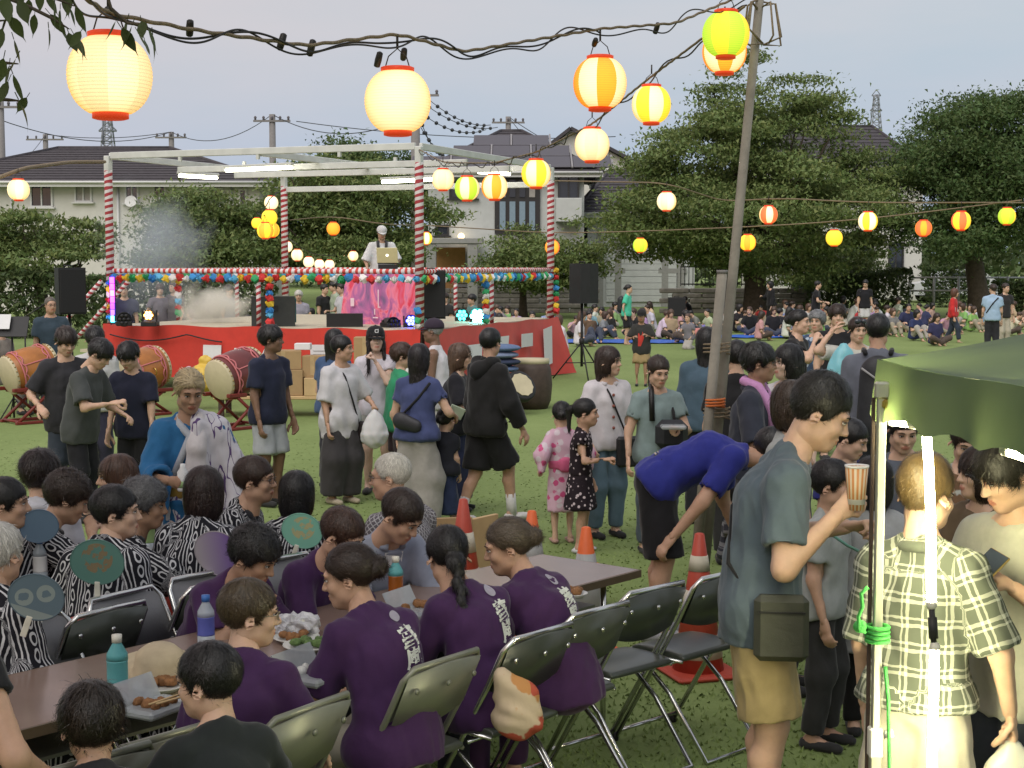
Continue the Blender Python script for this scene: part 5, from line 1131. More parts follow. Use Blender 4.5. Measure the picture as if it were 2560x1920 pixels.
p = atk(745, 715, 25.6); mw2 = thing('stage_monitor', 'low grey wedge monitor on the stage behind the capped girl', 'loudspeaker', (p.x, p.y, FZ), .1); Geo().add([(-.3, y, z) for y, z in ((-.2, 0), (.2, 0), (.2, .12), (0, .22), (-.2, .22))] + [(.3, y, z) for y, z in ((-.2, 0), (.2, 0), (.2, .12), (0, .22), (-.2, .22))], [tuple(range(5)), tuple(range(5, 10))[::-1]] + [(i, i + 5, (i + 1) % 5 + 5, (i + 1) % 5) for i in range(5)], 0, False).obj('cabinet', BLKB, mw2)
# coloured stage lights
def spot(lab, x, y, d, col, es, r=.12, yaw=0., on=True):
    p = atk(x, y, d); t = thing('stage_light', lab, 'stage light', (p.x, d, FZ), yaw, 'coloured stage lights'); h_ = p.z - FZ
    Geo().box((0, .1, .04), (.26, .26, .08), ch=.01).obj('base', BLKB, t)
    for sx in (-1, 1): Geo().box((sx * (r + .025), .08, .08 + h_ / 2), (.02, .06, h_)).obj('yoke', BLKB, t)
    R_ = Matrix.Rotation(radians(90), 3, 'X'); Geo().lathe([(r * .5, -.22), (r * .9, -.2), (r, -.02), (r * 1.05, 0), (r * .95, .0), (r * .9, -.02)], 16, (0, .0, h_), rot=R_).obj('housing', BLKB, t)
    m = mat('light_lens', col, .3, emit=col, es=es) if on else BLKB; lo = Geo()
    for i in range(7): a = i * pi / 3; q = (0, 0) if i == 6 else (r * .58 * cos(a), r * .58 * sin(a)); lo.lathe([(.001, 0), (r * .27, 0), (r * .25, .015), (.001, .02)], 8, (q[0], -.015, h_ + q[1]), rot=R_)
    lo.obj('lens', m, t)
spot('brightest turquoise stage light on the right of the stage', 1031, 683, 27.5, (.12, 1., .88), 30, .15); spot('smaller turquoise stage light beside the bright one', 998, 681, 28.0, (.05, .7, .62), 6, .12); spot('deep blue stage light right of the banner', 888, 693, 25.3, (.05, .06, 1.), 16, .10); spot('unlit moving head light in front of the banner', 850, 702, 25.2, (.02, .02, .02), 0, .13, .6, False)
spot('small orange stage light in the smoke at the left', 321, 681, 25.6, (1., .42, .08), 12, .09); spot('unlit moving head light at the left end of the stage', 268, 690, 25.8, (.02, .02, .02), 0, .12, .3, False)
lb = thing('led_light_bar', 'glowing magenta and blue light bar standing at the left striped post', 'stage light', sw_(-.12, SS - .12, FZ)); cs = [(.1, .7, 1.), (.12, .05, 1.), (.15, .03, 1.), (.55, .05, 1.), (1., .1, .8), (.9, .05, 1.), (.6, .05, .9)]
for i, c in enumerate(cs): Geo().tube([(0, 0, .05 + i * .11), (0, 0, .15 + i * .11)], .035, 8).obj('led_segment', mat('led_segment', c, .4, emit=c, es=5.), lb)
Geo().box((0, .04, .42), (.1, .02, .84)).obj('backing', BLKB, lb)
# drifting stage smoke
def smoke(lab, x, y, d, r, dens, col, seed):
    p = atk(x, y, d); m = bpy.data.materials.new('stage_smoke'); m.use_nodes = True; t = m.node_tree; t.nodes.clear(); o = nd(t, 'ShaderNodeOutputMaterial'); v = nd(t, 'ShaderNodeVolumePrincipled'); v.inputs['Color'].default_value = (*col, 1)
    co = nd(t, 'ShaderNodeTexCoord'); n = nd(t, 'ShaderNodeTexNoise', Scale=2.2, Detail=4.0); t.links.new(co.outputs['Object'], n.inputs['Vector']); ln = nd(t, 'ShaderNodeVectorMath', operation='LENGTH'); t.links.new(co.outputs['Object'], ln.inputs[0])
    f = M_(t, 'MAXIMUM', M_(t, 'SUBTRACT', M_(t, 'SUBTRACT', 1., ln.outputs['Value']), M_(t, 'MULTIPLY', M_(t, 'SUBTRACT', .62, n.outputs[0]), 1.6)), 0.)
    t.links.new(M_(t, 'MULTIPLY', f, dens), v.inputs['Density']); t.links.new(v.outputs[0], o.inputs['Volume'])
    g = Geo().ball((0, 0, 0), 1., 16, 10); ob = g.obj('smoke', m, loc=p); ob.scale = r; tag(ob, lab, 'smoke', kind='stuff'); m.cycles.volume_step_rate = 2 if hasattr(m.cycles, 'volume_step_rate') else 1
smoke('dense pale stage smoke puffing up behind the red curtain', 455, 668, 27.2, (.85, .8, .62), 5., (.95, .93, .85), 1); smoke('thin bluish smoke drifting above the left striped post', 330, 540, 28.5, (1.3, 1.2, 1.5), .8, (.75, .82, .95), 2)
# cables on the stage edge
tag(Geo().tube([tuple(atk(x, y, 24.2)) for x, y in ((590, 720), (577, 745), (563, 775), (548, 790), (540, 850))], .012, 5).obj('cable', PAPER), 'white cable hanging down the red curtain', 'cable')
tag(Geo().tube([sw_(-.2, SS * (1 - u) + 0, 1.0 - .12 * abs(sin(u * 11)) - .05) for u in np.linspace(.02, .4, 30)], .012, 5).obj('cable', BLKB), 'black cables looped along the top of the red curtain', 'cable')

# ================================================================ LANTERNS
def lantern_mat(nm, c, ce, es):
    m = bpy.data.materials.new('lantern_paper_' + nm); m.use_nodes = True; t = m.node_tree; b = t.nodes['Principled BSDF']; b.inputs['Base Color'].default_value = (*c, 1); b.inputs['Roughness'].default_value = .8
    lw = nd(t, 'ShaderNodeLayerWeight', Blend=.45); r = nd(t, 'ShaderNodeValToRGB'); t.links.new(lw.outputs['Facing'], r.inputs[0]); e = r.color_ramp.elements  # hotspot of the inner bulb put into the emission colour by facing
    e[0].position = 0.0; e[0].color = (*[min(1, x * 1.0) for x in ce[0]], 1); e[1].position = .85; e[1].color = (*ce[1], 1); x = e.new(.35); x.color = (*[(a * .6 + b_ * .4) for a, b_ in zip(ce[0], ce[1])], 1)
    co = nd(t, 'ShaderNodeTexCoord'); sp = nd(t, 'ShaderNodeSeparateXYZ'); t.links.new(co.outputs['Object'], sp.inputs[0]); rb = M_(t, 'LESS_THAN', M_(t, 'FRACT', M_(t, 'DIVIDE', sp.outputs[2], .0125)), .24); t.links.new(r.outputs[0], b.inputs['Emission Color']); t.links.new(M_(t, 'MULTIPLY_ADD', rb, -.22 * es, es * .76), b.inputs['Emission Strength'])
    return m
LM = dict(w=lantern_mat('white', (.7, .62, .4), ((1., .89, .50), (.90, .42, .07)), .95), v=lantern_mat('cream', (.7, .6, .42), ((.95, .72, .36), (.75, .42, .12)), .95), o=lantern_mat('orange', (.6, .25, .03), ((1., .45, .03), (.8, .17, .01)), 1.0),
          y=lantern_mat('yellow', (.6, .5, .05), ((1., .70, .03), (.85, .45, .02)), 1.05), g=lantern_mat('green', (.3, .5, .05), ((.62, .80, .04), (.32, .55, .02)), .95), r=lantern_mat('red', (.6, .1, .05), ((1., .22, .05), (.75, .08, .02)), .95), p=lantern_mat('pale', (.7, .62, .4), ((1., .88, .62), (.9, .62, .3)), 1.05))
RIM = mat('lantern_rim', (.55, .05, .015), .5, emit=(.9, .06, .01), es=.25); HOOK = mat('hook_wire', (.04, .035, .03), .5, .5); LMESH = {}
def lantern_mesh(a, b_, n=32):
    k = (a, b_, n)
    if k not in LMESH:
        pr = []; m = 44 if n > 20 else 12
        for i in range(m + 1): th = -1.12 + 2.24 * i / m; r = .15 * cos(th) ** .82 if abs(th) < 1.5 else .05; r = max(r, .07); pr.append((r * (1 - .012 * (i % 2)), .142 * sin(th) / sin(1.12) * .93))
        g = Geo(); g.lathe(pr, n, mis=lambda i, k2: (k2 * 8 // n) % 2); LMESH[k] = g.mesh('paper_shade', [LM[a], LM[b_]])
        t = Geo(); t.lathe([(.058, 0), (.074, 0), (.076, .022), (.066, .026), (.058, .022), (.058, 0)], 20 if n > 20 else 10, (0, 0, .128)); LMESH['top'] = LMESH.get('top') or t.mesh('top_rim', RIM)
        t = Geo(); t.lathe([(.001, .02), (.064, .02), (.064, 0), (.05, -.004), (.001, -.004)], 20 if n > 20 else 10, (0, 0, -.152)); LMESH['bot'] = LMESH.get('bot') or t.mesh('bottom_rim', RIM)
        t = Geo(); t.tube([(-.058, 0, .14), (-.04, 0, .2), (0, 0, .235), (.04, 0, .2), (.058, 0, .14)], .003, 5); t.tube([(0, 0, .235), (0, 0, .30)], .006, 5); LMESH['hook'] = LMESH.get('hook') or t.mesh('hook', HOOK)
    return LMESH[k]
def lantern(x, y, w_, cols, lab, d=None, rot=0., n=None, grp='glowing paper lanterns on the strings', size=.30):
    d = d or F * size / (w_ * K); p = atk(x, y, d); t = thing('paper_lantern', lab, 'lantern', p, rot, grp); n = n or (32 if d < 15 else 16); n = 32 if n > 20 else 16
    link('paper_shade', lantern_mesh(*cols, n), t); link('top_rim', LMESH['top'], t); link('bottom_rim', LMESH['bot'], t); link('hook', LMESH['hook'], t)
    return p
L1 = lantern(237, 163, 180, 'wv', 'biggest cream paper lantern with leaves hanging over it at the upper left', rot=.2); L2 = lantern(859, 219, 142, 'ww', 'big cream paper lantern in the middle of the upper string', rot=.1); L3 = lantern(1296, 180, 115, 'ow', 'orange and cream paper lantern on the upper string right of the middle', rot=-.18)
L4 = lantern(1568, 74, 101, 'gy', 'green and yellow paper lantern beside the top of the tall pole', rot=.0); L5 = lantern(1565, 112, 95, 'wo', 'orange and cream lantern half hidden behind the green one', rot=.3)
L6 = lantern(1407, 226, 84, 'wy', 'yellow and cream lantern just below the upper string on the right', rot=-.2); L7 = lantern(1279, 313, 75, 'wv', 'cream lantern on the string that runs down to the stage', rot=.3); L8 = lantern(1158, 375, 63, 'yw', 'yellow lantern in front of the top of the right striped post')
L9 = lantern(1068, 404, 57, 'ow', 'orange striped lantern in the row under the stage roof', rot=-.2); L10 = lantern(1009, 407, 54, 'gw', 'lime green lantern in the row under the stage roof', rot=.2); L11 = lantern(957, 388, 48, 'wv', 'cream lantern nearest the middle striped post', rot=.35)
L12 = lantern(40, 410, 47, 'pw', 'lone pale lantern in front of the house at the left edge')
SG = [(1440, 435, 42, 'pw', 'cream lantern in front of the big tree, left of the leaning pole'), (1660, 464, 40, 'rw', 'red lantern just right of the leaning pole'), (1875, 478, 42, 'yp', 'bright yellow lantern against the dark tree trunk gap'), (2076, 477, 42, 'ry', 'red and yellow lantern on the upper right string'), (2175, 467, 38, 'gy', 'lime lantern nearest the right edge'),
      (720, 494, 29, 'oo', 'small orange lantern floating above the stage left of the disc jockey'), (920, 515, 28, 'yp', 'small yellow lantern peeking out right of the middle striped post'), (1193, 534, 32, 'ro', 'small red lantern behind the right striped post'), (1383, 530, 32, 'gy', 'small lime lantern over the lawn right of the stage'), (1615, 524, 36, 'yo', 'amber lantern beside the leaning pole on the lower string'),
      (1802, 514, 36, 'yy', 'plain yellow lantern on the lower right string'), (1995, 493, 36, 'or', 'orange lantern on the lower string against the dark tree'),
      (586, 438, 30, 'pp', 'topmost pale lantern of the cluster by the back striped post'), (582, 470, 34, 'yy', 'yellow lantern in the middle of the cluster by the back post'), (555, 482, 24, 'yy', 'smallest yellow lantern at the left of the back post cluster'), (573, 498, 36, 'oy', 'orange lantern at the bottom of the back post cluster'), (588, 497, 32, 'yo', 'amber lantern at the lower right of the back post cluster'),
      (620, 533, 24, 'pp', 'first pale bulb lantern of the curved row behind the stage'), (642, 551, 26, 'pw', 'second lantern from the left in the curved row behind the stage'), (667, 566, 24, 'pp', 'third lantern from the left in the curved row behind the stage'), (690, 571, 22, 'pp', 'fourth lantern from the left in the curved row behind the stage'), (712, 572, 22, 'pp', 'lowest lantern at the middle of the curved row behind the stage'), (732, 567, 20, 'pp', 'third lantern from the right in the curved row behind the stage'), (748, 561, 20, 'pp', 'second lantern from the right in the curved row behind the stage'), (763, 553, 22, 'pw', 'last lantern at the right end of the curved row behind the stage')]
SP = [lantern(*q, rot=i * .37) for i, q in enumerate(SG)]
ROPE = mat('twisted_rope', (.20, .155, .10), .9, var=.4, scale=60); CABL = mat('black_cable', (.022, .02, .018), .6)
def span(ctrl, n=120, r=.008, tw=0., lab='', m=None, amp=.0, seed=0, gsag=0.):
    P = np.array([tuple(c) for c in ctrl]); s = np.concatenate([[0], np.cumsum(np.linalg.norm(np.diff(P, axis=0), axis=1))]); u = np.linspace(0, s[-1], n); Q = np.stack([np.interp(u, s, P[:, i]) for i in range(3)], 1)
    kk = np.ones(9) / 9
    for i in range(3): e = np.pad(Q[:, i], 4, mode='edge'); Q[:, i] = np.convolve(e, kk, 'valid')
    if amp: Q[:, 2] += amp * np.sin(u * 7 + seed) * np.sin(u * 2.3 + seed); Q[:, 0] += amp * .6 * np.cos(u * 5 + seed)
    if tw: Q[:, 2] += tw * np.sin(u * 40); Q[:, 1] += tw * np.cos(u * 40)
    return tag(Geo().tube(Q, r, 5).obj('lantern_string', m or ROPE), lab, 'string', 'strings that carry the lanterns')
up = lambda p, k=.30: p + Vector((0, 0, k))
c1 = [atk(150, -25, 5.0), atk(237, 30, 5.55), atk(420, 65, 5.9), atk(660, 99, 6.5), up(L2, .30), atk(1000, 112, 7.6), up(L3, .30), atk(1460, 50, 9.3), atk(1575, 2, 9.9), atk(1640, -25, 10.1)]
span(c1, 300, .008, .0025, 'thick twisted rope carrying the big lanterns across the top'); span([p + Vector((0, .0, -.02)) for p in c1], 300, .0045, 0, 'black electric cable looping along the top rope', CABL, .05, 2); span([p + Vector((0, .02, -.01)) for p in c1[:7]], 200, .005, 0, 'second thin cable wound round the top rope', CABL, .035, 5)
c2 = [atk(1620, 5, 10.1), atk(1505, 92, 10.9), atk(1407, 165, 11.9), atk(1280, 268, 13.3), atk(1160, 328, 15.8), atk(1068, 352, 17.8), atk(1000, 352, 19.2), atk(957, 350, 21), sw_(0, 0, 3.9)]
span(c2, 200, .009, .003, 'rope of lanterns running from the pole down to the stage post'); span([p + Vector((0, 0, -.02)) for p in c2], 200, .006, 0, 'cable twisted round the rope that runs to the stage', CABL, .04, 1)
span([sw_(SS, 0, 3.7), up(SP[0], .28), atk(1570, 438, 26), up(SP[1], .28), up(SP[2], .28), up(SP[3], .28), atk(2240, 438, 24)], 80, .012, 0, 'upper string over the lawn at the right', ROPE); span([sw_(SS, SS, 3.0), up(SP[5], .28), atk(830, 485, 32), up(SP[6], .3), up(SP[7], .28), up(SP[8], .28), up(SP[9], .28), up(SP[10], .28), up(SP[11], .28), atk(2240, 428, 26)], 100, .012, 0, 'lower string over the lawn behind the stage', ROPE)
span([sw_(0, SS, 3.85), atk(150, 350, 24.5), up(L12, .28), atk(-40, 400, 21)], 40, .03, 0, 'rope from the left striped post to the pale lantern'); span([up(p, .26) for p in SP[17:]], 60, .012, 0, 'curved string of the lantern row behind the stage', CABL); span([sw_(SS, SS, 3.6), up(SP[12], .26), up(SP[13], .26), up(SP[14], .26), up(SP[15], .26)], 40, .01, 0, 'string of the cluster by the back post', CABL)
BULB = mat('bulb_socket', (.02, .018, .016), .5)
for i, (x, y) in enumerate(((608, 92), (672, 105), (817, 130), (1418, 62), (410, 62), (872, 118), (1285, 92), (237, 28))):
    d = np.interp(x, [237, 859, 1296, 1640], [5.55, 7.1, 8.7, 10.1]); p = atk(x, y, d); g = Geo(); g.lathe([(.006, .04), (.014, .035), (.016, 0), (.014, -.03), (.004, -.034)], 8); o = g.obj('bulb_socket', BULB, loc=p); o.rotation_euler = (.2 * i, .3, 0); tag(o, ['small black bulb socket hanging on the top rope near its left third', 'black socket dangling just right of the first loose socket', 'loose socket left of the big middle lantern', 'thin black socket hanging between orange lantern and pole', 'tiny socket on the rope right of the biggest lantern', 'socket knot above the big middle lantern', 'socket knot above the orange and cream lantern', 'socket knot above the biggest lantern'][i], 'socket', 'bulb sockets on the top rope')
# the leaning pole and its strapped stake
WOODG = mat('weathered_pole', (.235, .215, .175), .8, var=.25, scale=6, bump=.3, bscale=40); pb = ground(1553 * K, 1265 * K); pb.y = 10.0; pb = Vector((atk(1553, 900, 10).x, 10.0, 0)); pt = atk(1642, -12, 10.1)
ptz = atk(1553, 900, 10); dirv = pt - ptz; foot = ptz - dirv * (ptz.z / dirv.z); lp = thing('lantern_pole', 'tall leaning pole that carries the lantern ropes', 'pole', foot); Geo().tube([(0, 0, 0), tuple((pt - foot) * .5), tuple(pt - foot)], .035, 10, rs=[.036, .033, .028]).obj('pole', WOODG, lp)
g = Geo(); rr = random.Random(3)
for i in range(9): a = rr.uniform(0, 6.3); g.tube([tuple(pt - foot + Vector((0, 0, -.05 * i * .3))), tuple(pt - foot + Vector((.1 * cos(a), .1 * sin(a), -.06))), tuple(pt - foot + Vector((.14 * cos(a), .1 * sin(a), -.2 - rr.uniform(0, .15)))), tuple(pt - foot + Vector((.05 * cos(a + 1), .06 * sin(a), -.32)))], .007, 5)
g.obj('rope_tail', ROPE, lp)
s0, s1 = atk(1527, 950, 9.9), atk(1560, 590, 9.9); sdv = s1 - s0; sf = s0 - sdv * (s0.z / sdv.z); sk_ = thing('pole_stake', 'shorter grey post lashed beside the leaning pole', 'post', sf); Geo().tube([(0, 0, 0), tuple(s1 - sf)], .033, 10).obj('post', WOODG, sk_); Geo().lathe([(.033, 0), (.037, .0), (.037, .02), (.001, .02)], 10, tuple(s1 - sf)).obj('cap', CONC, sk_)
g = Geo()
for z in (765, 905): c = (atk(1548, z, 9.95)); Geo().tube([(c.x - foot.x + .085 * cos(a), c.y - foot.y + .06 * sin(a), c.z + .004 * a) for a in np.linspace(0, 19, 60)], .006, 5).obj('lashing', ROPE, lp)
Geo().tube([tuple(atk(1545, 880, 9.9) - foot + Vector((.06 * cos(a), .05 * sin(a), .003 * a))) for a in np.linspace(0, 19, 50)], .008, 5).obj('orange_tape', mat('orange_tape', (.5, .13, .03), .7), lp)
# ================================================================ overhanging cherry branch, upper left, and the crown it belongs to
LF = leaf_mat('near_leaf', (.075, .10, .035), .3); lm = []
for k in range(4):
    rng = np.random.default_rng(k); L_ = .1; w_ = .04; n = 7; V = []; 
    for i in range(n): u = i / (n - 1); ww = w_ * (sin(pi * min(u * 1.15, 1) ** .8) if u < .95 else 0) * .5; zc = -.02 * u * u * (1 + k * .4); V += [(-ww, u * L_, zc - ww * .3), (0, u * L_, zc), (ww, u * L_, zc - ww * .3)]
    g = Geo(); g.add(V, [(3 * i + j, 3 * i + j + 1, 3 * i + j + 4, 3 * i + j + 3) for i in range(n - 1) for j in (0, 1)], 0, True, np.repeat([[rng.random(), .5, 0]], len(V), 0)); g.tube([(0, 0, 0), (0, -.025, .006)], .0015, 4); lm.append(g.mesh('leaf', LF, True))
TB = Vector((-4.6, 1.0, 0)); nt_ = thing('cherry_tree', 'near cherry tree whose leafy twigs hang in at the upper left corner', 'tree', TB)
g = Geo(); g.tube([(0, 0, 0), (.1, .1, 1.2), (.3, .2, 2.4), (.7, .5, 3.6)], .24, 12, rs=[.3, .24, .2, .16])
for e in ((4.2, 2.0, 5.2), (2.5, 4.0, 4.9), (5.5, -1, 5.3), (1.5, -2, 5.5), (-2, 1, 5.2), (7.5, 2.5, 5.2), (3.0, 5.5, 4.8)): g.tube([(.6, .45, 3.4), tuple(Vector((.6, .45, 3.4)).lerp(Vector(e), .5) + Vector((0, 0, .4))), e], .09, 6, rs=[.12, .07, .02])
g.obj('trunk', BARK, nt_); rng = np.random.default_rng(8); cl = np.stack([rng.uniform(-3.5, 9.5, 115), rng.uniform(-6, 6.6, 115), rng.uniform(0, 1.6, 115)], 1); cl[:, 2] += np.maximum(3.5, 2.5 + .21 * (cl[:, 1] + 1.0) + .35) + .35
V, Q, A = leaves(np.concatenate([c + rng.normal(size=(130, 3)) * (.42, .42, .2) for c in cl]), .15, rng, .5); Geo().add(V, Q, 0, False, A).obj('crown', LEAF1, nt_, True)
tw = Geo(); lv = [(12, 35), (22, 60), (5, 85), (40, 25), (62, 22), (75, 55), (100, 10), (108, 55), (118, 30), (130, 45), (105, 85), (140, 15), (150, 40), (162, 38), (128, 75), (148, 95), (160, 100), (175, 92), (20, 165), (35, 150), (8, 150), (28, 185), (18, 200), (40, 240), (58, 235), (8, 15), (250, 70), (262, 85), (275, 70), (298, 95), (285, 80), (305, 70), (320, 85), (312, 110), (330, 100), (45, 5), (85, 5), (160, 5), (30, 110), (172, 110)]
rr = random.Random(9)
for i, (x, y) in enumerate(lv):
    dd = rr.uniform(4.9, 5.3); p = atk(x, y - 25, dd) - TB; o = link('leaf', lm[i % 4], nt_, p, (radians(-80 + rr.uniform(-30, 40)), rr.uniform(-.6, .6), rr.uniform(-1.6, 1.6))); s = rr.uniform(.75, 1.1); o.scale = (s, s, s)
    if i == 24: o.color = (1, 1, 1, 1)
for pts in (((-30, -20), (20, 10), (60, 25), (110, 50), (150, 75)), ((-30, 5), (20, 30), (5, 80)), ((60, -30), (110, 5), (160, 25)), ((-20, 145), (10, 148), (40, 150)), ((-20, 225), (20, 228), (45, 230)), ((225, -20), (240, 30), (275, 62), (305, 65), (325, 80)), ((150, -20), (175, 10)), ((-30, 60), (20, 55))): Geo().tube([tuple(atk(x, y - 12, 5.1) - TB) for x, y in pts], .005, 5, rs=[.006] * (len(pts) - 1) + [.002]).obj('twig', BARK, nt_)
# ================================================================ TAIKO DRUMS, BOXES, SMALL THINGS BY THE STAGE
DRO = mat('orange_lacquer', (.36, .135, .032), .3, var=.25, scale=5, spec=.5); DRM = mat('maroon_lacquer', (.13, .03, .028), .3, var=.25, scale=5, spec=.5); HIDE = mat('drum_hide', (.50, .44, .29), .6, var=.1, scale=6); TACK = mat('drum_tack', (.35, .25, .10), .35, .8); STR = mat('stand_red', (.16, .022, .016), .45, var=.2); TAS = mat('pink_cord', (.50, .16, .17), .8, var=.2); BRASS = mat('brass_ring', (.55, .38, .10), .25, .9)
def drum(lab, x, y, d, R, L, yaw, tilt, body, slab):
    p = atk(x, y, d); t = thing('taiko_drum', lab, 'drum', p, rot=(radians(90 - tilt), 0, yaw), group='taiko drums on red stands')
    pr = [(R * (1 + .16 * cos(u * pi / 2) ** 1.0), u * L / 2) for u in np.linspace(-1, 1, 15)]; Geo().lathe(pr, 28).obj('barrel', body, t)
    for s in (-1, 1): Geo().lathe([(R * 1.0, s * L * .43), (R * 1.03, s * L * .44), (R * 1.03, s * L * .5), (R * .98, s * (L * .5 + .012)), (.001, s * (L * .5 + .014))][::s], 28).obj('drum_head', HIDE, t)
    tk = Geo().ball((0, 0, 0), .012, 6, 5).mesh('tack', TACK)
    for s in (-1, 1):
        for i in range(26): a = i * 2 * pi / 26; link('tack', tk, t, (R * 1.04 * cos(a), R * 1.04 * sin(a), s * L * .465))
    g = Geo(); R1 = R * 1.12
    for s in (-1, 1):
        n = 72; g.tube([((R1 + .02 * (s == 0)) * cos(a), R1 * sin(a), s * L * (.3 - .055 * abs(sin(a * 6)))) for a in np.linspace(0, 2 * pi, n + 1)[:-1]], .011, 5, closed=True); g.tube([(R1 * cos(a), R1 * sin(a), s * L * (.33 + .0 * a)) for a in np.linspace(0, 2 * pi, n + 1)[:-1]], .012, 5, closed=True)
    for i in range(3): a = i * 2.1 + .4; g.tube([(R * 1.13 * cos(a), R * 1.13 * sin(a), -L * .28), (R * 1.18 * cos(a), R * 1.18 * sin(a), 0), (R * 1.13 * cos(a), R * 1.13 * sin(a), L * .28)], .009, 5)
    g.obj('cord', TAS, t); Geo().tube([(R * 1.18 + .05 * cos(a), .05 * sin(a), 0) for a in np.linspace(0, 6.28, 16)[:-1]], .008, 6, closed=True).obj('ring', BRASS, t)
    ax = Vector((sin(yaw), -cos(yaw), 0)); b = thing('drum_stand', slab, 'stand', (p.x, p.y, 0), yaw, 'red folding drum stands'); zt = p.z - R * 1.02
    for sx in (-1, 1):
        for k in (-1, 1): Geo().tube([(sx * .24, -k * .28, .03), (sx * .24, k * .22, zt)], .022, 6).obj('leg', STR, b)
        Geo().box((sx * .24, -.2, zt), (.06, .3, .05), ch=.008).obj('rest', STR, b); Geo().box((sx * .24, .2, zt), (.06, .3, .05), ch=.008).obj('rest', STR, b); Geo().box((sx * .24, 0, .02), (.06, .64, .04), ch=.008).obj('foot_bar', STR, b)
    for k in (-1, 1): Geo().tube([(-.24, k * .22, zt - .03), (.24, k * .22, zt - .03)], .02, 6).obj('cross_bar', STR, b); Geo().tube([(-.24, k * .28, .04), (.24, k * .28, .04)], .02, 6).obj('cross_bar', STR, b)
    return t
drum('orange taiko drum at the left edge behind the boys looking at a phone', 64, 797, 20.6, .255, .62, radians(-48), -14, DRO, 'red folding stand under the leftmost drum'); drum('orange taiko drum half hidden by the boy in the navy shirt', 305, 800, 21.6, .27, .64, radians(-42), -12, DRO, 'red folding stand under the half hidden orange drum'); drum('maroon taiko drum beside the tall boy in the dark blue shirt', 511, 806, 19.9, .26, .62, radians(-40), -14, DRM, 'red folding stand under the maroon drum')
CARD = mat('cardboard', (.36, .24, .12), .85, var=.12, scale=5, bump=.1); CARL = mat('pale_pine', (.52, .36, .18), .7, var=.15, scale=4)
def carton(lab, x, y, d, w_, h_, dp, m=None, yaw=0., nm='cardboard_box', cat='box', lid=True, z=None):
    p = atk(x, y, d); z = p.z if z is None else z; t = thing(nm, lab, cat, (p.x, d, z), yaw, 'boxes on the bench by the stage'); Geo().box((0, 0, h_ / 2), (w_, dp, h_), ch=.006).obj('carton', m or CARD, t)
    if lid: Geo().box((0, -dp / 2 - .002, h_ * .55), (.06, .004, h_ * .9)).obj('tape', mat('parcel_tape', (.42, .30, .16), .35), t)
    return t
bn = thing('bench', 'low dark bench holding the cardboard boxes in front of the red curtain', 'bench', (atk(660, 855, 21.5).x - .15, 21.6, 0)); Geo().box((0, 0, .27), (2.2, .7, .05), ch=.01).obj('bench_top', CARL, bn)
for x in (-1, 1):
    for y in (-.28, .28): Geo().box((x, y, .122), (.07, .07, .244)).obj('leg', DARKW, bn)
BZ = .297
carton('large plain cardboard box behind the tall boy', 626, 850, 21.5, .42, .36, .4, z=BZ); carton('slatted pale wooden crate next to the large box', 680, 850, 21.4, .26, .25, .3, CARL, nm='wooden_crate', cat='crate', lid=False, z=BZ); carton('open brown box resting on the large one', 612, 790, 21.5, .5, .26, .4, yaw=.15, z=BZ + .363); carton('taped box standing on the wooden crate', 680, 790, 21.5, .3, .3, .3, yaw=-.1, z=BZ + .252)
carton('flat white box on top of the open brown box', 655, 765, 21.6, .22, .09, .2, PAPER, z=BZ + .626, lid=False); carton('light box half hidden by the woman in the long white shirt', 740, 850, 21.6, .34, .42, .3, CARL, z=BZ); carton('brown box behind the capped girl', 790, 850, 21.7, .3, .8, .3, z=BZ)
pg = thing('paper_sign', 'white paper notice pinned to the red curtain above the boxes', 'notice', atk(690, 776, 22.2)); Geo().box((0, 0, 0), (.26, .006, .42)).obj('sheet', PAPER, pg); [Geo().box((0, -.006, .12 - i * .05), (.18, .002, .01)).obj('text_line', mat('grey_print', (.3, .3, .3), .8), pg) for i in range(5)]
YB = mat('yellow_bag', (.62, .42, .06), .5, var=.15); PB = mat('pink_bag', (.6, .38, .42), .6)
def sack(lab, x, y, d, r, m, nm='plastic_bag', cat='bag', z=None):
    p = atk(x, y, d); q = np.random.default_rng(int(x)); V, Q = surf([Pr((0, 0, -r * .2), (0, 0, r * .2), r, r * .8, ((vec(1, 0, 0), 1.15),)), Pr((0, 0, r * .5), (.05, 0, r * 1.25), r * .35, r * .5, ((vec(0, 1, 0), .4),))], r / 9, .03)
    V = V + vnorm(V, Q) * (r * .09 * wob(V, r * .9, int(x)))[:, None]; t = thing(nm, lab, cat, (p.x, d, p.z if z is None else z)); Geo().add(V, Q).obj('bag_body', m, t); return t
sack('yellow plastic bag on the bench in front of the curtain', 437, 815, 22.4, .19, YB); sack('pale pink bag beside the yellow bag', 400, 830, 22.4, .15, PB)
# things at the right front corner of the stage
p = atk(1148, 880, 22.4); o = thing('barrel_drum', 'upright dark barrel drum with a cream head by the stage corner', 'drum', (p.x, 22.6, 0)); Geo().lathe([(.24, 0), (.29, .12), (.31, .35), (.29, .58), (.25, .70)], 24).obj('barrel', mat('dark_barrel', (.06, .04, .03), .6, var=.3), o); Geo().lathe([(.26, .66), (.268, .70), (.262, .735), (.001, .74)], 24).obj('drum_head', HIDE, o)
p = atk(1088, 880, 22.0); o = thing('barrel_drum', 'small brown wooden barrel drum under the blue cushions', 'drum', (p.x - .05, 22.0, 0)); Geo().lathe([(.17, 0), (.19, .1), (.2, .28), (.19, .46), (.17, .56), (.001, .565)], 20).obj('barrel', mat('oak_barrel', (.22, .13, .05), .6, var=.3, scale=6), o)
CUS = [mat('cushion_blue', (.10, .15, .26), .85, var=.2), mat('cushion_navy', (.025, .035, .07), .85), mat('cushion_slate', (.16, .20, .30), .85)]
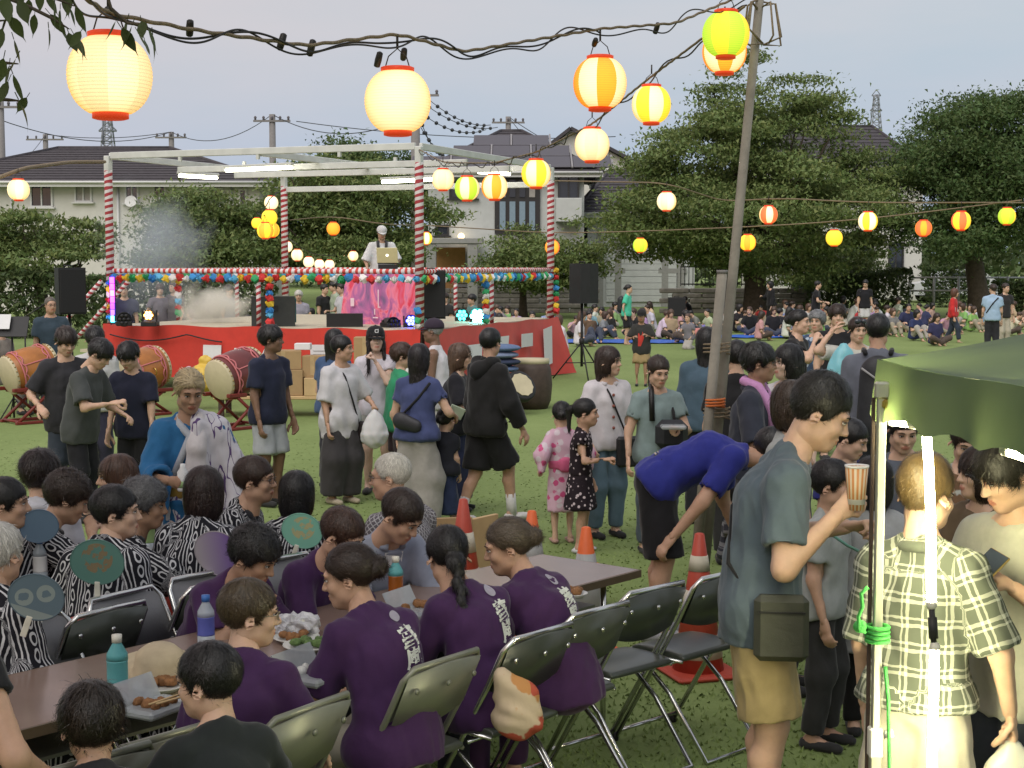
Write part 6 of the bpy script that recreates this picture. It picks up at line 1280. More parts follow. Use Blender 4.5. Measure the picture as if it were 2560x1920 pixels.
for i in range(4):
    t = thing('cushion', ('slate blue cushion at the top of the cushion pile', 'navy cushion second from the top of the pile', 'pale blue cushion third from the top of the pile', 'dark cushion at the bottom of the cushion pile')[3 - i], 'cushion', (p.x - .04 + .03 * (i % 2), 22.0, .575 + i * .1), .3 * i, 'cushions piled on the small drum'); V, Q = surf([Pr((0, 0, .05), (0, 0, .05), .26, .26, ((vec(0, 0, 1), .22),))], .02, .01); Geo().add(V, Q).obj('pillow', CUS[i % 3], t)
p = atk(1127, 825, 21.6); o = thing('hand_drum', 'dark hand drum with a scalloped cream skin leaning by the barrels', 'drum', (p.x, 21.6, .42), rot=(radians(58), 0, radians(38))); n = 22; pr = [(cos(a) * (.17 + .012 * (i % 2)), sin(a) * (.17 + .012 * (i % 2)), .02) for i, a in enumerate(np.arange(n) * 2 * pi / n)]; Geo().poly(pr, 0, .01, (0, 0, 1)).obj('skin', HIDE, o); Geo().lathe([(.2, -.1), (.235, -.08), (.235, 0), (.2, .012), (.001, .012)], 24).obj('shell', BLKB, o)
# microphone stand and music stand at the far left
p = ground(30, 1030); p = Vector((atk(65, 900, 23).x, 23, 0)); t = thing('music_stand', 'black music stand with an open sheet at the far left', 'stand', (atk(28, 800, 21).x, 21, 0)); Geo().tube([(0, 0, .02), (0, 0, 1.15)], .014, 6).obj('pole', BLKB, t); Geo().box((0, -.03, 1.27), (.46, .02, .3), Matrix.Rotation(radians(-28), 3, 'X')).obj('desk', BLKB, t); Geo().box((-.1, -.06, 1.34), (.2, .006, .22), Matrix.Rotation(radians(-28), 3, 'X')).obj('sheet', PAPER, t)
for k in range(3): Geo().tube([(0, 0, .3), (.25 * cos(k * 2.1), .25 * sin(k * 2.1), .01)], .01, 5).obj('leg', BLKB, t)
t = thing('microphone_stand', 'black microphone stand with a boom behind the leftmost drum', 'stand', (atk(56, 800, 23).x, 23, 0)); Geo().tube([(0, 0, .02), (0, 0, 1.35)], .012, 6).obj('pole', BLKB, t); Geo().tube([(-.12, 0, 1.25), (.28, -.05, 1.5)], .01, 6).obj('boom', BLKB, t); Geo().tube([(.28, -.05, 1.5), (.4, -.06, 1.56)], .02, 8).obj('microphone', BLKB, t)
for k in range(3): Geo().tube([(0, 0, .25), (.28 * cos(k * 2.1 + .5), .28 * sin(k * 2.1 + .5), .01)], .01, 5).obj('leg', BLKB, t)
# blue picnic sheets and far bags
BLUE = mat('blue_tarp', (.04, .14, .55), .5, var=.1, scale=4)
for x, y, w_, lab in ((1545, 856, 3.6, 'blue picnic sheet right of the lawn loudspeaker'), (1480, 855, 2.4, 'small blue sheet under the family by the loudspeaker'), (1905, 843, 2.6, 'blue picnic sheet left of the leaning pole')):
    p = ground(x, y); n = 14; V = [(w_ * (i / n - .5), 1.6 * (j / 5 - .5), .02 + .02 * abs(sin(i * 2.3 + j))) for i in range(n + 1) for j in range(6)]; tag(Geo().add(V, [(i * 6 + j, (i + 1) * 6 + j, (i + 1) * 6 + j + 1, i * 6 + j + 1) for i in range(n) for j in range(5)]).obj('picnic_sheet', BLUE, loc=p), lab, 'picnic sheet')

# ================================================================ TABLES, CHAIRS, CONES
D_, N_ = Vector((.65, .76, 0)).normalized(), Vector((-.76, .65, 0)).normalized(); R0 = Vector((-.557, 5.2, 0)); TANG = math.atan2(D_.y, D_.x)
def row(s, n, z=0.): v = R0 + D_ * s + N_ * n; return Vector((v.x, v.y, z))
TOP = mat('brown_table_top', (.22, .15, .12), .22, var=.12, scale=3, spec=.5); EDGE = mat('wood_edge', (.10, .07, .04), .5, var=.2); CHR = mat('chrome', (.62, .62, .60), .18, .95, var=.04); VIN = mat('grey_vinyl', (.17, .17, .18), .45, var=.1, bump=.1, bscale=150); VIND = mat('dark_vinyl', (.05, .058, .045), .28, var=.15, spec=.6); STEELG = mat('painted_grey_steel', (.20, .205, .16), .35, .35, var=.08)
def table(lab, s0, s1, n0=.40, n1=1.0):
    c = row((s0 + s1) / 2, (n0 + n1) / 2); t = thing('folding_table', lab, 'table', c, TANG, 'long folding tables pushed end to end'); L, W_ = s1 - s0 - .01, n1 - n0
    Geo().box((0, 0, .69), (L, W_, .024), ch=.006).obj('table_top', TOP, t); g = Geo()
    for y in (-W_ / 2, W_ / 2): g.box((0, y, .683), (L + .004, .012, .034))
    for x in (-L / 2, L / 2): g.box((x, 0, .683), (.012, W_ + .008, .034))
    g.obj('edge_strip', EDGE, t)
    for x in (-L / 2 + .18, L / 2 - .18):
        for y in (-W_ / 2 + .08, W_ / 2 - .08): Geo().tube([(x, y, 0), (x, y, .675)], .014, 8).obj('leg', CHR, t)
    Geo().box((0, 0, .56), (L - .5, W_ - .15, .012)).obj('shelf', STEELG, t)
table('folding table with an empty pale end beside the orange cones', .46, 2.26); table('folding table with plates of food in front of the purple shirts', -1.36, .46)
def chair_proto(lab, seatm, backm, framem):
    t = thing('folding_chair', lab, 'chair', (0, 0, -5), 0, 'folding chairs around the tables')
    f = [(-.2, .24, .01), (-.2, .0, .40), (-.2, -.13, .62), (-.195, -.2, .76), (-.165, -.225, .80), (.165, -.225, .80), (.195, -.2, .76), (.2, -.13, .62), (.2, .0, .40), (.2, .24, .01)]
    Geo().tube(np.array(f), .0115, 8).obj('front_frame', framem, t)
    r = [(-.178, .14, .425), (-.178, -.06, .27), (-.178, -.27, .012), (.178, -.27, .012), (.178, -.06, .27), (.178, .14, .425)]; Geo().tube(r, .0105, 8).obj('rear_frame', framem, t); Geo().tube([(-.2, .215, .05), (.2, .215, .05)], .009, 6).obj('foot_bar', framem, t); Geo().tube([(-.19, -.02, .39), (.19, -.02, .39)], .008, 6).obj('hinge_bar', framem, t)
    for sx in (-1, 1):
        Geo().lathe([(.016, 0), (.017, .03), (.012, .035)], 8, (sx * .2, .24, 0)).obj('rubber_foot', BLKB, t); 
    V, Q = surf([Pr((-.13, .0, .44), (.13, .0, .44), .17, .17, ((vec(0, 0, 1), .15),), [((0, .18, 0), (0, 1, 0)), ((0, -.15, 0), (0, -1, 0)), ((.19, 0, 0), (1, 0, 0)), ((-.19, 0, 0), (-1, 0, 0))])], .012, .01); Geo().add(V, Q).obj('seat', seatm, t); Geo().tube([(-.19, -.14, .427), (-.195, .17, .427), (.195, .17, .427), (.19, -.14, .427)], .008, 6).obj('seat_rim', framem, t)
    n = 13; V = []
    for k in (0, 1):
        for i in range(n):
            u = i / (n - 1) * 2 - 1
            for v in (0, 1): z = (.795 - .02 * u * u) if v else (.60 - .035 * (1 - u * u)); y = -.225 - .02 * (1 - u * u) + (.795 - z) * .46 + (.012 if k else -.006); V.append((u * .19, y, z))
    Fq = []
    for i in range(n - 1): a = 2 * i; b = 2 * n + a; Fq += [(a, a + 2, a + 3, a + 1), (b, b + 1, b + 3, b + 2), (a, b, b + 2, a + 2), (a + 1, a + 3, b + 3, b + 1)]
    Geo().add(V, Fq, 0, True).obj('backrest', backm, t)
    rv = Geo().lathe([(.012, 0), (.010, .005), (.001, .007)], 8, rot=Matrix.Rotation(radians(90), 3, 'X')).mesh('rivet', framem)
    for x in (-.15, 0, .15): link('rivet', rv, t, (x, -.192 - .02 * (1 - (x / .19) ** 2) - .022, .72))
    return t
CHD = chair_proto('x', VIND, VIND, CHR); CHG = chair_proto('x', VIN, VIN, CHR); CHS = chair_proto('x', VIND, STEELG, STEELG); used = set()
def chair(src, p, ang, lab):
    if src.name in used: return dup(src, p, (0, 0, ang), label=lab)
    used.add(src.name); src.location = p; src.rotation_euler = (0, 0, ang); src['label'] = lab; return src
FN = math.atan2(N_.y, N_.x) - pi / 2
chair(CHS, row(.17, -.06), FN + .05, 'green grey folding chair with riveted back behind the woman with the bun'); chair(CHS, row(-.52, -.13), FN + .12, 'green grey folding chair at the bottom edge below the purple shirts')
chair(CHD, row(.70, -.06), FN, 'folding chair with the floral bag on its seat'); chair(CHD, row(1.14, .0), FN - .05, 'empty folding chair third from the right end of the row'); chair(CHD, row(1.62, .06), FN - .12, 'empty folding chair second from the right end of the row'); chair(CHD, row(2.05, .0), FN - .1, 'last empty folding chair at the right end of the row, by the cone')
chair(CHG, row(.12, 1.22), FN + pi + .15, 'grey padded folding chair facing the table left of the blue capped bottle'); chair(CHG, row(-.40, 1.13), FN + pi + .1, 'nearest grey padded folding chair left of the table'); chair(CHG, row(-1.05, 1.1), FN + pi, 'grey folding chair at the lower left partly under the arm')
chair(CHG, row(.55, 1.28), FN + pi, 'grey folding chair behind the woman propping her face'); chair(CHG, row(1.0, 1.3), FN + pi, 'grey folding chair under the brown haired woman in purple'); chair(CHG, row(1.45, 1.3), FN + pi, 'grey folding chair of the woman in the pale blue shirt'); chair(CHS, row(-1.2, -.05), FN, 'folding chair of the child at the bottom left, mostly out of view'); chair(CHS, row(-.95, -.03), FN, 'folding chair under the boy in the black shirt')
chair(CHD, Vector((-1.75, 6.05, 0)), FN + .1, 'dark backed folding chair behind the bowing yukata woman'); chair(CHD, Vector((-1.42, 6.55, 0)), FN + .1, 'dark backed folding chair behind the short haired yukata boy'); chair(CHD, Vector((-1.05, 7.15, 0)), FN + .3, 'folding chair behind the bob haired yukata woman at the back')
c2_ = Vector((-2.15, 7.07, 0)); t2 = thing('folding_table', 'second folding table among the yukata group at the left', 'table', c2_, TANG); Geo().box((0, 0, .69), (1.8, .5, .024), ch=.006).obj('table_top', TOP, t2)
for x in (-.75, .75):
    for y in (-.2, .2): Geo().tube([(x, y, 0), (x, y, .68)], .014, 8).obj('leg', CHR, t2)
CONO = mat('cone_orange', (.70, .13, .03), .5, var=.06); CONR = mat('cone_red', (.42, .06, .035), .5, var=.1); REFL = mat('cone_reflective', (.33, .33, .32), .4, var=.08); CONW = mat('cone_white', (.52, .48, .38), .5, var=.08)
def cone(lab, x, ytop, base, bands, m, H=.70):
    d = F * (CAMH - H) / (ytop * K - HZ); p = atk(x, ytop, d); t = thing('traffic_cone', lab, 'traffic cone', (p.x, d, 0), .3, 'traffic cones round the tables'); r = lambda z: .025 + .115 * (1 - z / H); prev = .03
    Geo().box((0, 0, .016), (.37, .37, .03), ch=.012).obj('cone_base', base, t); Geo().lathe([(r(.03), .03), (r(H), H), (.016, H + .005), (.001, H + .006)], 20).obj('cone_shell', base, t)
    for z0, z1 in bands: Geo().lathe([(r(z0) + .003, z0), (r(z1) + .003, z1)], 20).obj('band', m, t)
cone('red and white banded cone in front of the cardboard sheet', 1001, 1082, CONR, ((.38, .5), (.14, .28)), CONW); cone('orange and grey cone behind the woman with the curly bun', 1149, 1108, CONO, ((.34, .56),), REFL); cone('orange tipped grey cone left of the bending man', 1266, 1144, CONO, ((.2, .56),), REFL); cone('tall red and white cone behind the last empty chair', 1511, 1158, CONR, ((.1, .22), (.33, .45), (.55, .63)), CONW, .74)
p = ground(1265 * K, 1330 * K); t = thing('folded_cone_mat', 'orange rubber sheet under the table end', 'mat', (p.x - .05, p.y + .1, .25)); Geo().box((0, 0, 0), (.45, .3, .04), Matrix.Rotation(.5, 3, 'Z'), ch=.01).obj('sheet', CONO, t); Geo().box((0, .05, -.13), (.3, .3, .22), ch=.02).obj('block', CONO, t)
p = ground(1010 * K, 1135 * K); t = thing('cardboard_sheet', 'tall open cardboard box behind the table by the red cone', 'box', (p.x, 9.75, 0), .22); Geo().box((-.2, 0, .26), (.62, .03, .52), ch=.003).obj('panel', CARD, t); Geo().box((.21, .12, .25), (.28, .03, .5), Matrix.Rotation(.7, 3, 'Z'), ch=.003).obj('panel', CARL, t)
# bottles, food, fans on the tables
WATER = mat('clear_plastic', (.55, .62, .68), .1, var=.02, spec=.6, alpha=.55); TEAL = mat('teal_label', (.10, .34, .36), .4); TEA = mat('amber_tea', (.30, .09, .015), .15, spec=.6); CAPB = mat('blue_cap', (.04, .14, .42), .4); CAPW = mat('white_cap', (.62, .60, .52), .4); LBLB = mat('blue_label', (.10, .12, .42), .4); LBLG = mat('green_label', (.25, .38, .16), .4); PLW = mat('white_plate', (.6, .6, .57), .4, var=.03); FOODB = mat('fried_food', (.24, .11, .04), .7, var=.5, scale=40, bump=.8); FOODG = mat('green_food', (.10, .17, .05), .7, var=.5, scale=40, bump=.8); TRAY = mat('clear_tray', (.45, .48, .5), .15, spec=.6, alpha=.6)
def bottle(lab, px, py, z, top, mid, low, capm, d=None, h=.21, r=.033):
    p = ground(px * K, py * K, z) if d is None else atk(px, py, d); t = thing('plastic_bottle', lab, 'bottle', (p.x, p.y, z if d is None else p.z), 0, 'drink bottles on the tables'); s = h / .21
    Geo().lathe([(r * .9, 0), (r, .008), (r, .06 * s)], 16).obj('base', low, t); Geo().lathe([(r, .06 * s), (r * .96, .065 * s), (r * .96, .125 * s), (r, .13 * s)], 16).obj('label', mid, t); Geo().lathe([(r, .13 * s), (r * .95, .15 * s), (r * .42, .182 * s), (r * .42, .19 * s)], 16).obj('shoulder', top, t); Geo().lathe([(r * .48, .186 * s), (r * .48, .21 * s), (.001, .211 * s)], 12).obj('cap', capm, t)
    return t
TZ = .703
bottle('drink bottle with amber tea and teal shoulder in the middle of the table', 855, 1308, TZ, TEAL, TEA, TEA, CAPW); bottle('drink bottle with cream cap and orange label near the brown hat', 255, 1512, TZ, TEAL, TEAL, TEA, CAPW, h=.22, r=.036); bottle('blue capped water bottle with a violet label in front of the glasses woman', 446, 1405, TZ, WATER, LBLB, WATER, CAPB); bottle('blue capped water bottle beside the lowest left fan', 88, 1262, TZ, WATER, PAPER, WATER, CAPB); bottle('white capped bottle with a green label held by the grey haired woman', 322, 1197, TZ, PAPER, LBLG, WATER, CAPW)
def plate(lab, x, y, r, food, nm='paper_plate', tray=False):
    p = ground(x * K, y * K, TZ); t = thing(nm, lab, 'plate', (p.x, p.y, TZ), TANG + .2, 'plates and trays of food on the tables')
    if tray: Geo().box((0, 0, .018), (r * 2, r * 1.3, .03), ch=.01).obj('tray', TRAY, t); Geo().box((-r * .2, r * .75, .06), (r * 2, .006, .1), Matrix.Rotation(-.5, 3, 'X')).obj('lid', TRAY, t)
    else: Geo().lathe([(r * .7, 0), (r * .75, .006), (r, .018), (r * .99, .021), (r * .72, .010), (.001, .010)], 22).obj('dish', PLW, t)
    g = Geo(); rr = random.Random(int(x))
    for i in range(9): g.ball((rr.uniform(-.55, .55) * r, rr.uniform(-.45, .45) * r, .028 + (.012 if tray else 0)), (rr.uniform(.012, .03), rr.uniform(.012, .025), rr.uniform(.012, .022)), 7, 5)
    g.obj('food', food, t)
plate('white plate with green vegetables between the two facing women', 668, 1402, .10, FOODG); plate('clear tray with a raised lid beside the plate of vegetables', 690, 1470, .11, PLW, 'food_tray', True); plate('plate of brown fried food under the glasses woman chin', 640, 1385, .09, FOODB); plate('small plate of fried food near the brown hat', 345, 1490, .09, FOODB); plate('tray of brown food with chopsticks beside the boy in black', 340, 1540, .10, FOODB, 'food_tray', True); plate('small pale dish near the empty table end', 1240, 1290, .06, FOODB); plate('tray of food under the hands of the braided woman', 905, 1330, .10, FOODB, 'food_tray', True)
p = ground(345 * K, 1470 * K, TZ); t = thing('sun_hat', 'beige sun hat lying on the table near the boy', 'hat', (p.x, p.y, TZ + .02), 0, rot=(.25, .1, 0)); Geo().lathe([(.17, .012), (.175, .008), (.10, .012), (.092, .02), (.085, .075), (.06, .10), (.001, .105)], 20).obj('crown', mat('beige_straw', (.44, .36, .24), .8, var=.15), t)
for i, (dx, rz) in enumerate(((0, 1.0), (.03, .9))):
    p = ground(372 * K, 1520 * K, TZ + .04); t = thing('chopstick', ('upper pale chopstick resting on the food tray', 'lower pale chopstick resting on the food tray')[i], 'chopstick', (p.x + dx, p.y, TZ + .062), rz); Geo().tube([(-.1, 0, 0), (.1, 0, 0)], .0035, 6).obj('stick', CARL, t)
p = ground(640 * K, 1375 * K, TZ); t = thing('plastic_bag', 'crumpled clear plastic bag on the table between the purple shirts', 'bag', (p.x, p.y, TZ + .03)); V, Q = surf([Pr((-.05, 0, .01), (.05, 0, .02), .045, .04)], .009, .02); V = V + vnorm(V, Q) * (.018 * wob(V, .04, 5))[:, None]; Geo().add(V, Q, 0, False).obj('bag_body', mat('crumpled_film', (.45, .45, .48), .2, spec=.7), t)
def fan(lab, x, y, d, w_, col, col2, roll, yaw=0., handle=True, patt='splash'):
    p = atk(x, y, d); t = thing('paper_fan', lab, 'fan', p, rot=(radians(8), roll, yaw), group='round paper fans held in the crowd'); k = d / (F / K); R = w_ * k / 2; n = 36; V = []
    for s in (-.0015, .0015): V += [(R * 1.08 * sin(a) , s, R * .98 * cos(a) * (1 if cos(a) > 0 else .92)) for a in np.arange(n) * 2 * pi / n]
    Geo().add(V, [tuple(range(n)), tuple(range(n, 2 * n))[::-1]] + [(i, (i + 1) % n, (i + 1) % n + n, i + n) for i in range(n)], 0, False).obj('fan_leaf', fanm(col, col2, R, patt), t)
    Geo().tube([(R * 1.085 * sin(a), 0, R * .985 * cos(a) * (1 if cos(a) > 0 else .92)) for a in np.linspace(0, 2 * pi, n + 1)[:-1]], .0032, 5, closed=True).obj('rim', mat('fan_rim', tuple(c * .8 for c in col), .5), t)
    if handle: Geo().box((0, 0, -R * 1.25), (.022, .008, R * .9), ch=.002).obj('handle', CAPW, t)
    return t
def fanm(c1, c2, R, patt):
    m, t, b = newmat('printed_fan'); co = nd(t, 'ShaderNodeTexCoord'); sp = nd(t, 'ShaderNodeSeparateXYZ'); t.links.new(co.outputs['Object'], sp.inputs[0])
    mx = nd(t, 'ShaderNodeMixRGB'); mx.inputs[1].default_value = (*c1, 1); mx.inputs[2].default_value = (*c2, 1); n = nd(t, 'ShaderNodeTexNoise', Scale=28.0, Detail=4.0); t.links.new(co.outputs['Object'], n.inputs['Vector'])
    if patt == 'grad': f = M_(t, 'MULTIPLY_ADD', M_(t, 'SUBTRACT', sp.outputs[0], M_(t, 'MULTIPLY', sp.outputs[2], -1.2)), 3.5, .5)
    elif patt == 'rings':
        f = None
        for cx, cz in ((-.45, -.1), (.3, .3)):
            q = M_(t, 'SQRT', M_(t, 'ADD', M_(t, 'POWER', M_(t, 'SUBTRACT', sp.outputs[0], cx * R), 2.), M_(t, 'POWER', M_(t, 'SUBTRACT', sp.outputs[2], cz * R), 2.))); v = M_(t, 'MULTIPLY', M_(t, 'LESS_THAN', q, R * .36), M_(t, 'GREATER_THAN', M_(t, 'ADD', q, M_(t, 'MULTIPLY', n.outputs[0], R * .5)), R * .42)); f = v if f is None else M_(t, 'MAXIMUM', f, v)
        f = M_(t, 'MAXIMUM', f, M_(t, 'LESS_THAN', sp.outputs[2], -R * .5))
    else: f = M_(t, 'MULTIPLY', M_(t, 'GREATER_THAN', n.outputs[0], .5), M_(t, 'LESS_THAN', M_(t, 'ADD', M_(t, 'POWER', sp.outputs[0], 2.), M_(t, 'POWER', M_(t, 'SUBTRACT', sp.outputs[2], R * .2), 2.)), R * R * .4))
    cl = nd(t, 'ShaderNodeClamp'); t.links.new(f, cl.inputs[0]); t.links.new(cl.outputs[0], mx.inputs[0]); t.links.new(mx.outputs[0], b.inputs['Base Color']); b.inputs['Roughness'].default_value = .45; return m
fan('teal green printed fan held low by the short haired yukata boy', 210, 1216, 6.1, 108, (.10, .22, .19), (.22, .17, .10), .05); fan('blue grey fan with two round emblems at the left edge', 78, 1292, 5.34, 110, (.10, .15, .19), (.22, .27, .27), .35, .2, True, 'rings'); fan('violet and white shaded fan behind the woman propping her face', 470, 1197, 6.62, 100, (.36, .33, .36), (.13, .05, .30), .7, 0, False, 'grad'); fan('mint green fan with a yellow print held up by the bob haired woman', 652, 1148, 7.05, 82, (.20, .46, .36), (.42, .40, .22), .35); fan('slate blue fan at the back of the bowing yukata woman', 85, 1138, 6.75, 78, (.10, .16, .24), (.10, .16, .24), -.3, 0, False)
def clothbag(lab, x, y, d, pts_r, m, group=None):
    p = atk(x, y, d); V, Q = surf(pts_r, .011, .04); V = V + vnorm(V, Q) * (.01 * wob(V, .09, 4))[:, None]; t = thing('cloth_bag', lab, 'bag', p); Geo().add(V, Q).obj('bag_body', m, t); return t
clothbag('floral cloth bag with red and orange flowers on a folding chair', 1118, 1532, 5.38, [Pr((0, 0, -.02), (0, 0, .03), .095, .08, ((vec(0, 1, 0), .7),)), Pr((-.03, 0, .07), (-.06, 0, .12), .04, .03)], pattern('splash', (.50, .40, .28), (.40, .08, .05), (.45, .22, .08)))

# ================================================================ THE TENT AT THE RIGHT
TARP = mat('green_tarp', (.075, .11, .062), .55, var=.18, scale=2.2, bump=.25, bscale=5); m_ = TARP.node_tree; tr = nd(m_, 'ShaderNodeBsdfTranslucent'); tr.inputs[0].default_value = (.11, .15, .06, 1); mxs = nd(m_, 'ShaderNodeMixShader'); mxs.inputs[0].default_value = .3; m_.links.new(m_.nodes['Principled BSDF'].outputs[0], mxs.inputs[1]); m_.links.new(tr.outputs[0], mxs.inputs[2]); m_.links.new(mxs.outputs[0], m_.nodes['Material Output'].inputs[0])
ALU = mat('aluminium_pole', (.52, .52, .42), .35, .6, var=.1, scale=5); TUBEL = mat('led_tube_light', (1, 1, .9), .4, emit=(1, .93, .56), es=75.)
pc = atk(1903, 776, 4.6); TT = thing('canopy_tent', 'green canopy tent corner with an aluminium leg at the right edge', 'tent', (pc.x, pc.y, 0))
nu, nv_ = 34, 20; V = []; c00, c01, c10, c11 = Vector((0, 0, pc.z)), Vector((.30, -1.75, 1.885)), Vector((1.55, .55, 2.32)), Vector((1.75, -1.6, 2.36))
for i in range(nu + 1):
    for j in range(nv_ + 1):
        u, v = i / nu, j / nv_; p = c00.lerp(c10, u).lerp(c01.lerp(c11, u), v); sag = -.035 * sin(pi * v) * (1 - u) ** .7 - .09 * sin(pi * u) * (1 - .5 * v); p.z += sag + .018 * sin(9 * (u + v * .6)) * (1 - u) * v + .012 * sin(17 * u - 11 * v) * v; V.append(tuple(p))
Geo().add(V, [(i * (nv_ + 1) + j, (i + 1) * (nv_ + 1) + j, (i + 1) * (nv_ + 1) + j + 1, i * (nv_ + 1) + j + 1) for i in range(nu) for j in range(nv_)]).obj('roof_sheet', TARP, TT)
V2 = []; nv2 = 40; base_edge = [Vector(V[0 * (nv_ + 1) + j]) for j in range(nv_ + 1)]
for j in range(nv2 + 1):
    f_ = j / nv2 * nv_; a = int(min(f_, nv_ - 1)); p = base_edge[a].lerp(base_edge[a + 1], f_ - a)
    for k in range(7): v = k / 6; V2.append((p.x - .01 - .012 * v * sin(j * .8) - .02 * v, p.y + .003, p.z - v * (.165 + .012 * sin(j * .9)) ))
Geo().add(V2, [(j * 7 + k, (j + 1) * 7 + k, (j + 1) * 7 + k + 1, j * 7 + k + 1) for j in range(nv2) for k in range(6)]).obj('valance', TARP, TT)
V3 = []
for i in range(nu + 1):
    p = Vector(V[i * (nv_ + 1)])
    for k in range(7): v = k / 6; V3.append((p.x, p.y + .012 * v * sin(i * .9), p.z - v * .17))
Geo().add(V3, [(j * 7 + k, (j + 1) * 7 + k, (j + 1) * 7 + k + 1, j * 7 + k + 1) for j in range(nu) for k in range(6)]).obj('valance', TARP, TT)
pl_ = atk(1903, 960, 4.5); lx, ly = pl_.x - pc.x, pl_.y - pc.y; g = Geo(); g.box((lx, ly, .35), (.032, .032, .72), ch=.003); g.obj('lower_leg', ALU, TT); Geo().box((lx, ly, 1.23), (.025, .025, 1.06), ch=.003).obj('upper_leg', ALU, TT); Geo().box((lx, ly, .72), (.042, .042, .09), ch=.005).obj('collar', CAPW, TT); Geo().tube([(lx + .02, ly, .74), (lx + .05, ly - .01, .75)], .012, 8).obj('knob', CAPW, TT)
Geo().box((lx - .017, ly + .03, 1.1), (.010, .012, 1.3)).obj('leg_shade_strip', DARKW, TT); Geo().box((lx, ly, 1.775), (.04, .04, .05), ch=.006).obj('bracket', ALU, TT); Geo().box((lx + .02, ly - .01, 1.735), (.045, .03, .03), ch=.008).obj('slider', BRASS, TT)  # thin dark strip stands in for the shaded left side of the leg
for a, b_ in (((lx, ly, 1.78), (lx + 1.5, ly + .5, 2.1)), ((lx, ly, 1.78), (lx + .40, ly - 1.5, 1.8))): Geo().tube([Vector(a) + Vector((.07, .0 if b_[1] > 0 else -.08, -.03)), b_], .010, 6).obj('roof_bar', ALU, TT)
def led(lab, pts, r=.011):
    P = [atk(*q) for q in pts]; t = thing('led_tube', lab, 'lamp', P[0], 0, 'lit tube lamps hanging in the tent'); Geo().tube([tuple(p - P[0]) for p in P], r, 10).obj('tube', TUBEL, t)
    for q in (0, -1): Geo().ball(tuple(P[q] - P[0]), r * 1.25, 8, 6).obj('end_cap', CAPW, t)
led('long glowing tube hanging in front of the plaid shirted boy', [(2000, 917, 4.48), (2006, 1000, 4.45), (2010, 1100, 4.43), (2012, 1306, 4.4)], .0135); led('lower glowing tube hanging below the black connector', [(2019, 1398, 4.38), (2017, 1500, 4.36), (2012, 1720, 4.34)], .0135); led('short bright tube under the tent corner pointing at the viewer', [(1928, 906, 4.62), (1974, 912, 4.42)], .018); led('bright tube at the right edge under the tent hem', [(2172, 972, 3.95), (2235, 992, 3.9)], .014)
ca, cb_ = atk(2012, 1306, 4.4), atk(2018, 1398, 4.38); t = thing('cable_connector', 'black connector joining the two hanging tubes', 'connector', ca); Geo().tube([(0, 0, 0), tuple((cb_ - ca) * .5), tuple(cb_ - ca)], .009, 8).obj('plug', BLKB, t); Geo().tube([tuple((cb_ - ca) * .3), tuple((cb_ - ca) * .8)], .014, 8).obj('sleeve', BLKB, t)
GRO = mat('green_rope', (.05, .34, .06), .6, var=.3, scale=120, bump=.5, bscale=200); kp = Vector((pl_.x, pl_.y, atk(1886, 1365, 4.5).z)); rp = thing('green_rope', 'bright green rope knotted round the tent leg', 'rope', kp); g = Geo()
for i in range(4): g.tube([(.026 * 1.25 * cos(a), .026 * 1.25 * sin(a), -.025 + i * .0135) for a in np.linspace(0, 2 * pi, 15)[:-1]], .0065, 6, closed=True)
g.obj('coil', GRO, rp); Geo().tube([(-.03, -.01, 0), (-.06, -.03, .01), (-.062, -.02, .05), (-.05, -.02, .08), (-.055, -.02, .12), (-.035, -.02, .14)], .006, 6).obj('loop', GRO, rp); Geo().ball((-.055, -.015, .02), (.022, .018, .02), 8, 6).obj('knot', GRO, rp); Geo().tube([(.02, -.02, -.1), (.03, -.025, -.2), (.035, -.03, -.35), (.04, -.03, -.5), (.034, -.03, -.72)], .0062, 6).obj('tail', GRO, rp)
tag(Geo().tube([atk(1790, 1150, 5.9), atk(1830, 1178, 5.8), atk(1875, 1200, 5.6), atk(1905, 1205, 5.2)], .006, 5).obj('guy_rope', mat('teal_rope', (.12, .34, .25), .6)), 'teal guy rope stretched behind the man with the cup', 'rope')
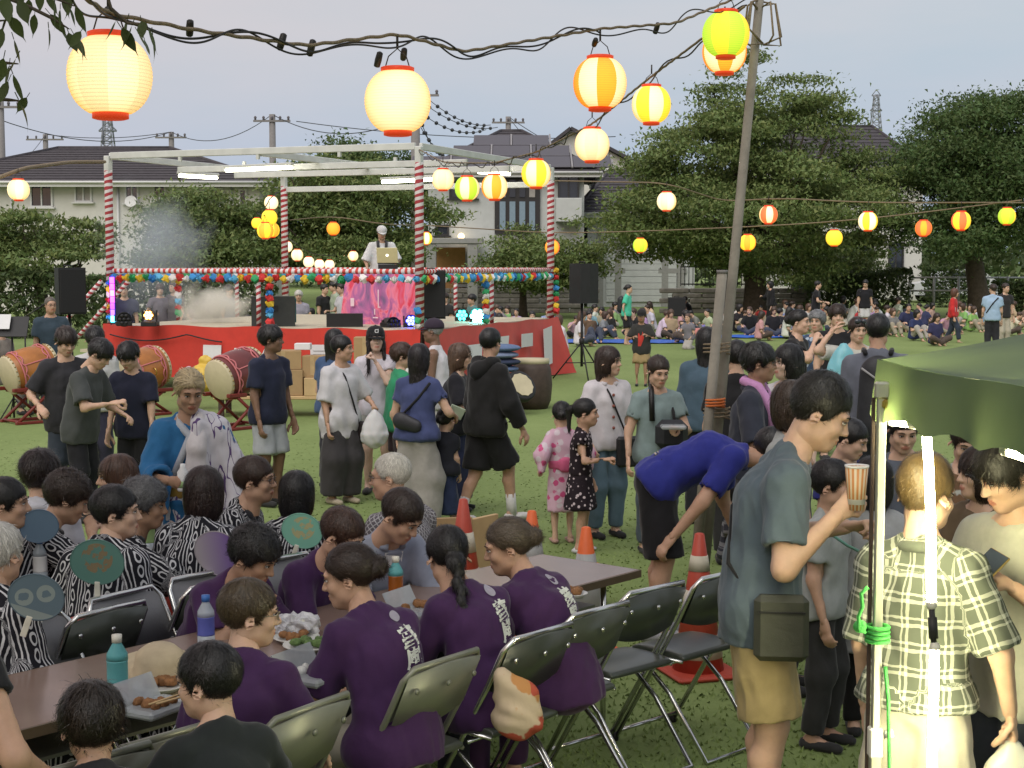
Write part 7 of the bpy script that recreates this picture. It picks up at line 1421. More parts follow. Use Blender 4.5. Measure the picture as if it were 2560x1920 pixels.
# ================================================================ PEOPLE
YK = pattern('yukata', (.012, .012, .017), (.50, .50, .52)); OBI = (.34, .035, .02); PUR = (.047, .017, .066)
def P(label, x, y, **k): return person(label, x * K, y * K, **k)
def decal(J, garm, polys, c, up, size, nm='shirt_print', m=None, back=True, text=None, rot=0.):
    """flat print laid onto a garment: polys or text in its own plane, dropped onto the cloth along the body's depth"""
    from mathutils.bvhtree import BVHTree
    o = next(ch for ch in J['root'].children if ch.name.split('.')[0] == garm); me = o.data
    bv = BVHTree.FromPolygons([v.co[:] for v in me.vertices], [p.vertices[:] for p in me.polygons]); g = Geo()
    if text:
        cu = bpy.data.curves.new('print', 'FONT'); cu.body = text; cu.size = size; cu.align_x = 'CENTER'; cu.space_line = .85; cu.offset = size * .035; to = bpy.data.objects.new('print', cu); COL.objects.link(to); bpy.context.view_layer.update()
        tm = bpy.data.meshes.new_from_object(to); V = np.array([v.co[:] for v in tm.vertices]).reshape(-1, 3)[:, :2]; Fs = [tuple(p.vertices) for p in tm.polygons]; bpy.data.objects.remove(to); bpy.data.meshes.remove(tm)
        if len(V) == 0: return
        V = V - (V.max(0) + V.min(0)) / 2
    else: V, Fs = polys; V = np.array(V, float)
    cr_, sr_ = cos(rot), sin(rot); sg = 1 if back else -1; out = []
    for u, v in V:
        u, v = u * cr_ - v * sr_, u * sr_ + v * cr_; q = Vector(c) + Vector((sg * u, 0, 0)) + Vector(up).normalized() * v; org = q + Vector((0, -1.2 * sg, 0)); h_, nrm, _, _ = bv.ray_cast(org, Vector((0, sg, 0)))
        h_ = q if h_ is None else h_ + nrm * .003; out.append(tuple(h_))
    g.add(out, Fs, 0, False); return g.obj(nm, m or PAPER, J['root'])
def disc(r, n=20, hole=0.): a = np.arange(n) * 2 * pi / n; return [(r * cos(t), r * sin(t)) for t in a], [tuple(range(n))]
CREST = mat('grey_crest', (.32, .30, .36), .7); BRUSH = mat('white_brush_print', (.62, .64, .58), .7)
def back_print(J, x=.03, z=.0):
    d2 = J['d2']; b = J['N'] - d2 * .025 * J['h'] + Vector((x, 0, z)); decal(J, 't_shirt', disc(.021), b + d2 * .035, d2, 0, 'crest_print', CREST); decal(J, 't_shirt', None, b - d2 * .085, d2, .092, 'brush_lettering', BRUSH, text='華\n風')
# ---- the table row in purple shirts
J = P('woman with a low dark bun in a purple shirt with white back lettering', 748, 1174, d=5.4, yaw=-138, hyaw=-98, legs='sit', lean=14, curve=24, neck=12, hair=('bun', DBR), sex='f', top=('tee', PUR, dict(loose=.018, sl=.85, hem=.05)), bot=('pants', (.30, .28, .22)), la=(.02, .17, -.23), ra=(-.02, .2, -.2), skin='b', fat=1.04, group='diners in purple shirts'); back_print(J, .06)
J = P('woman with a long black braid down her purple shirt', 962, 1135, d=5.85, yaw=-140, hyaw=-160, legs='sit', lean=14, curve=20, neck=18, hair=('braid', BLK), sex='f', top=('tee', PUR, dict(loose=.017, sl=.8, hem=.05)), bot=('pants', (.02, .02, .025)), la=(.0, .2, -.2), ra=(.04, .18, -.2), skin='b', fat=1.03, group='diners in purple shirts'); back_print(J, .08)
J = P('woman with a greying curly top bun in a purple shirt ending the row', 1090, 1118, d=6.1, yaw=-132, hyaw=-92, legs='sit', lean=18, curve=22, neck=14, hair=('bun', (.085, .065, .045)), sex='f', top=('tee', PUR, dict(loose=.019, sl=.85, hem=.05)), bot=('pants', (.05, .02, .06)), la=(.02, .2, -.2), ra=(.0, .2, -.2), skin='b', fat=1.06, hseed=3, group='diners in purple shirts'); back_print(J, .05)
J = P('short haired woman in glasses and a purple shirt turning to the right', 535, 1249, d=4.85, yaw=172, hyaw=108, legs='sit', lean=8, curve=16, neck=4, hair=('short', (.06, .042, .022)), sex='f', top=('tee', PUR, dict(loose=.02, sl=.8, hem=.05)), bot=('pants', (.03, .03, .035)), ra=(.06, .16, -.22), skin='a', fat=1.06, group='diners in purple shirts'); glasses(J, (.25, .22, .15))
P('dark curly haired woman in purple propping her face on her hand', 570, 1138, d=6.0, yaw=52, hyaw=72, legs='sit', lean=22, curve=18, neck=26, hair=('perm', BLK), sex='f', top=('tee', PUR, dict(loose=.024, sl=.8)), bot=('pants', (.03, .03, .04)), ra=(-.03, .15, .0), rh='fist', la=(.05, .2, -.2), skin='c', group='diners in purple shirts')
P('brown haired woman in purple looking down at her food', 757, 1100, d=6.35, yaw=52, hyaw=70, legs='sit', lean=20, curve=16, neck=26, hair=('short', (.045, .022, .014)), sex='f', top=('tee', PUR, dict(loose=.024, sl=.8)), bot=('pants', (.03, .03, .04)), ra=(.0, .2, -.2), la=(.02, .2, -.2), skin='b', hseed=2, group='diners in purple shirts')
J = P('woman in an open pale blue shirt bending over her plate', 890, 1064, d=6.65, yaw=36, hyaw=60, legs='sit', lean=18, curve=18, neck=34, hair=('short', DBR), sex='f', top=('shirt', (.24, .26, .33), dict(loose=.028, sl=1.5, collar=(.26, .28, .35))), bot=('pants', (.03, .03, .04)), ra=(.02, .2, -.2), la=(.04, .2, -.2), skin='b', hseed=4); decal(J, 'shirt', ([(-.045, .10), (.045, .10), (.05, -.16), (-.05, -.16)], [(0, 1, 2, 3)]), J['C'] + Vector((0, 0, -.02)), (0, 0, 1), 0, 'inner_shirt', PAPER, back=False)
P('boy in a black shirt with neat black hair at the near end of the table', 447, 1386, d=4.25, yaw=-150, hyaw=-112, legs='sit', lean=10, curve=14, neck=8, hair=('short', BLK), kid=1, top=('tee', (.017, .021, .021), dict(loose=.02, sl=.75)), bot=('shorts', (.03, .03, .04)), la=(.05, .2, -.12), ra=(.05, .2, -.12), skin='a', hseed=1, group='children at the near end of the table')
P('child with tousled dark brown hair seen from behind at the bottom left', 192, 1470, d=4.05, yaw=-165, hyaw=-150, legs='sit', lean=10, curve=14, neck=10, hair=('fluffy', (.02, .014, .010)), kid=1, top=('tee', (.02, .02, .022), dict(loose=.02)), bot=('shorts', (.03, .03, .04)), skin='b', hseed=5, group='children at the near end of the table')
P('person in a black shirt cut by the lower left edge, bare arm stretched out', -118, 1180, d=4.0, yaw=165, hyaw=150, legs='stand', lean=12, curve=14, hair=('short', BLK), top=('tee', (.015, .015, .018), dict(loose=.015, sl=.3)), bot=('shorts', (.03, .03, .04)), ra=(.085, .08, -.21), la=(.0, .2, -.2), rh='relax', skin='b')
# ---- the yukata group
def Y(label, x, y, d, yaw, hyaw, hair, **k):
    k.setdefault('skin', 'b'); k.setdefault('sex', 'f'); kw = dict(legs='sit', lean=10, curve=14, bot=None, top=('yukata', YK, dict(obi=OBI, collar=(.03, .03, .035), sl=.35)), group='diners in striped yukata'); kw.update(k); return P(label, x, y, d=d, yaw=yaw, hyaw=hyaw, hair=hair, **kw)
Y('short haired yukata boy in profile with a green fan in front', 243, 1046, 6.5, 160, 98, ('short', BLK), la=(.1, .14, -.2), skin='a', hseed=2); Y('brown haired yukata woman bowing her head to her hand', 165, 1016, 7.1, 120, 112, ('perm', DBR), neck=24, lean=18, ra=(-.02, .14, .02), rh='pinch', la=(.0, .2, -.15)); Y('grey haired yukata woman eating with a hand at her mouth', 313, 1029, 6.95, 105, 92, ('perm', (.10, .10, .105)), neck=6, ra=(-.03, .14, .03), rh='pinch', skin='c', hseed=2)
Y('yukata woman with a round dark brown bob seen from behind', 440, 1006, 7.0, 172, 185, ('bob', (.022, .012, .010)), neck=6); J = Y('yukata woman with glasses and brown hair looking right', 545, 984, 7.5, 80, 84, ('short', (.035, .019, .013)), ra=(.0, .18, -.1)); glasses(J); Y('yukata woman with a sleek dark bob behind the mint fan', 640, 1016, 7.4, 176, 180, ('bob', BLK), hseed=4)
Y('yukata person in profile cut by the left edge', 6, 1030, 6.75, 100, 96, ('short', BLK), hseed=6, skin='b'); Y('white haired yukata person seen from behind at the left edge', -8, 1128, 5.6, 165, 158, ('short', WHT), hseed=7); Y('brown haired yukata person half hidden at the back, face to the left', 256, 980, 7.9, -70, -68, ('bob', (.06, .028, .016)), hseed=2)
P('person in a white shirt with thick dark hair seen from behind', 84, 968, d=7.45, yaw=178, hyaw=170, legs='sit', lean=6, curve=8, hair=('fluffy', (.02, .012, .010)), sex='f', top=('shirt', (.50, .50, .54), dict(loose=.02)), bot=('pants', (.03, .03, .04)), hseed=3)
J = P('old man with thin white hair in a lattice print shirt looking left', 846, 978, d=7.3, yaw=-128, hyaw=-100, legs='sit', lean=4, curve=12, hair=('thin', (.52, .50, .44)), top=('shirt', pattern('lattice', (.10, .09, .10), (.34, .33, .34)), dict(collar=(.2, .19, .2))), bot=('pants', (.05, .05, .05)), ra=(.02, .2, -.1), skin='b', neck=4); glasses(J)
# ---- standing in the middle
J = P('young man in a charcoal shirt looking down, leftmost of the phone group', 146, 706, d=13.2, yaw=25, hyaw=40, neck=22, hair=('fluffy', (.025, .016, .012)), top=('tee', (.030, .030, .034), dict(loose=.035, sl=.85, hem=.09)), bot=('pants', (.035, .045, .06)), la=(.0, .15, -.18), ra=(.06, .12, -.2)); P('young man in a grey green shirt bending over a phone', 232, 735, d=12.6, yaw=75, hyaw=80, neck=36, lean=6, curve=16, hair=('fluffy', BLK), top=('tee', (.060, .066, .064), dict(loose=.038, sl=.85, hem=.09)), bot=('pants', (.014, .014, .017)), ra=(.0, .2, -.12), la=(.0, .15, -.2), rh='pinch', hseed=1)
P('boy in a dark navy shirt beside the orange drum', 268, 740, d=13.0, yaw=-10, hyaw=-25, neck=30, curve=10, hair=('fluffy', BLK), top=('tee', (.016, .018, .036), dict(loose=.035, sl=.8, hem=.08)), bot=('pants', (.014, .014, .016)), la=(.05, .08, -.31), hseed=2); P('dark haired boy in white mostly hidden behind the phone group', 205, 706, d=14.6, yaw=20, neck=25, hair=('fluffy', BLK), top=('tee', (.5, .5, .5)), bot=('pants', (.03, .03, .05)), hseed=3)
J = P('bald man in a dark blue shirt standing by the left loudspeaker', 108, 641, d=21.5, yaw=15, hyaw=35, hair=('thin', (.10, .085, .07)), top=('tee', (.035, .055, .075), dict(loose=.035, sl=.75)), bot=('pants', (.05, .045, .06)), la=(.05, .05, -.31), skin='b'); glasses(J)
J = P('woman with slick blond hair in a blue and white yukata with an ochre sash', 410, 797, d=8.3, yaw=12, hyaw=24, neck=17, hair=('slick', BLD), sex='f', skin='c', top=('yukata', (.022, .115, .26), dict(collar=(.36, .38, .42), obi=(.36, .23, .05), bow=0, sl=.55)), bot=None, ra=(-.02, .17, -.15), la=(.06, .02, -.30), rh='grip', rpalm=(-1, 0, 0))
h = J['h']; WYK = pattern('streak', (.54, .52, .56), (.10, .06, .16)); lat = J['R']; q = [Pr(J['P0'] + vec(-.055 * h, .0, .02 * h), J['C'] + vec(-.06 * h, 0, 0), .062 * h, .05 * h), Pr(J['Sl'], J['N'] + vec(-.03 * h, 0, -.01 * h), .05 * h, .043 * h), Pr(J['Sl'], J['El'], .05 * h, .062 * h), Pr(J['El'], J['Al'] + vec(0, 0, -.05), .06 * h, .075 * h, ((vec(1, 0, 0), .6),)), Pr(J['N'] + vec(-.03 * h, .05 * h, -.02 * h), J['W'] + vec(-.03 * h, .07 * h, 0), .026 * h, .03 * h)]
J['garment']('draped_white_half', q, .04, (.5, .5, .5), (), .008, .12, patt=WYK); J['garment']('white_stole', [Pr(J['N'] + vec(-.035 * h, .03 * h, .0), J['C'] + vec(-.02 * h, .075 * h, .02), .022 * h, .034 * h), Pr(J['C'] + vec(-.02 * h, .075 * h, .02), J['P0'] + vec(-.01 * h, .10 * h, .03 * h), .034 * h, .04 * h, ((vec(0, 1, 0), .5),))], .03, (.52, .49, .50), (), .006); J['garment']('lower_robe', [Pr(J['P0'] + vec(0, 0, .02), vec(0, 0, .06 * h), .088 * h, .096 * h, ((vec(1, 0, 0), 1.3),))], .03, (.5, .5, .5), (), .008, .12, patt=WYK, hang=True)
cw = J['w'](J['handr'] + vec(0, .0, .01)); t = thing('plastic_bottle', 'small white bottle in the hand of the blond yukata woman', 'bottle', cw + Vector((0, 0, -.06))); Geo().lathe([(.026, 0), (.03, .01), (.03, .1), (.014, .125), (.014, .145), (.001, .146)], 14).obj('bottle_body', PAPER, t); Geo().lathe([(.031, .02), (.031, .055)], 14).obj('label', LBLG, t)
P('tall tanned man in a navy shirt and light grey shorts watching the stage', 583, 700, d=13.5, yaw=55, hyaw=88, hair=('fluffy', BLK), skin='d', top=('tee', (.018, .022, .045), dict(loose=.03, sl=.72, hem=.06)), bot=('shorts', (.33, .35, .37), dict(ln=.95)), hseed=4)
J = P('woman in a long white shirt and dark wide trousers holding a white bag', 736, 723, d=13.6, yaw=38, hyaw=78, hair=('short', BLK), sex='f', skin='b', top=('tee', (.55, .54, .56), dict(loose=.032, sl=1.0, hem=.13)), bot=('pants', (.045, .042, .044), dict(wide=.04, loose=.02)), la=(.05, .14, -.19), shoes=(.35, .3, .22), lh='fist'); h = J['h']
strap(J, [J['N'] + vec(.04, -.03, .02), J['C'] + vec(.02, .115, .06), J['W'] + vec(-.05, .13, .02), J['P0'] + vec(-.14, .12, -.1)], .008); o = Geo().box(tuple(J['P0'] + vec(-.15, .13, -.14)), (.05, .13, .2), ch=.02).obj('shoulder_bag', LEATHER, J['root']); o.color = (.02, .015, .015, 1)
def carrier(lab, p, s=.22, mcol=(.55, .55, .55), yaw=0.):
    V, Q = surf([Pr((0, 0, -s * 1.0), (0, 0, -s * .85), s * .62, s * .5, ((vec(0, 1, 0), .62),)), Pr((0, 0, -s * .9), (0, 0, -s * .4), s * .5, s * .36, ((vec(0, 1, 0), .6),)), Pr((-s * .16, 0, -s * .4), (-s * .03, 0, 0), s * .1, s * .05), Pr((s * .16, 0, -s * .4), (s * .03, 0, 0), s * .1, s * .05)], s / 16, .04)
    V = V + vnorm(V, Q) * (s * .05 * wob(V, s * .6, int(abs(p.x) * 99), (1.5, 1.5, .5)))[:, None]; t = thing('carrier_bag', lab, 'bag', p, yaw); Geo().add(V, Q).obj('bag_body', mat('thin_plastic', mcol, .35, var=.04, spec=.5, sss=.15), t); return t
carrier('white plastic carrier bag held by the woman in the long white shirt', J['w'](J['handl']) + Vector((0, 0, -.01)), .2)
P('girl with long black hair and a blue shirt behind the white shirted woman', 722, 709, d=14.6, yaw=150, hyaw=165, hair=('long', BLK), sex='f', top=('tee', (.05, .09, .18)), bot=('pants', (.03, .03, .04)))
J = P('smiling girl in a black baseball cap with long black hair', 811, 704, d=14.2, yaw=-5, hyaw=12, hair=('locks', (.016, .010, .011)), sex='f', skin='p', top=('tee', (.56, .53, .58), dict(loose=.014, sl=.5, hem=.05)), bot=('shorts', (.27, .27, .25), dict(ln=.42, loose=.03)), la=(-.07, .13, .02), lh='fist', ra=(.05, .05, -.31), shoes=(.05, .05, .05)); cap(J, (.012, .012, .013)); on_head(J, Geo().box((0, .0965, .075), (.034, .006, .008)).box((-.013, .0975, .092), (.008, .006, .034)).box((.004, .0965, .103), (.026, .006, .008)).box((.017, .0965, .09), (.008, .006, .024)), 'cap_letter', PAPER)
P('child in a bright green shirt beside the capped girl', 866, 738, d=14.0, yaw=115, hyaw=92, hair=('fluffy', (.045, .024, .016)), kid=1, skin='a', top=('tee', (.03, .25, .12), dict(loose=.03, sl=.8, hem=.08)), bot=('shorts', (.05, .03, .04)), ra=(.02, .12, -.15), hseed=7)
J = P('woman with long black hair in a blue shirt and pale trousers seen from behind', 905, 741, d=12.3, yaw=160, hyaw=172, hair=('long', (.013, .010, .012)), sex='f', skin='a', top=('tee', (.055, .07, .165), dict(loose=.012, sl=.55, hem=.03)), bot=('pants', (.30, .285, .26), dict(wide=.05, loose=.016)), ra=(.06, .15, -.17), la=(.06, .06, -.30), rh='pinch', hseed=2)
strap(J, [J['Sr'] + vec(0, -.06, .03), J['C'] + vec(.05, -.10, 0), J['W'] + vec(-.06, -.12, .04), J['W'] + vec(-.17, -.02, -.02)], .011); V, Q = surf([Pr(J['W'] + vec(-.08, -.14, -.02), J['W'] + vec(.04, -.13, -.06), .07, .055, ((vec(0, 1, 0), .6),))], .012, .02); o = Geo().add(V, Q).obj('waist_bag', LEATHER, J['root']); o.color = (.025, .025, .03, 1)
p = J['w'](J['handr']); t = thing('paper_packet', 'pale green paper packet in the hand of the long haired woman', 'packet', p + Vector((.02, 0, .05)), .4, rot=(.3, .4, .4)); Geo().box((0, 0, 0), (.13, .02, .1), ch=.004).obj('packet_body', mat('pale_green_paper', (.42, .50, .36), .7), t)
J = P('old man in a white sleeveless top and a dark cap, tanned arm', 938, 690, d=15.2, yaw=-100, hyaw=-105, hair=('thin', (.3, .3, .3)), skin='d', top=('tank', (.58, .56, .58), dict(loose=.025, hem=.08)), bot=('pants', (.5, .48, .46)), ra=(.05, .05, -.30)); cap(J, (.035, .025, .04))
J = P('woman in black with long brown hair and glasses and a navy long skirt', 992, 740, d=13.2, yaw=82, hyaw=80, hair=('long', (.085, .050, .032)), sex='f', skin='a', top=('tee', (.014, .014, .018), dict(loose=.04, sl=.95, hem=.05)), bot=('skirt', (.022, .028, .065)), ra=(.0, .18, -.14)); glasses(J)
P('small child in black with tied hair in front of the brown haired woman', 962, 880, d=12.4, yaw=165, hyaw=150, hair=('bun', BLK), kid=1, sex='f', top=('tee', (.013, .014, .02)), bot=('skirt', (.02, .03, .07), dict(len=.12)), hs=1.0)
J = P('young man in a black hooded jacket and black shorts walking right', 1058, 707, d=12.6, yaw=128, hyaw=152, hair=('short', (.010, .011, .011)), legs='stride', top=('hoodie', (.014, .014, .014), dict(loose=.035, hem=.06)), bot=('shorts', (.014, .014, .015), dict(ln=.95, wide=.03)), ra=(.06, .1, -.29), skin='b', shoes=(.6, .58, .55), hseed=6)
for s in 'rl': o = Geo().tube([J['F' + s] + vec(0, 0, -.02), J['F' + s].lerp(J['K' + s], .42)], .042, 10).obj('sock', CLOTH, J['root']); o.color = (.55, .54, .52, 1)
P('little girl in a pink flowered yukata seen from behind', 1213, 866, d=11.7, yaw=195, hyaw=180, hair=('bun', BLK), kid=1, sex='f', skin='a', top=('yukata', pattern('flowers', (.55, .36, .44), (.50, .08, .20), (.58, .50, .54)), dict(collar=(.55, .4, .47), obi=(.5, .10, .20), len=.24, sl=.4)), bot=None, la=(.08, .04, -.22), ra=(.08, .04, -.22), shoes=(.4, .25, .2))
P('girl with a ponytail in a black dotted dress with white trim', 1262, 860, d=11.3, yaw=78, hyaw=82, hair=('pony', BLK), kid=1, sex='f', skin='b', top=('dress', pattern('dots', (.018, .012, .016), (.5, .42, .44)), dict(len=.30, r1=.125)), bot=None, ra=(.0, .17, -.14), rh='pinch', shoes=(.5, .5, .5))
J = P('woman in a white blouse with red brown buttons and shoulder length hair', 1312, 746, d=11.9, yaw=22, hyaw=62, hair=('long', (.030, .018, .014)), sex='f', skin='a', top=('blouse', (.56, .53, .55), dict(loose=.03, hem=.05, sl=.8)), bot=('pants', (.10, .155, .20)), ra=(.05, .09, -.28), shoes=(.02, .02, .02), hseed=5)
for i in range(4): q = J['C'].lerp(J['P0'], i * .28) + vec(.0, .125 + .006 * i, .05); Geo().ball(tuple(q), (.013, .008, .013), 8, 6).obj('button', mat('brown_button', (.22, .06, .04), .4), J['root'])
strap(J, [J['N'] + vec(.05, -.02, .01), J['C'] + vec(.03, .12, .06), J['P0'] + vec(-.13, .14, .0)], .008); o = Geo().box(tuple(J['P0'] + vec(-.12, .16, -.09)), (.2, .06, .24), ch=.02).obj('shoulder_bag', LEATHER, J['root']); o.color = (.015, .015, .016, 1)
J = P('woman in a grey green top looking down at the tray in her hands', 1425, 768, d=11.2, yaw=8, hyaw=18, neck=16, hair=('pony', DBR), sex='f', skin='a', top=('tee', (.20, .265, .265), dict(loose=.016, sl=.6, hem=.05)), bot=('pants', (.07, .09, .11)), ra=(.07, .05, -.30), la=(-.02, .16, -.13), lh='pinch'); o = Geo().tube([J['N'] + vec(.04, -.02, .05), J['N'] + vec(.06, .07, -.02), J['C'] + vec(.06, .12, -.06)], .02, 8).obj('hair_tail', HAIR, J['root']); o.color = (*BLK, 1)
o = Geo().box(tuple(J['W'] + vec(-.08, .15, .0)), (.24, .12, .22), ch=.05).obj('front_bag', LEATHER, J['root']); o.color = (.015, .016, .02, 1); strap(J, [J['Sl'] + vec(.03, -.03, .03), J['C'] + vec(-.10, .11, 0), J['W'] + vec(-.1, .16, .08)], .012)
p = J['w'](J['handl']); t = thing('clear_tray', 'clear plastic food tray held by the grey green woman', 'tray', p + Vector((0, -.04, .03))); Geo().box((0, 0, 0), (.18, .12, .03), ch=.01).obj('tray', TRAY, t)
# bending man in blue and the people round the pole
bx = atk(1415, 1000, 8.7); J = person('man in a royal blue shirt bending far forward, black shorts', 0, 0, d=8.7, fixed=(bx.x, 8.7), h=1.74, yaw=88, hyaw=92, neck=10, lean=52, curve=44, hair=('short', BLK), top=('tee', (.022, .028, .20), dict(loose=.014, sl=.75, hem=.03)), bot=('shorts', (.012, .012, .014), dict(ln=1.0, wide=.02, rise=.05)), ra=(.03, -.19, -.25), la=(.05, .05, -.3), skin='b', shoes=(.3, .3, .32)); b = J['C']; decal(J, 't_shirt', ([(-.04, -.02), (.04, -.02), (.04, .02), (-.04, .02)], [(0, 1, 2, 3)]), J['N'] - J['d2'] * .12, J['d2'], 0, 'back_print', mat('cream_print', (.45, .40, .32), .7)); decal(J, 't_shirt', None, J['N'] - J['d2'] * .22, J['d2'], .06, 'back_lettering', mat('cream_print', (.45, .40, .32), .7), text='MA')
P('person in a denim blue shirt with a black bag half hidden by the pole', 1527, 705, d=12.6, yaw=165, hyaw=170, hair=('long', BLK), sex='f', top=('tee', (.06, .10, .135), dict(loose=.03, sl=.9)), bot=('pants', (.02, .02, .025))); P('person in a black top just right of the lashed pole', 1592, 733, d=10.9, yaw=178, hyaw=180, hair=('short', BLK), top=('tee', (.013, .013, .014)), bot=('pants', (.03, .03, .03)), hseed=3)
J = P('man in a navy jacket with a pink towel round his neck', 1636, 737, d=9.6, yaw=72, hyaw=82, hair=('fluffy', (.013, .013, .012)), skin='c', top=('shirt', (.030, .034, .048), dict(loose=.035, sl=1.0, hem=.06)), bot=('pants', (.03, .03, .035)), ra=(.02, .17, -.19)); glasses(J); h = J['h']; TOW = mat('pink_towel', (.50, .25, .46), .9, bump=.3, bscale=200)
g = Geo(); nk = J['N']; g.tube([nk + vec(-.05, .125, -.28), nk + vec(-.075, .10, -.12), nk + vec(-.075, .03, .01), nk + vec(-.03, -.07, .045), nk + vec(.04, -.07, .045), nk + vec(.08, .03, .01), nk + vec(.075, .11, -.12), nk + vec(.05, .14, -.34)], .032, 8, rs=[.035, .034, .032, .03, .03, .032, .036, .04]); g.obj('towel', TOW, J['root'])
P('girl with chin length black hair in a white shirt facing left', 1705, 741, d=10.3, yaw=-30, hyaw=-68, hair=('long', BLK), sex='f', skin='p', top=('tee', (.55, .53, .55), dict(loose=.02)), bot=('pants', (.03, .03, .04)), hseed=3)
J = P('woman in glasses with a brown bob in a pale grey top', 1712, 820, d=7.6, yaw=62, hyaw=74, hair=('bob', (.035, .022, .014)), sex='f', skin='a', top=('tee', (.30, .31, .30), dict(loose=.022, sl=.8)), bot=('pants', (.03, .03, .035)), hseed=2); glasses(J); strap(J, [J['Sr'] + vec(-.03, -.05, .04), J['Sr'] + vec(-.04, .06, .02), J['C'] + vec(.08, .12, -.1)], .012)
# the man with the striped cup
J = P('man in a slate blue shirt and khaki shorts holding a striped paper cup', 1800, 808, d=5.5, yaw=84, hyaw=80, neck=24, lean=0, curve=25, hs=1.06, hair=('crew', (.014, .013, .010)), skin='a', fat=1.04, top=('tee', (.085, .115, .135), dict(loose=.026, sl=.74, hem=.08)), bot=('shorts', (.34, .265, .12), dict(ln=.93, wide=.022, rise=.06)), ra=(.03, .095, -.058), rh='grip', rpalm=(-1, .1, 0), la=(.0, .14, -.12), lh='grip', vox=.0095, relb=(.3, -.5, -1)); h = J['h']
strap(J, [J['Sl'] + vec(.06, -.04, .05), J['Sl'] + vec(.07, -.09, 0), J['C'] + vec(-.02, -.135, -.02), J['W'] + vec(.10, -.11, -.02), J['P0'] + vec(.22, .0, .02)], .009); o = Geo().box(tuple(J['P0'] + vec(.232, .07, -.05)), (.06, .19, .235), ch=.022).obj('shoulder_bag', LEATHER, J['root']); o.color = (.045, .048, .035, 1)
o = Geo().box(tuple(J['P0'] + vec(.264, .07, .01)), (.006, .16, .006)).obj('zip', METAL_DARK, J['root'])
CUPM = None
def cupmat():
    m, t, b = newmat('striped_paper_cup'); co = nd(t, 'ShaderNodeTexCoord'); sp = nd(t, 'ShaderNodeSeparateXYZ'); t.links.new(co.outputs['Object'], sp.inputs[0]); a = M_(t, 'ARCTAN2', sp.outputs[0], sp.outputs[1]); f = M_(t, 'LESS_THAN', M_(t, 'FRACT', M_(t, 'MULTIPLY', a, 2.228)), .5); mx = nd(t, 'ShaderNodeMixRGB'); t.links.new(f, mx.inputs[0]); mx.inputs[1].default_value = (.58, .50, .36, 1); mx.inputs[2].default_value = (.50, .20, .05, 1); t.links.new(mx.outputs[0], b.inputs['Base Color']); b.inputs['Roughness'].default_value = .45; return m
print('CUP', [v / K for v in px_of(J['w'](J['handr']))], [v / K for v in px_of(J['w'](J['Er']))], [v / K for v in px_of(J['w'](J['Sr']))]); hp = J['w'](J['handr']); t = thing('paper_cup', 'orange and cream striped paper cup in the hand of the man in slate blue', 'cup', hp + Vector((-.005, -.045, -.045))); Geo().lathe([(.028, 0), (.040, .15)], 24).obj('cup_wall', cupmat(), t); Geo().lathe([(.0395, .146), (.042, .150), (.042, .155), (.0385, .155), (.037, .14), (.03, .02), (.001, .02)], 24).obj('rim', PAPER, t)
# the group under the tent
J = P('boy in an open plaid shirt and cream shorts seen from behind', 2003, 978, d=4.75, yaw=150, hyaw=128, neck=6, hair=('crew', (.085, .055, .022)), kid=1, fat=.9, skin='a', top=('shirt', pattern('plaid', (.075, .085, .065), (.42, .43, .36)), dict(loose=.02, sl=.95, hem=.01, slr=.004, collar=(.08, .09, .07))), bot=('shorts', (.50, .46, .36), dict(ln=1.0, wide=.03, loose=.02)), ra=(.08, .05, -.29), rh='fist', hseed=2); carrier('white carrier bag with a green print hanging from the plaid boy hand', J['w'](J['handr']) + Vector((.02, -.02, -.02)), .24, (.58, .58, .48)); 
J = P('boy in a cream shirt looking down at his phone at the right edge', 2158, 938, d=4.9, yaw=-62, hyaw=-78, neck=22, hair=('fluffy', (.016, .014, .011)), skin='a', top=('tee', (.46, .46, .38), dict(loose=.038, sl=.9, hem=.09)), bot=('shorts', (.05, .06, .075)), la=(.0, .115, -.065), ra=(.02, .17, -.2), lh='pinch', hseed=3); p = J['w'](J['handl']) + Vector((.0, -.02, .03)); ya = Vector((.72, .3, .6)).normalized(); za = Vector((-.35, -.62, .75)); za = (za - ya * za.dot(ya)).normalized(); print('PHONE', px_of(p)[0] / K, px_of(p)[1] / K); t = thing('mobile_phone', 'dark phone with a pale edge held by the boy in cream', 'phone', p, rot=Matrix((ya.cross(za), ya, za)).transposed().to_euler()); Geo().box((0, 0, 0), (.075, .15, .009), ch=.003).obj('phone_body', BRASS, t); Geo().box((0, 0, .0055), (.068, .142, .002)).obj('screen', mat('dark_screen', (.03, .04, .06), .15, spec=.6), t); decal(J, 't_shirt', disc(.035, 24), J['C'] + vec(.0, .1, .02), (0, 0, 1), 0, 'chest_print', mat('faint_print', (.25, .26, .22), .8), back=False)
P('child with a serious face behind the man with the cup', 1795, 990, d=6.7, yaw=55, hyaw=62, hair=('short', BLK), kid=1, skin='b', top=('tee', (.30, .32, .31)), bot=('pants', (.03, .03, .03)), hseed=4); P('man in a blue shirt behind the tent leg', 1850, 905, d=8.2, yaw=30, hyaw=60, neck=20, hair=('short', BLK), top=('tee', (.03, .035, .20)), bot=('pants', (.03, .03, .03)), hseed=1); P('child in grey with black hair seen from behind, left of the tent leg', 1888, 985, d=6.9, yaw=175, hyaw=170, hair=('bob', BLK), kid=1, sex='f', top=('tee', (.30, .31, .31), dict(loose=.05, hem=.2)), bot=('pants', (.012, .012, .012)))
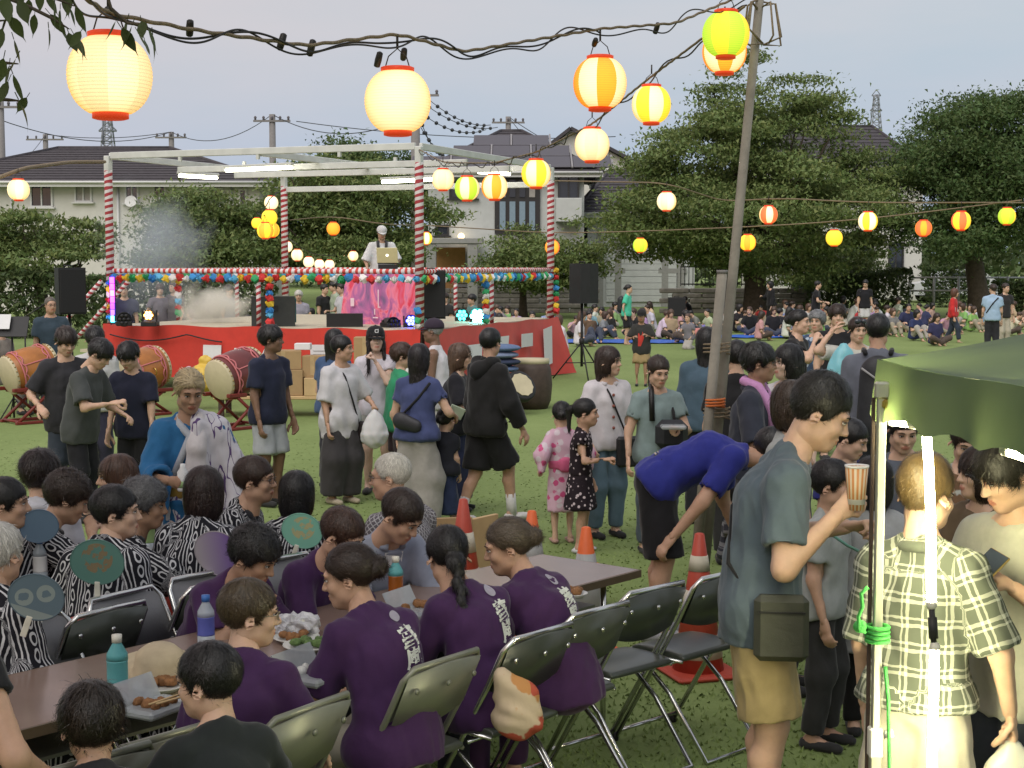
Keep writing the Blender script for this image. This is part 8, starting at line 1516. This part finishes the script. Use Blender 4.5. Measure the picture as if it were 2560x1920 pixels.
P('person in a grey blue shirt under the tent behind the glowing tube', 1955, 880, d=7.6, yaw=-20, hyaw=0, neck=20, hair=('short', BLK), top=('tee', (.10, .115, .145)), bot=('pants', (.03, .03, .04)), hseed=7); P('person in a white printed shirt under the tent between the two boys', 2095, 900, d=6.9, yaw=20, hyaw=-10, neck=22, hair=('short', DBR), top=('tee', pattern('splash', (.42, .42, .38), (.16, .09, .05))), bot=('pants', (.04, .06, .12)), hseed=5); P('person in a brown top behind the plaid boy', 2125, 960, d=6.4, yaw=-60, hyaw=-80, hair=('bob', DBR), sex='f', top=('tee', (.12, .085, .05)), bot=('pants', (.03, .04, .06)), ra=(.0, .18, -.15), hseed=6)
V = atk(1640, 1150, 8.4); P('child in a grey striped shirt between the bending man and the cup holder', 1590, 1035, d=9.2, yaw=70, hyaw=75, hair=('short', BLK), kid=1, top=('tee', pattern('stripe', (.05, .055, .07), (.22, .23, .24))), bot=('shorts', (.3, .22, .1)), hseed=8)
# ---- right middle distance
J = P('man with a black backpack over a grey shirt seen from behind', 1897, 676, d=11.3, yaw=168, hyaw=160, hair=('short', (.013, .013, .013)), skin='b', top=('tee', (.12, .13, .16), dict(loose=.04, sl=1.0)), bot=('pants', (.03, .03, .04)), hseed=2); V, Q = surf([Pr(J['C'] + vec(0, -.19, .06), J['P0'] + vec(0, -.2, .05), .13, .15, ((vec(0, 1, 0), .6),))], .016, .02); o = Geo().add(V, Q).obj('backpack', LEATHER, J['root']); o.color = (.018, .019, .022, 1)
for sg in (1, -1): strap(J, [J['N'] + vec(sg * .09, -.1, .0), J['N'] + vec(sg * .10, 0, .03), J['C'] + vec(sg * .11, .11, 0)], .018)
strap(J, [J['C'] + vec(-.12, -.27, .1), J['C'] + vec(.02, -.29, .0), J['W'] + vec(.1, -.28, -.05), J['P0'] + vec(-.02, -.3, .06)], .008, (.3, .3, .3), 'cord')
J = P('woman in a cream top with goggles on her head, one hand raised', 1853, 684, d=14.6, yaw=5, hyaw=10, neck=6, hair=('short', DBR), sex='f', top=('tee', (.46, .45, .40), dict(loose=.03, sl=.8)), bot=('pants', (.05, .05, .05)), ra=(.07, .05, .14), relb=(1, .2, -.3), la=(.04, .16, -.22), hseed=1); g = Geo(); g.ball((-.035, .075, .10), (.036, .02, .026), 10, 7); g.ball((.035, .075, .10), (.036, .02, .026), 10, 7); on_head(J, g, 'goggles', GLAS); p = J['w'](J['handl']); carrier('turquoise bag carried by the woman with goggles', atk(1822, 745, 14.3), .30, (.16, .42, .48))
P('young man in a black printed shirt facing the camera', 1809, 655, d=16.6, yaw=5, hyaw=-5, hair=('fluffy', DBR), top=('tee', (.014, .014, .016), dict(loose=.03)), bot=('pants', (.10, .085, .06)), hseed=5); P('grey haired lady in a blue floral dress', 1766, 668, d=17.2, yaw=-20, hyaw=-30, hair=('perm', (.16, .165, .17)), sex='f', fat=1.15, top=('dress', pattern('flowers', (.045, .07, .12), (.35, .42, .50), (.10, .16, .24)), dict(len=.1, r1=.11, sl=.8, loose=.025)), bot=None, hseed=4)
P('girl in a black shirt with her hand at her mouth', 1724, 668, d=15.2, yaw=60, hyaw=65, hair=('bun', BLK), sex='f', top=('tee', (.014, .014, .015)), bot=('pants', (.2, .19, .2)), ra=(-.02, .14, .04), rh='fist', hseed=5)
J = P('person in a bright mint green shirt with a dark backpack on the far lawn', 1357, 614, d=40, yaw=70, hyaw=80, hair=('bun', BLK), sex='f', top=('tee', (.08, .50, .33), dict(sl=.7)), bot=('shorts', (.015, .015, .017), dict(ln=1.0)), ra=(.05, .0, -.3)); V, Q = surf([Pr(J['C'] + vec(0, -.16, .04), J['P0'] + vec(0, -.15, .1), .1, .1)], .03, .02); o = Geo().add(V, Q).obj('backpack', LEATHER, J['root']); o.color = (.02, .022, .025, 1)
J = P('boy in a dark shirt with a red print standing on the open lawn', 1386, 668, d=26.6, yaw=-10, hyaw=-15, kid=1, hair=('short', BLK), skin='c', top=('tee', (.035, .035, .033), dict(loose=.03, sl=.9, hem=.1)), bot=('shorts', (.33, .24, .12)), ra=(.0, .14, -.12), la=(.0, .14, -.1), hseed=2); decal(J, 't_shirt', ([(-.05, .10), (.03, .13), (.05, .02), (.0, -.12), (-.05, -.12)], [(0, 1, 2, 3, 4)]), J['W'] + vec(0, .1, .02), (0, 0, 1), 0, 'shirt_print', mat('red_print', (.5, .04, .03), .7), back=False); cap(J, (.02, .02, .02), True)
J = P('woman in a red sweater with a white band walking right', 2062, 622, d=41, yaw=60, hyaw=75, hair=('bob', (.09, .04, .025)), sex='f', legs='stride', top=('long', (.50, .03, .03)), bot=('pants', (.03, .04, .06)), ra=(.05, .05, -.31)); decal(J, 'long_sleeved_top', ([(-.14, .05), (.14, .05), (.14, -.07), (-.14, -.07)], [(0, 1, 2, 3)]), J['W'] + vec(0, .1, .02), (0, 0, 1), 0, 'white_band', PAPER, back=False)
J = P('man in a light blue shirt with a shoulder strap at the far right', 2146, 613, d=36, yaw=165, hyaw=-160, hair=('short', DBR), top=('tee', (.30, .42, .55), dict(loose=.03)), bot=('pants', (.025, .025, .03)), hseed=1); strap(J, [J['Sr'] + vec(-.04, -.07, .04), J['C'] + vec(0, -.14, 0), J['W'] + vec(-.14, -.1, -.04)], .016); P('man in a black vest beside the light blue shirted man', 2172, 611, d=38, yaw=20, hyaw=30, hair=('short', DBR), top=('tee', (.03, .028, .028)), bot=('pants', (.42, .38, .30)), hseed=3)
P('person in black standing by the forked trunk with folded arms', 1664, 606, d=49, yaw=-70, hyaw=-70, hair=('bob', BLK), sex='f', top=('long', (.012, .012, .014)), bot=('pants', (.012, .012, .013)), ra=(.0, .15, -.1), z0=.0); P('man in black holding a cup in front of the hedge', 1766, 606, d=45, yaw=70, hyaw=80, hair=('short', BLK), top=('tee', (.015, .015, .017)), bot=('pants', (.02, .02, .02)), ra=(.0, .18, -.17), hseed=2); P('person in a black shirt and white skirt in front of the hedge', 1869, 604, d=46, yaw=5, hyaw=-30, neck=20, hair=('short', BLK), top=('tee', (.015, .015, .018)), bot=('shorts', (.5, .5, .5)), hseed=4)
# ---- on and behind the stage
J = P('disc jockey in a white shirt and white cap behind the laptop', 825, 488, d=27.9, yaw=12, hyaw=14, neck=14, z0=FZ, hair=('short', BLK), top=('tee', (.58, .58, .58), dict(loose=.05, sl=1.0, hem=.15)), bot=('pants', (.5, .5, .5)), ra=(.06, .12, -.26), la=(.02, .18, -.2), skin='b', vox=.02); cap(J, (.55, .55, .55)); g = Geo(); nk = J['N']; g.tube([nk + vec(-.06, .13, -.2), nk + vec(-.08, .06, 0), nk + vec(0, -.08, .03), nk + vec(.08, .06, 0), nk + vec(.07, .13, -.14)], .028, 7); o = g.obj('scarf', CLOTH, J['root']); o.color = (.05, .05, .055, 1)
bs = [('white haired man in a pale checked shirt seated behind the stage', 645, 626, 33, 5, WHT, (.33, .32, .38)), ('woman in black talking behind the stage', 700, 613, 36, 60, BLK, (.02, .02, .022)), ('man in a pale green shirt leaning to the woman in black', 722, 606, 36, -70, BLK, (.32, .38, .28)), ('man in white with a towel on his shoulder beside the banner', 738, 611, 34, -60, DBR, (.52, .52, .55)), ('man in a blue grey shirt bending over behind the smoke', 494, 614, 34, 60, BLK, (.12, .15, .22)),
      ('man in a dark jacket over a white shirt behind the left post', 268, 612, 29, 10, DBR, (.03, .03, .07)), ('woman in grey behind the stage near the second garland', 345, 612, 33, 20, BRN, (.14, .12, .14)), ('woman in dark clothes raising an arm behind the thin smoke', 375, 607, 33, -30, BRN, (.10, .09, .10)), ('person in teal crouching behind the turquoise lights', 1020, 634, 33, -60, BLK, (.10, .22, .22)), ('boy in black and white beside the corner loudspeaker', 962, 632, 34, -40, DBR, (.03, .03, .03))]
for i, (lab, x, y, d, yw, hc, c) in enumerate(bs): P(lab, x, y, d=d, yaw=yw, hair=('short' if i % 2 else 'fluffy', hc), top=('tee', c, dict(loose=.03)), bot=('pants', (.05, .045, .04)), hseed=i % 3, ra=(.0, .16, -.15) if i % 3 == 0 else None)
P('musician bending over a music stand at the far left edge', 10, 688, d=21.8, yaw=70, hyaw=75, neck=20, legs='sit', hair=('short', BLK), top=('tee', (.25, .22, .19)), bot=('pants', (.15, .14, .13)), ra=(.0, .18, -.1))
# ---- picnickers sitting on the far lawn: a few postures copied with their own colours
def proto(i, **k): return person('x', 1280, 780, d=40, vox=.027, h=1.6, z0=0., **k)
FARG = 'picnickers sitting on the far lawn'; PR_ = []
for i, k in enumerate((dict(legs='floor', hair=('short', BLK), lean=12, curve=14, ra=(.0, .16, -.15)), dict(legs='knees', hair=('bob', BLK), sex='f', lean=8, ra=(.0, .18, -.14), la=(.0, .18, -.14)), dict(legs='floor', hair=('long', BLK), sex='f', lean=4, neck=14), dict(legs='knees', hair=('fluffy', BLK), lean=-14, curve=10, neck=-6, la=(.08, -.16, -.26), ra=(.08, -.16, -.26)), dict(legs='floor', hair=('short', BLK), lean=18, curve=18, neck=20, ra=(.0, .15, .03), kid=1), dict(legs='kneel', hair=('bun', BLK), sex='f', lean=10, ra=(.0, .17, -.1)))):
    k.setdefault('top', ('tee', (.5, .5, .5), dict(loose=.03, sl=.8))); k.setdefault('bot', ('pants', (.1, .1, .1))); PR_.append(proto(i, yaw=0, **k)['root'])
CN = dict(white=(.55, .55, .55), black=(.018, .018, .02), grey=(.2, .2, .21), navy=(.03, .04, .09), pink=(.5, .3, .32), cream=(.5, .45, .34), green=(.22, .38, .13), blue=(.22, .32, .46), beige=(.36, .28, .2), red=(.45, .06, .05), lilac=(.34, .26, .40), brown=(.12, .075, .05))
fr = random.Random(21); HC = [BLK, BLK, DBR, BRN, (.08, .045, .03)]; PC = [(.02, .02, .022), (.06, .07, .1), (.3, .27, .2), (.08, .06, .05), (.35, .33, .3)]
PLACE = {i: 'turned into the crowd' for i in range(6)}; POSE = ['cross legged', 'hugging knees', 'legs folded', 'leaning back', 'child sized', 'kneeling']
far = [(985, 650, 'white', 2, 36), (1005, 660, 'grey', 1, 36), (1095, 660, 'grey', 0, 40), (1118, 648, 'lilac', 5, 40), (1075, 676, 'cream', 1, 40), (1108, 690, 'brown', 2, 38), (1128, 684, 'lilac', 4, 38), (1150, 675, 'pink', 0, 40), (1165, 690, 'grey', 3, 38), (1215, 680, 'white', 1, 38), (1236, 690, 'pink', 4, 38), (1250, 672, 'white', 2, 40), (1272, 668, 'blue', 0, 40), (1300, 672, 'grey', 1, 40), (1290, 658, 'white', 3, 42), (1322, 668, 'black', 2, 41), (1340, 660, 'green', 4, 43), (1425, 674, 'white', 0, 41), (1448, 668, 'beige', 2, 42), (1470, 660, 'pink', 1, 43), (1488, 670, 'black', 2, 41), (1492, 630, 'black', 0, 50), (1535, 648, 'cream', 5, 46), (1560, 662, 'white', 1, 43), (1583, 658, 'white', 0, 44), (1592, 678, 'green', 4, 41), (1625, 665, 'black', 0, 41), (1640, 672, 'pink', 2, 41), (1670, 662, 'black', 2, 42), (1652, 650, 'red', 4, 45), (1690, 668, 'black', 3, 41), (1742, 655, 'white', 1, 44), (1772, 650, 'grey', 3, 45), (1838, 648, 'white', 0, 47), (1815, 640, 'grey', 1, 48), (1885, 640, 'white', 2, 46), (1905, 650, 'white', 0, 44), (1925, 665, 'grey', 1, 42), (1945, 635, 'white', 3, 48), (1960, 658, 'navy', 0, 43), (1975, 668, 'navy', 1, 41), (1992, 640, 'pink', 5, 46), (2010, 652, 'beige', 2, 44), (2020, 676, 'navy', 2, 40), (2042, 682, 'pink', 4, 39), (2050, 665, 'white', 0, 42), (2098, 645, 'white', 0, 43), (2085, 655, 'green', 1, 43), (2182, 655, 'cream', 4, 38), (2203, 640, 'brown', 0, 42),
       (520, 672, 'white', 4, 36), (560, 680, 'grey', 2, 37), (610, 676, 'black', 1, 37), (690, 672, 'navy', 0, 37), (420, 668, 'white', 1, 36), (395, 672, 'lilac', 2, 36), (330, 672, 'grey', 0, 36), (770, 676, 'brown', 2, 37), (1040, 672, 'beige', 3, 39), (1060, 660, 'navy', 0, 42), (1190, 668, 'black', 5, 41), (1510, 676, 'grey', 4, 40), (1715, 652, 'lilac', 5, 46), (1790, 662, 'cream', 2, 44), (1860, 655, 'red', 1, 44), (2125, 650, 'blue', 4, 44)]
for i in range(46):
    x = fr.uniform(1235, 2195) if i < 32 else fr.uniform(300, 1200); far.append((x, fr.uniform(640, 668) + (6 if x < 1500 else -6 if x > 1900 else 0), fr.choice(list(CN)), fr.randrange(6), 44))
names = {}
for i, (x, y, cn, pi_, d) in enumerate(sorted(far)):
    k = (cn, pi_); names.setdefault(k, []).append(i)
far.sort(); first = set(); MARK = [(0, 'seen through the stage left half'), (600, 'behind the stage middle'), (930, 'behind the stage right half'), (1205, 'by the lawn loudspeaker'), (1330, 'beside the mint green walker'), (1500, 'left of the leaning pole'), (1600, 'between pole and drinking girl'), (1730, 'behind the floral lady'), (1880, 'above the backpack man'), (1955, 'left of the red sweater'), (2070, 'right of the red sweater')]
seen_l = {}
for i, (x, y, cn, k, d) in enumerate(far):
    mk = [m for a, m in MARK if a <= x][-1]; hi_, pi2 = fr.randrange(5), fr.randrange(5); lab = '%s clad picnicker in %s trousers %s %s' % (cn, ('black', 'slate', 'khaki', 'brown', 'pale')[pi2], POSE[k], mk); seen_l[lab] = seen_l.get(lab, 0) + 1
    if seen_l[lab] > 1: lab = 'other ' + lab
    p = atk(x, y, d); src = PR_[k]; h_top = {0: .80, 1: .84, 2: .84, 3: .80, 4: .70, 5: 1.08}[k]; z = max(gz(d), 0) ; dd = d; 
    s = fr.uniform(.93, 1.07) * (.8 if k == 4 else 1); dd = F * (CAMH - h_top * s - z) / (y * K - HZ); dd = min(max(dd, d - 6), d + 7); p = atk(x, y, dd); loc = Vector((p.x, dd, gz(dd))); rot = (0, 0, pi + radians(fr.uniform(-110, 110)))
    if k in first: r = dup(src, loc, rot, s, lab, FARG)
    else: first.add(k); r = src; r.location = loc; r.rotation_euler = rot; r.scale = (s, s, s); r['label'] = lab; r['group'] = FARG
    cc = CN[cn]; hc = HC[hi_]; pc_ = PC[pi2]
    for ch in r.children:
        n_ = ch.name.split('.')[0]
        if n_ == 't_shirt': ch.color = (*[min(1, c * fr.uniform(.85, 1.15)) for c in cc], 1)
        elif n_ == 'trousers': ch.color = (*pc_, 1)
        elif n_ == 'hair': ch.color = (*hc, 1)
for x, y, c, lab in ((1510, 727, (.5, .2, .18), 'pink food box on the grass by the picnickers'), (1467, 730, (.5, .5, .5), 'white bag on the grass beside the seated man'), (1440, 722, (.2, .45, .2), 'green bag beside the beige clad picnicker'), (1525, 716, (.2, .18, .45), 'violet bag near the pole on the far lawn'), (1795, 716, (.45, .45, .45), 'pale bag on the lawn behind the floral dress'), (2000, 722, (.5, .48, .4), 'cream bag at the edge of the far picnic')):
    p = ground(x * K, y * K); t = thing('picnic_bag', lab, 'bag', (p.x, p.y, 0)); V, Q = surf([Pr((-.06, 0, .12), (.06, 0, .14), .13, .11)], .03, .02); o = Geo().add(V, Q).obj('bag_body', CLOTH, t); o.color = (*c, 1)
g = sum(len(m.polygons) for m in bpy.data.meshes)
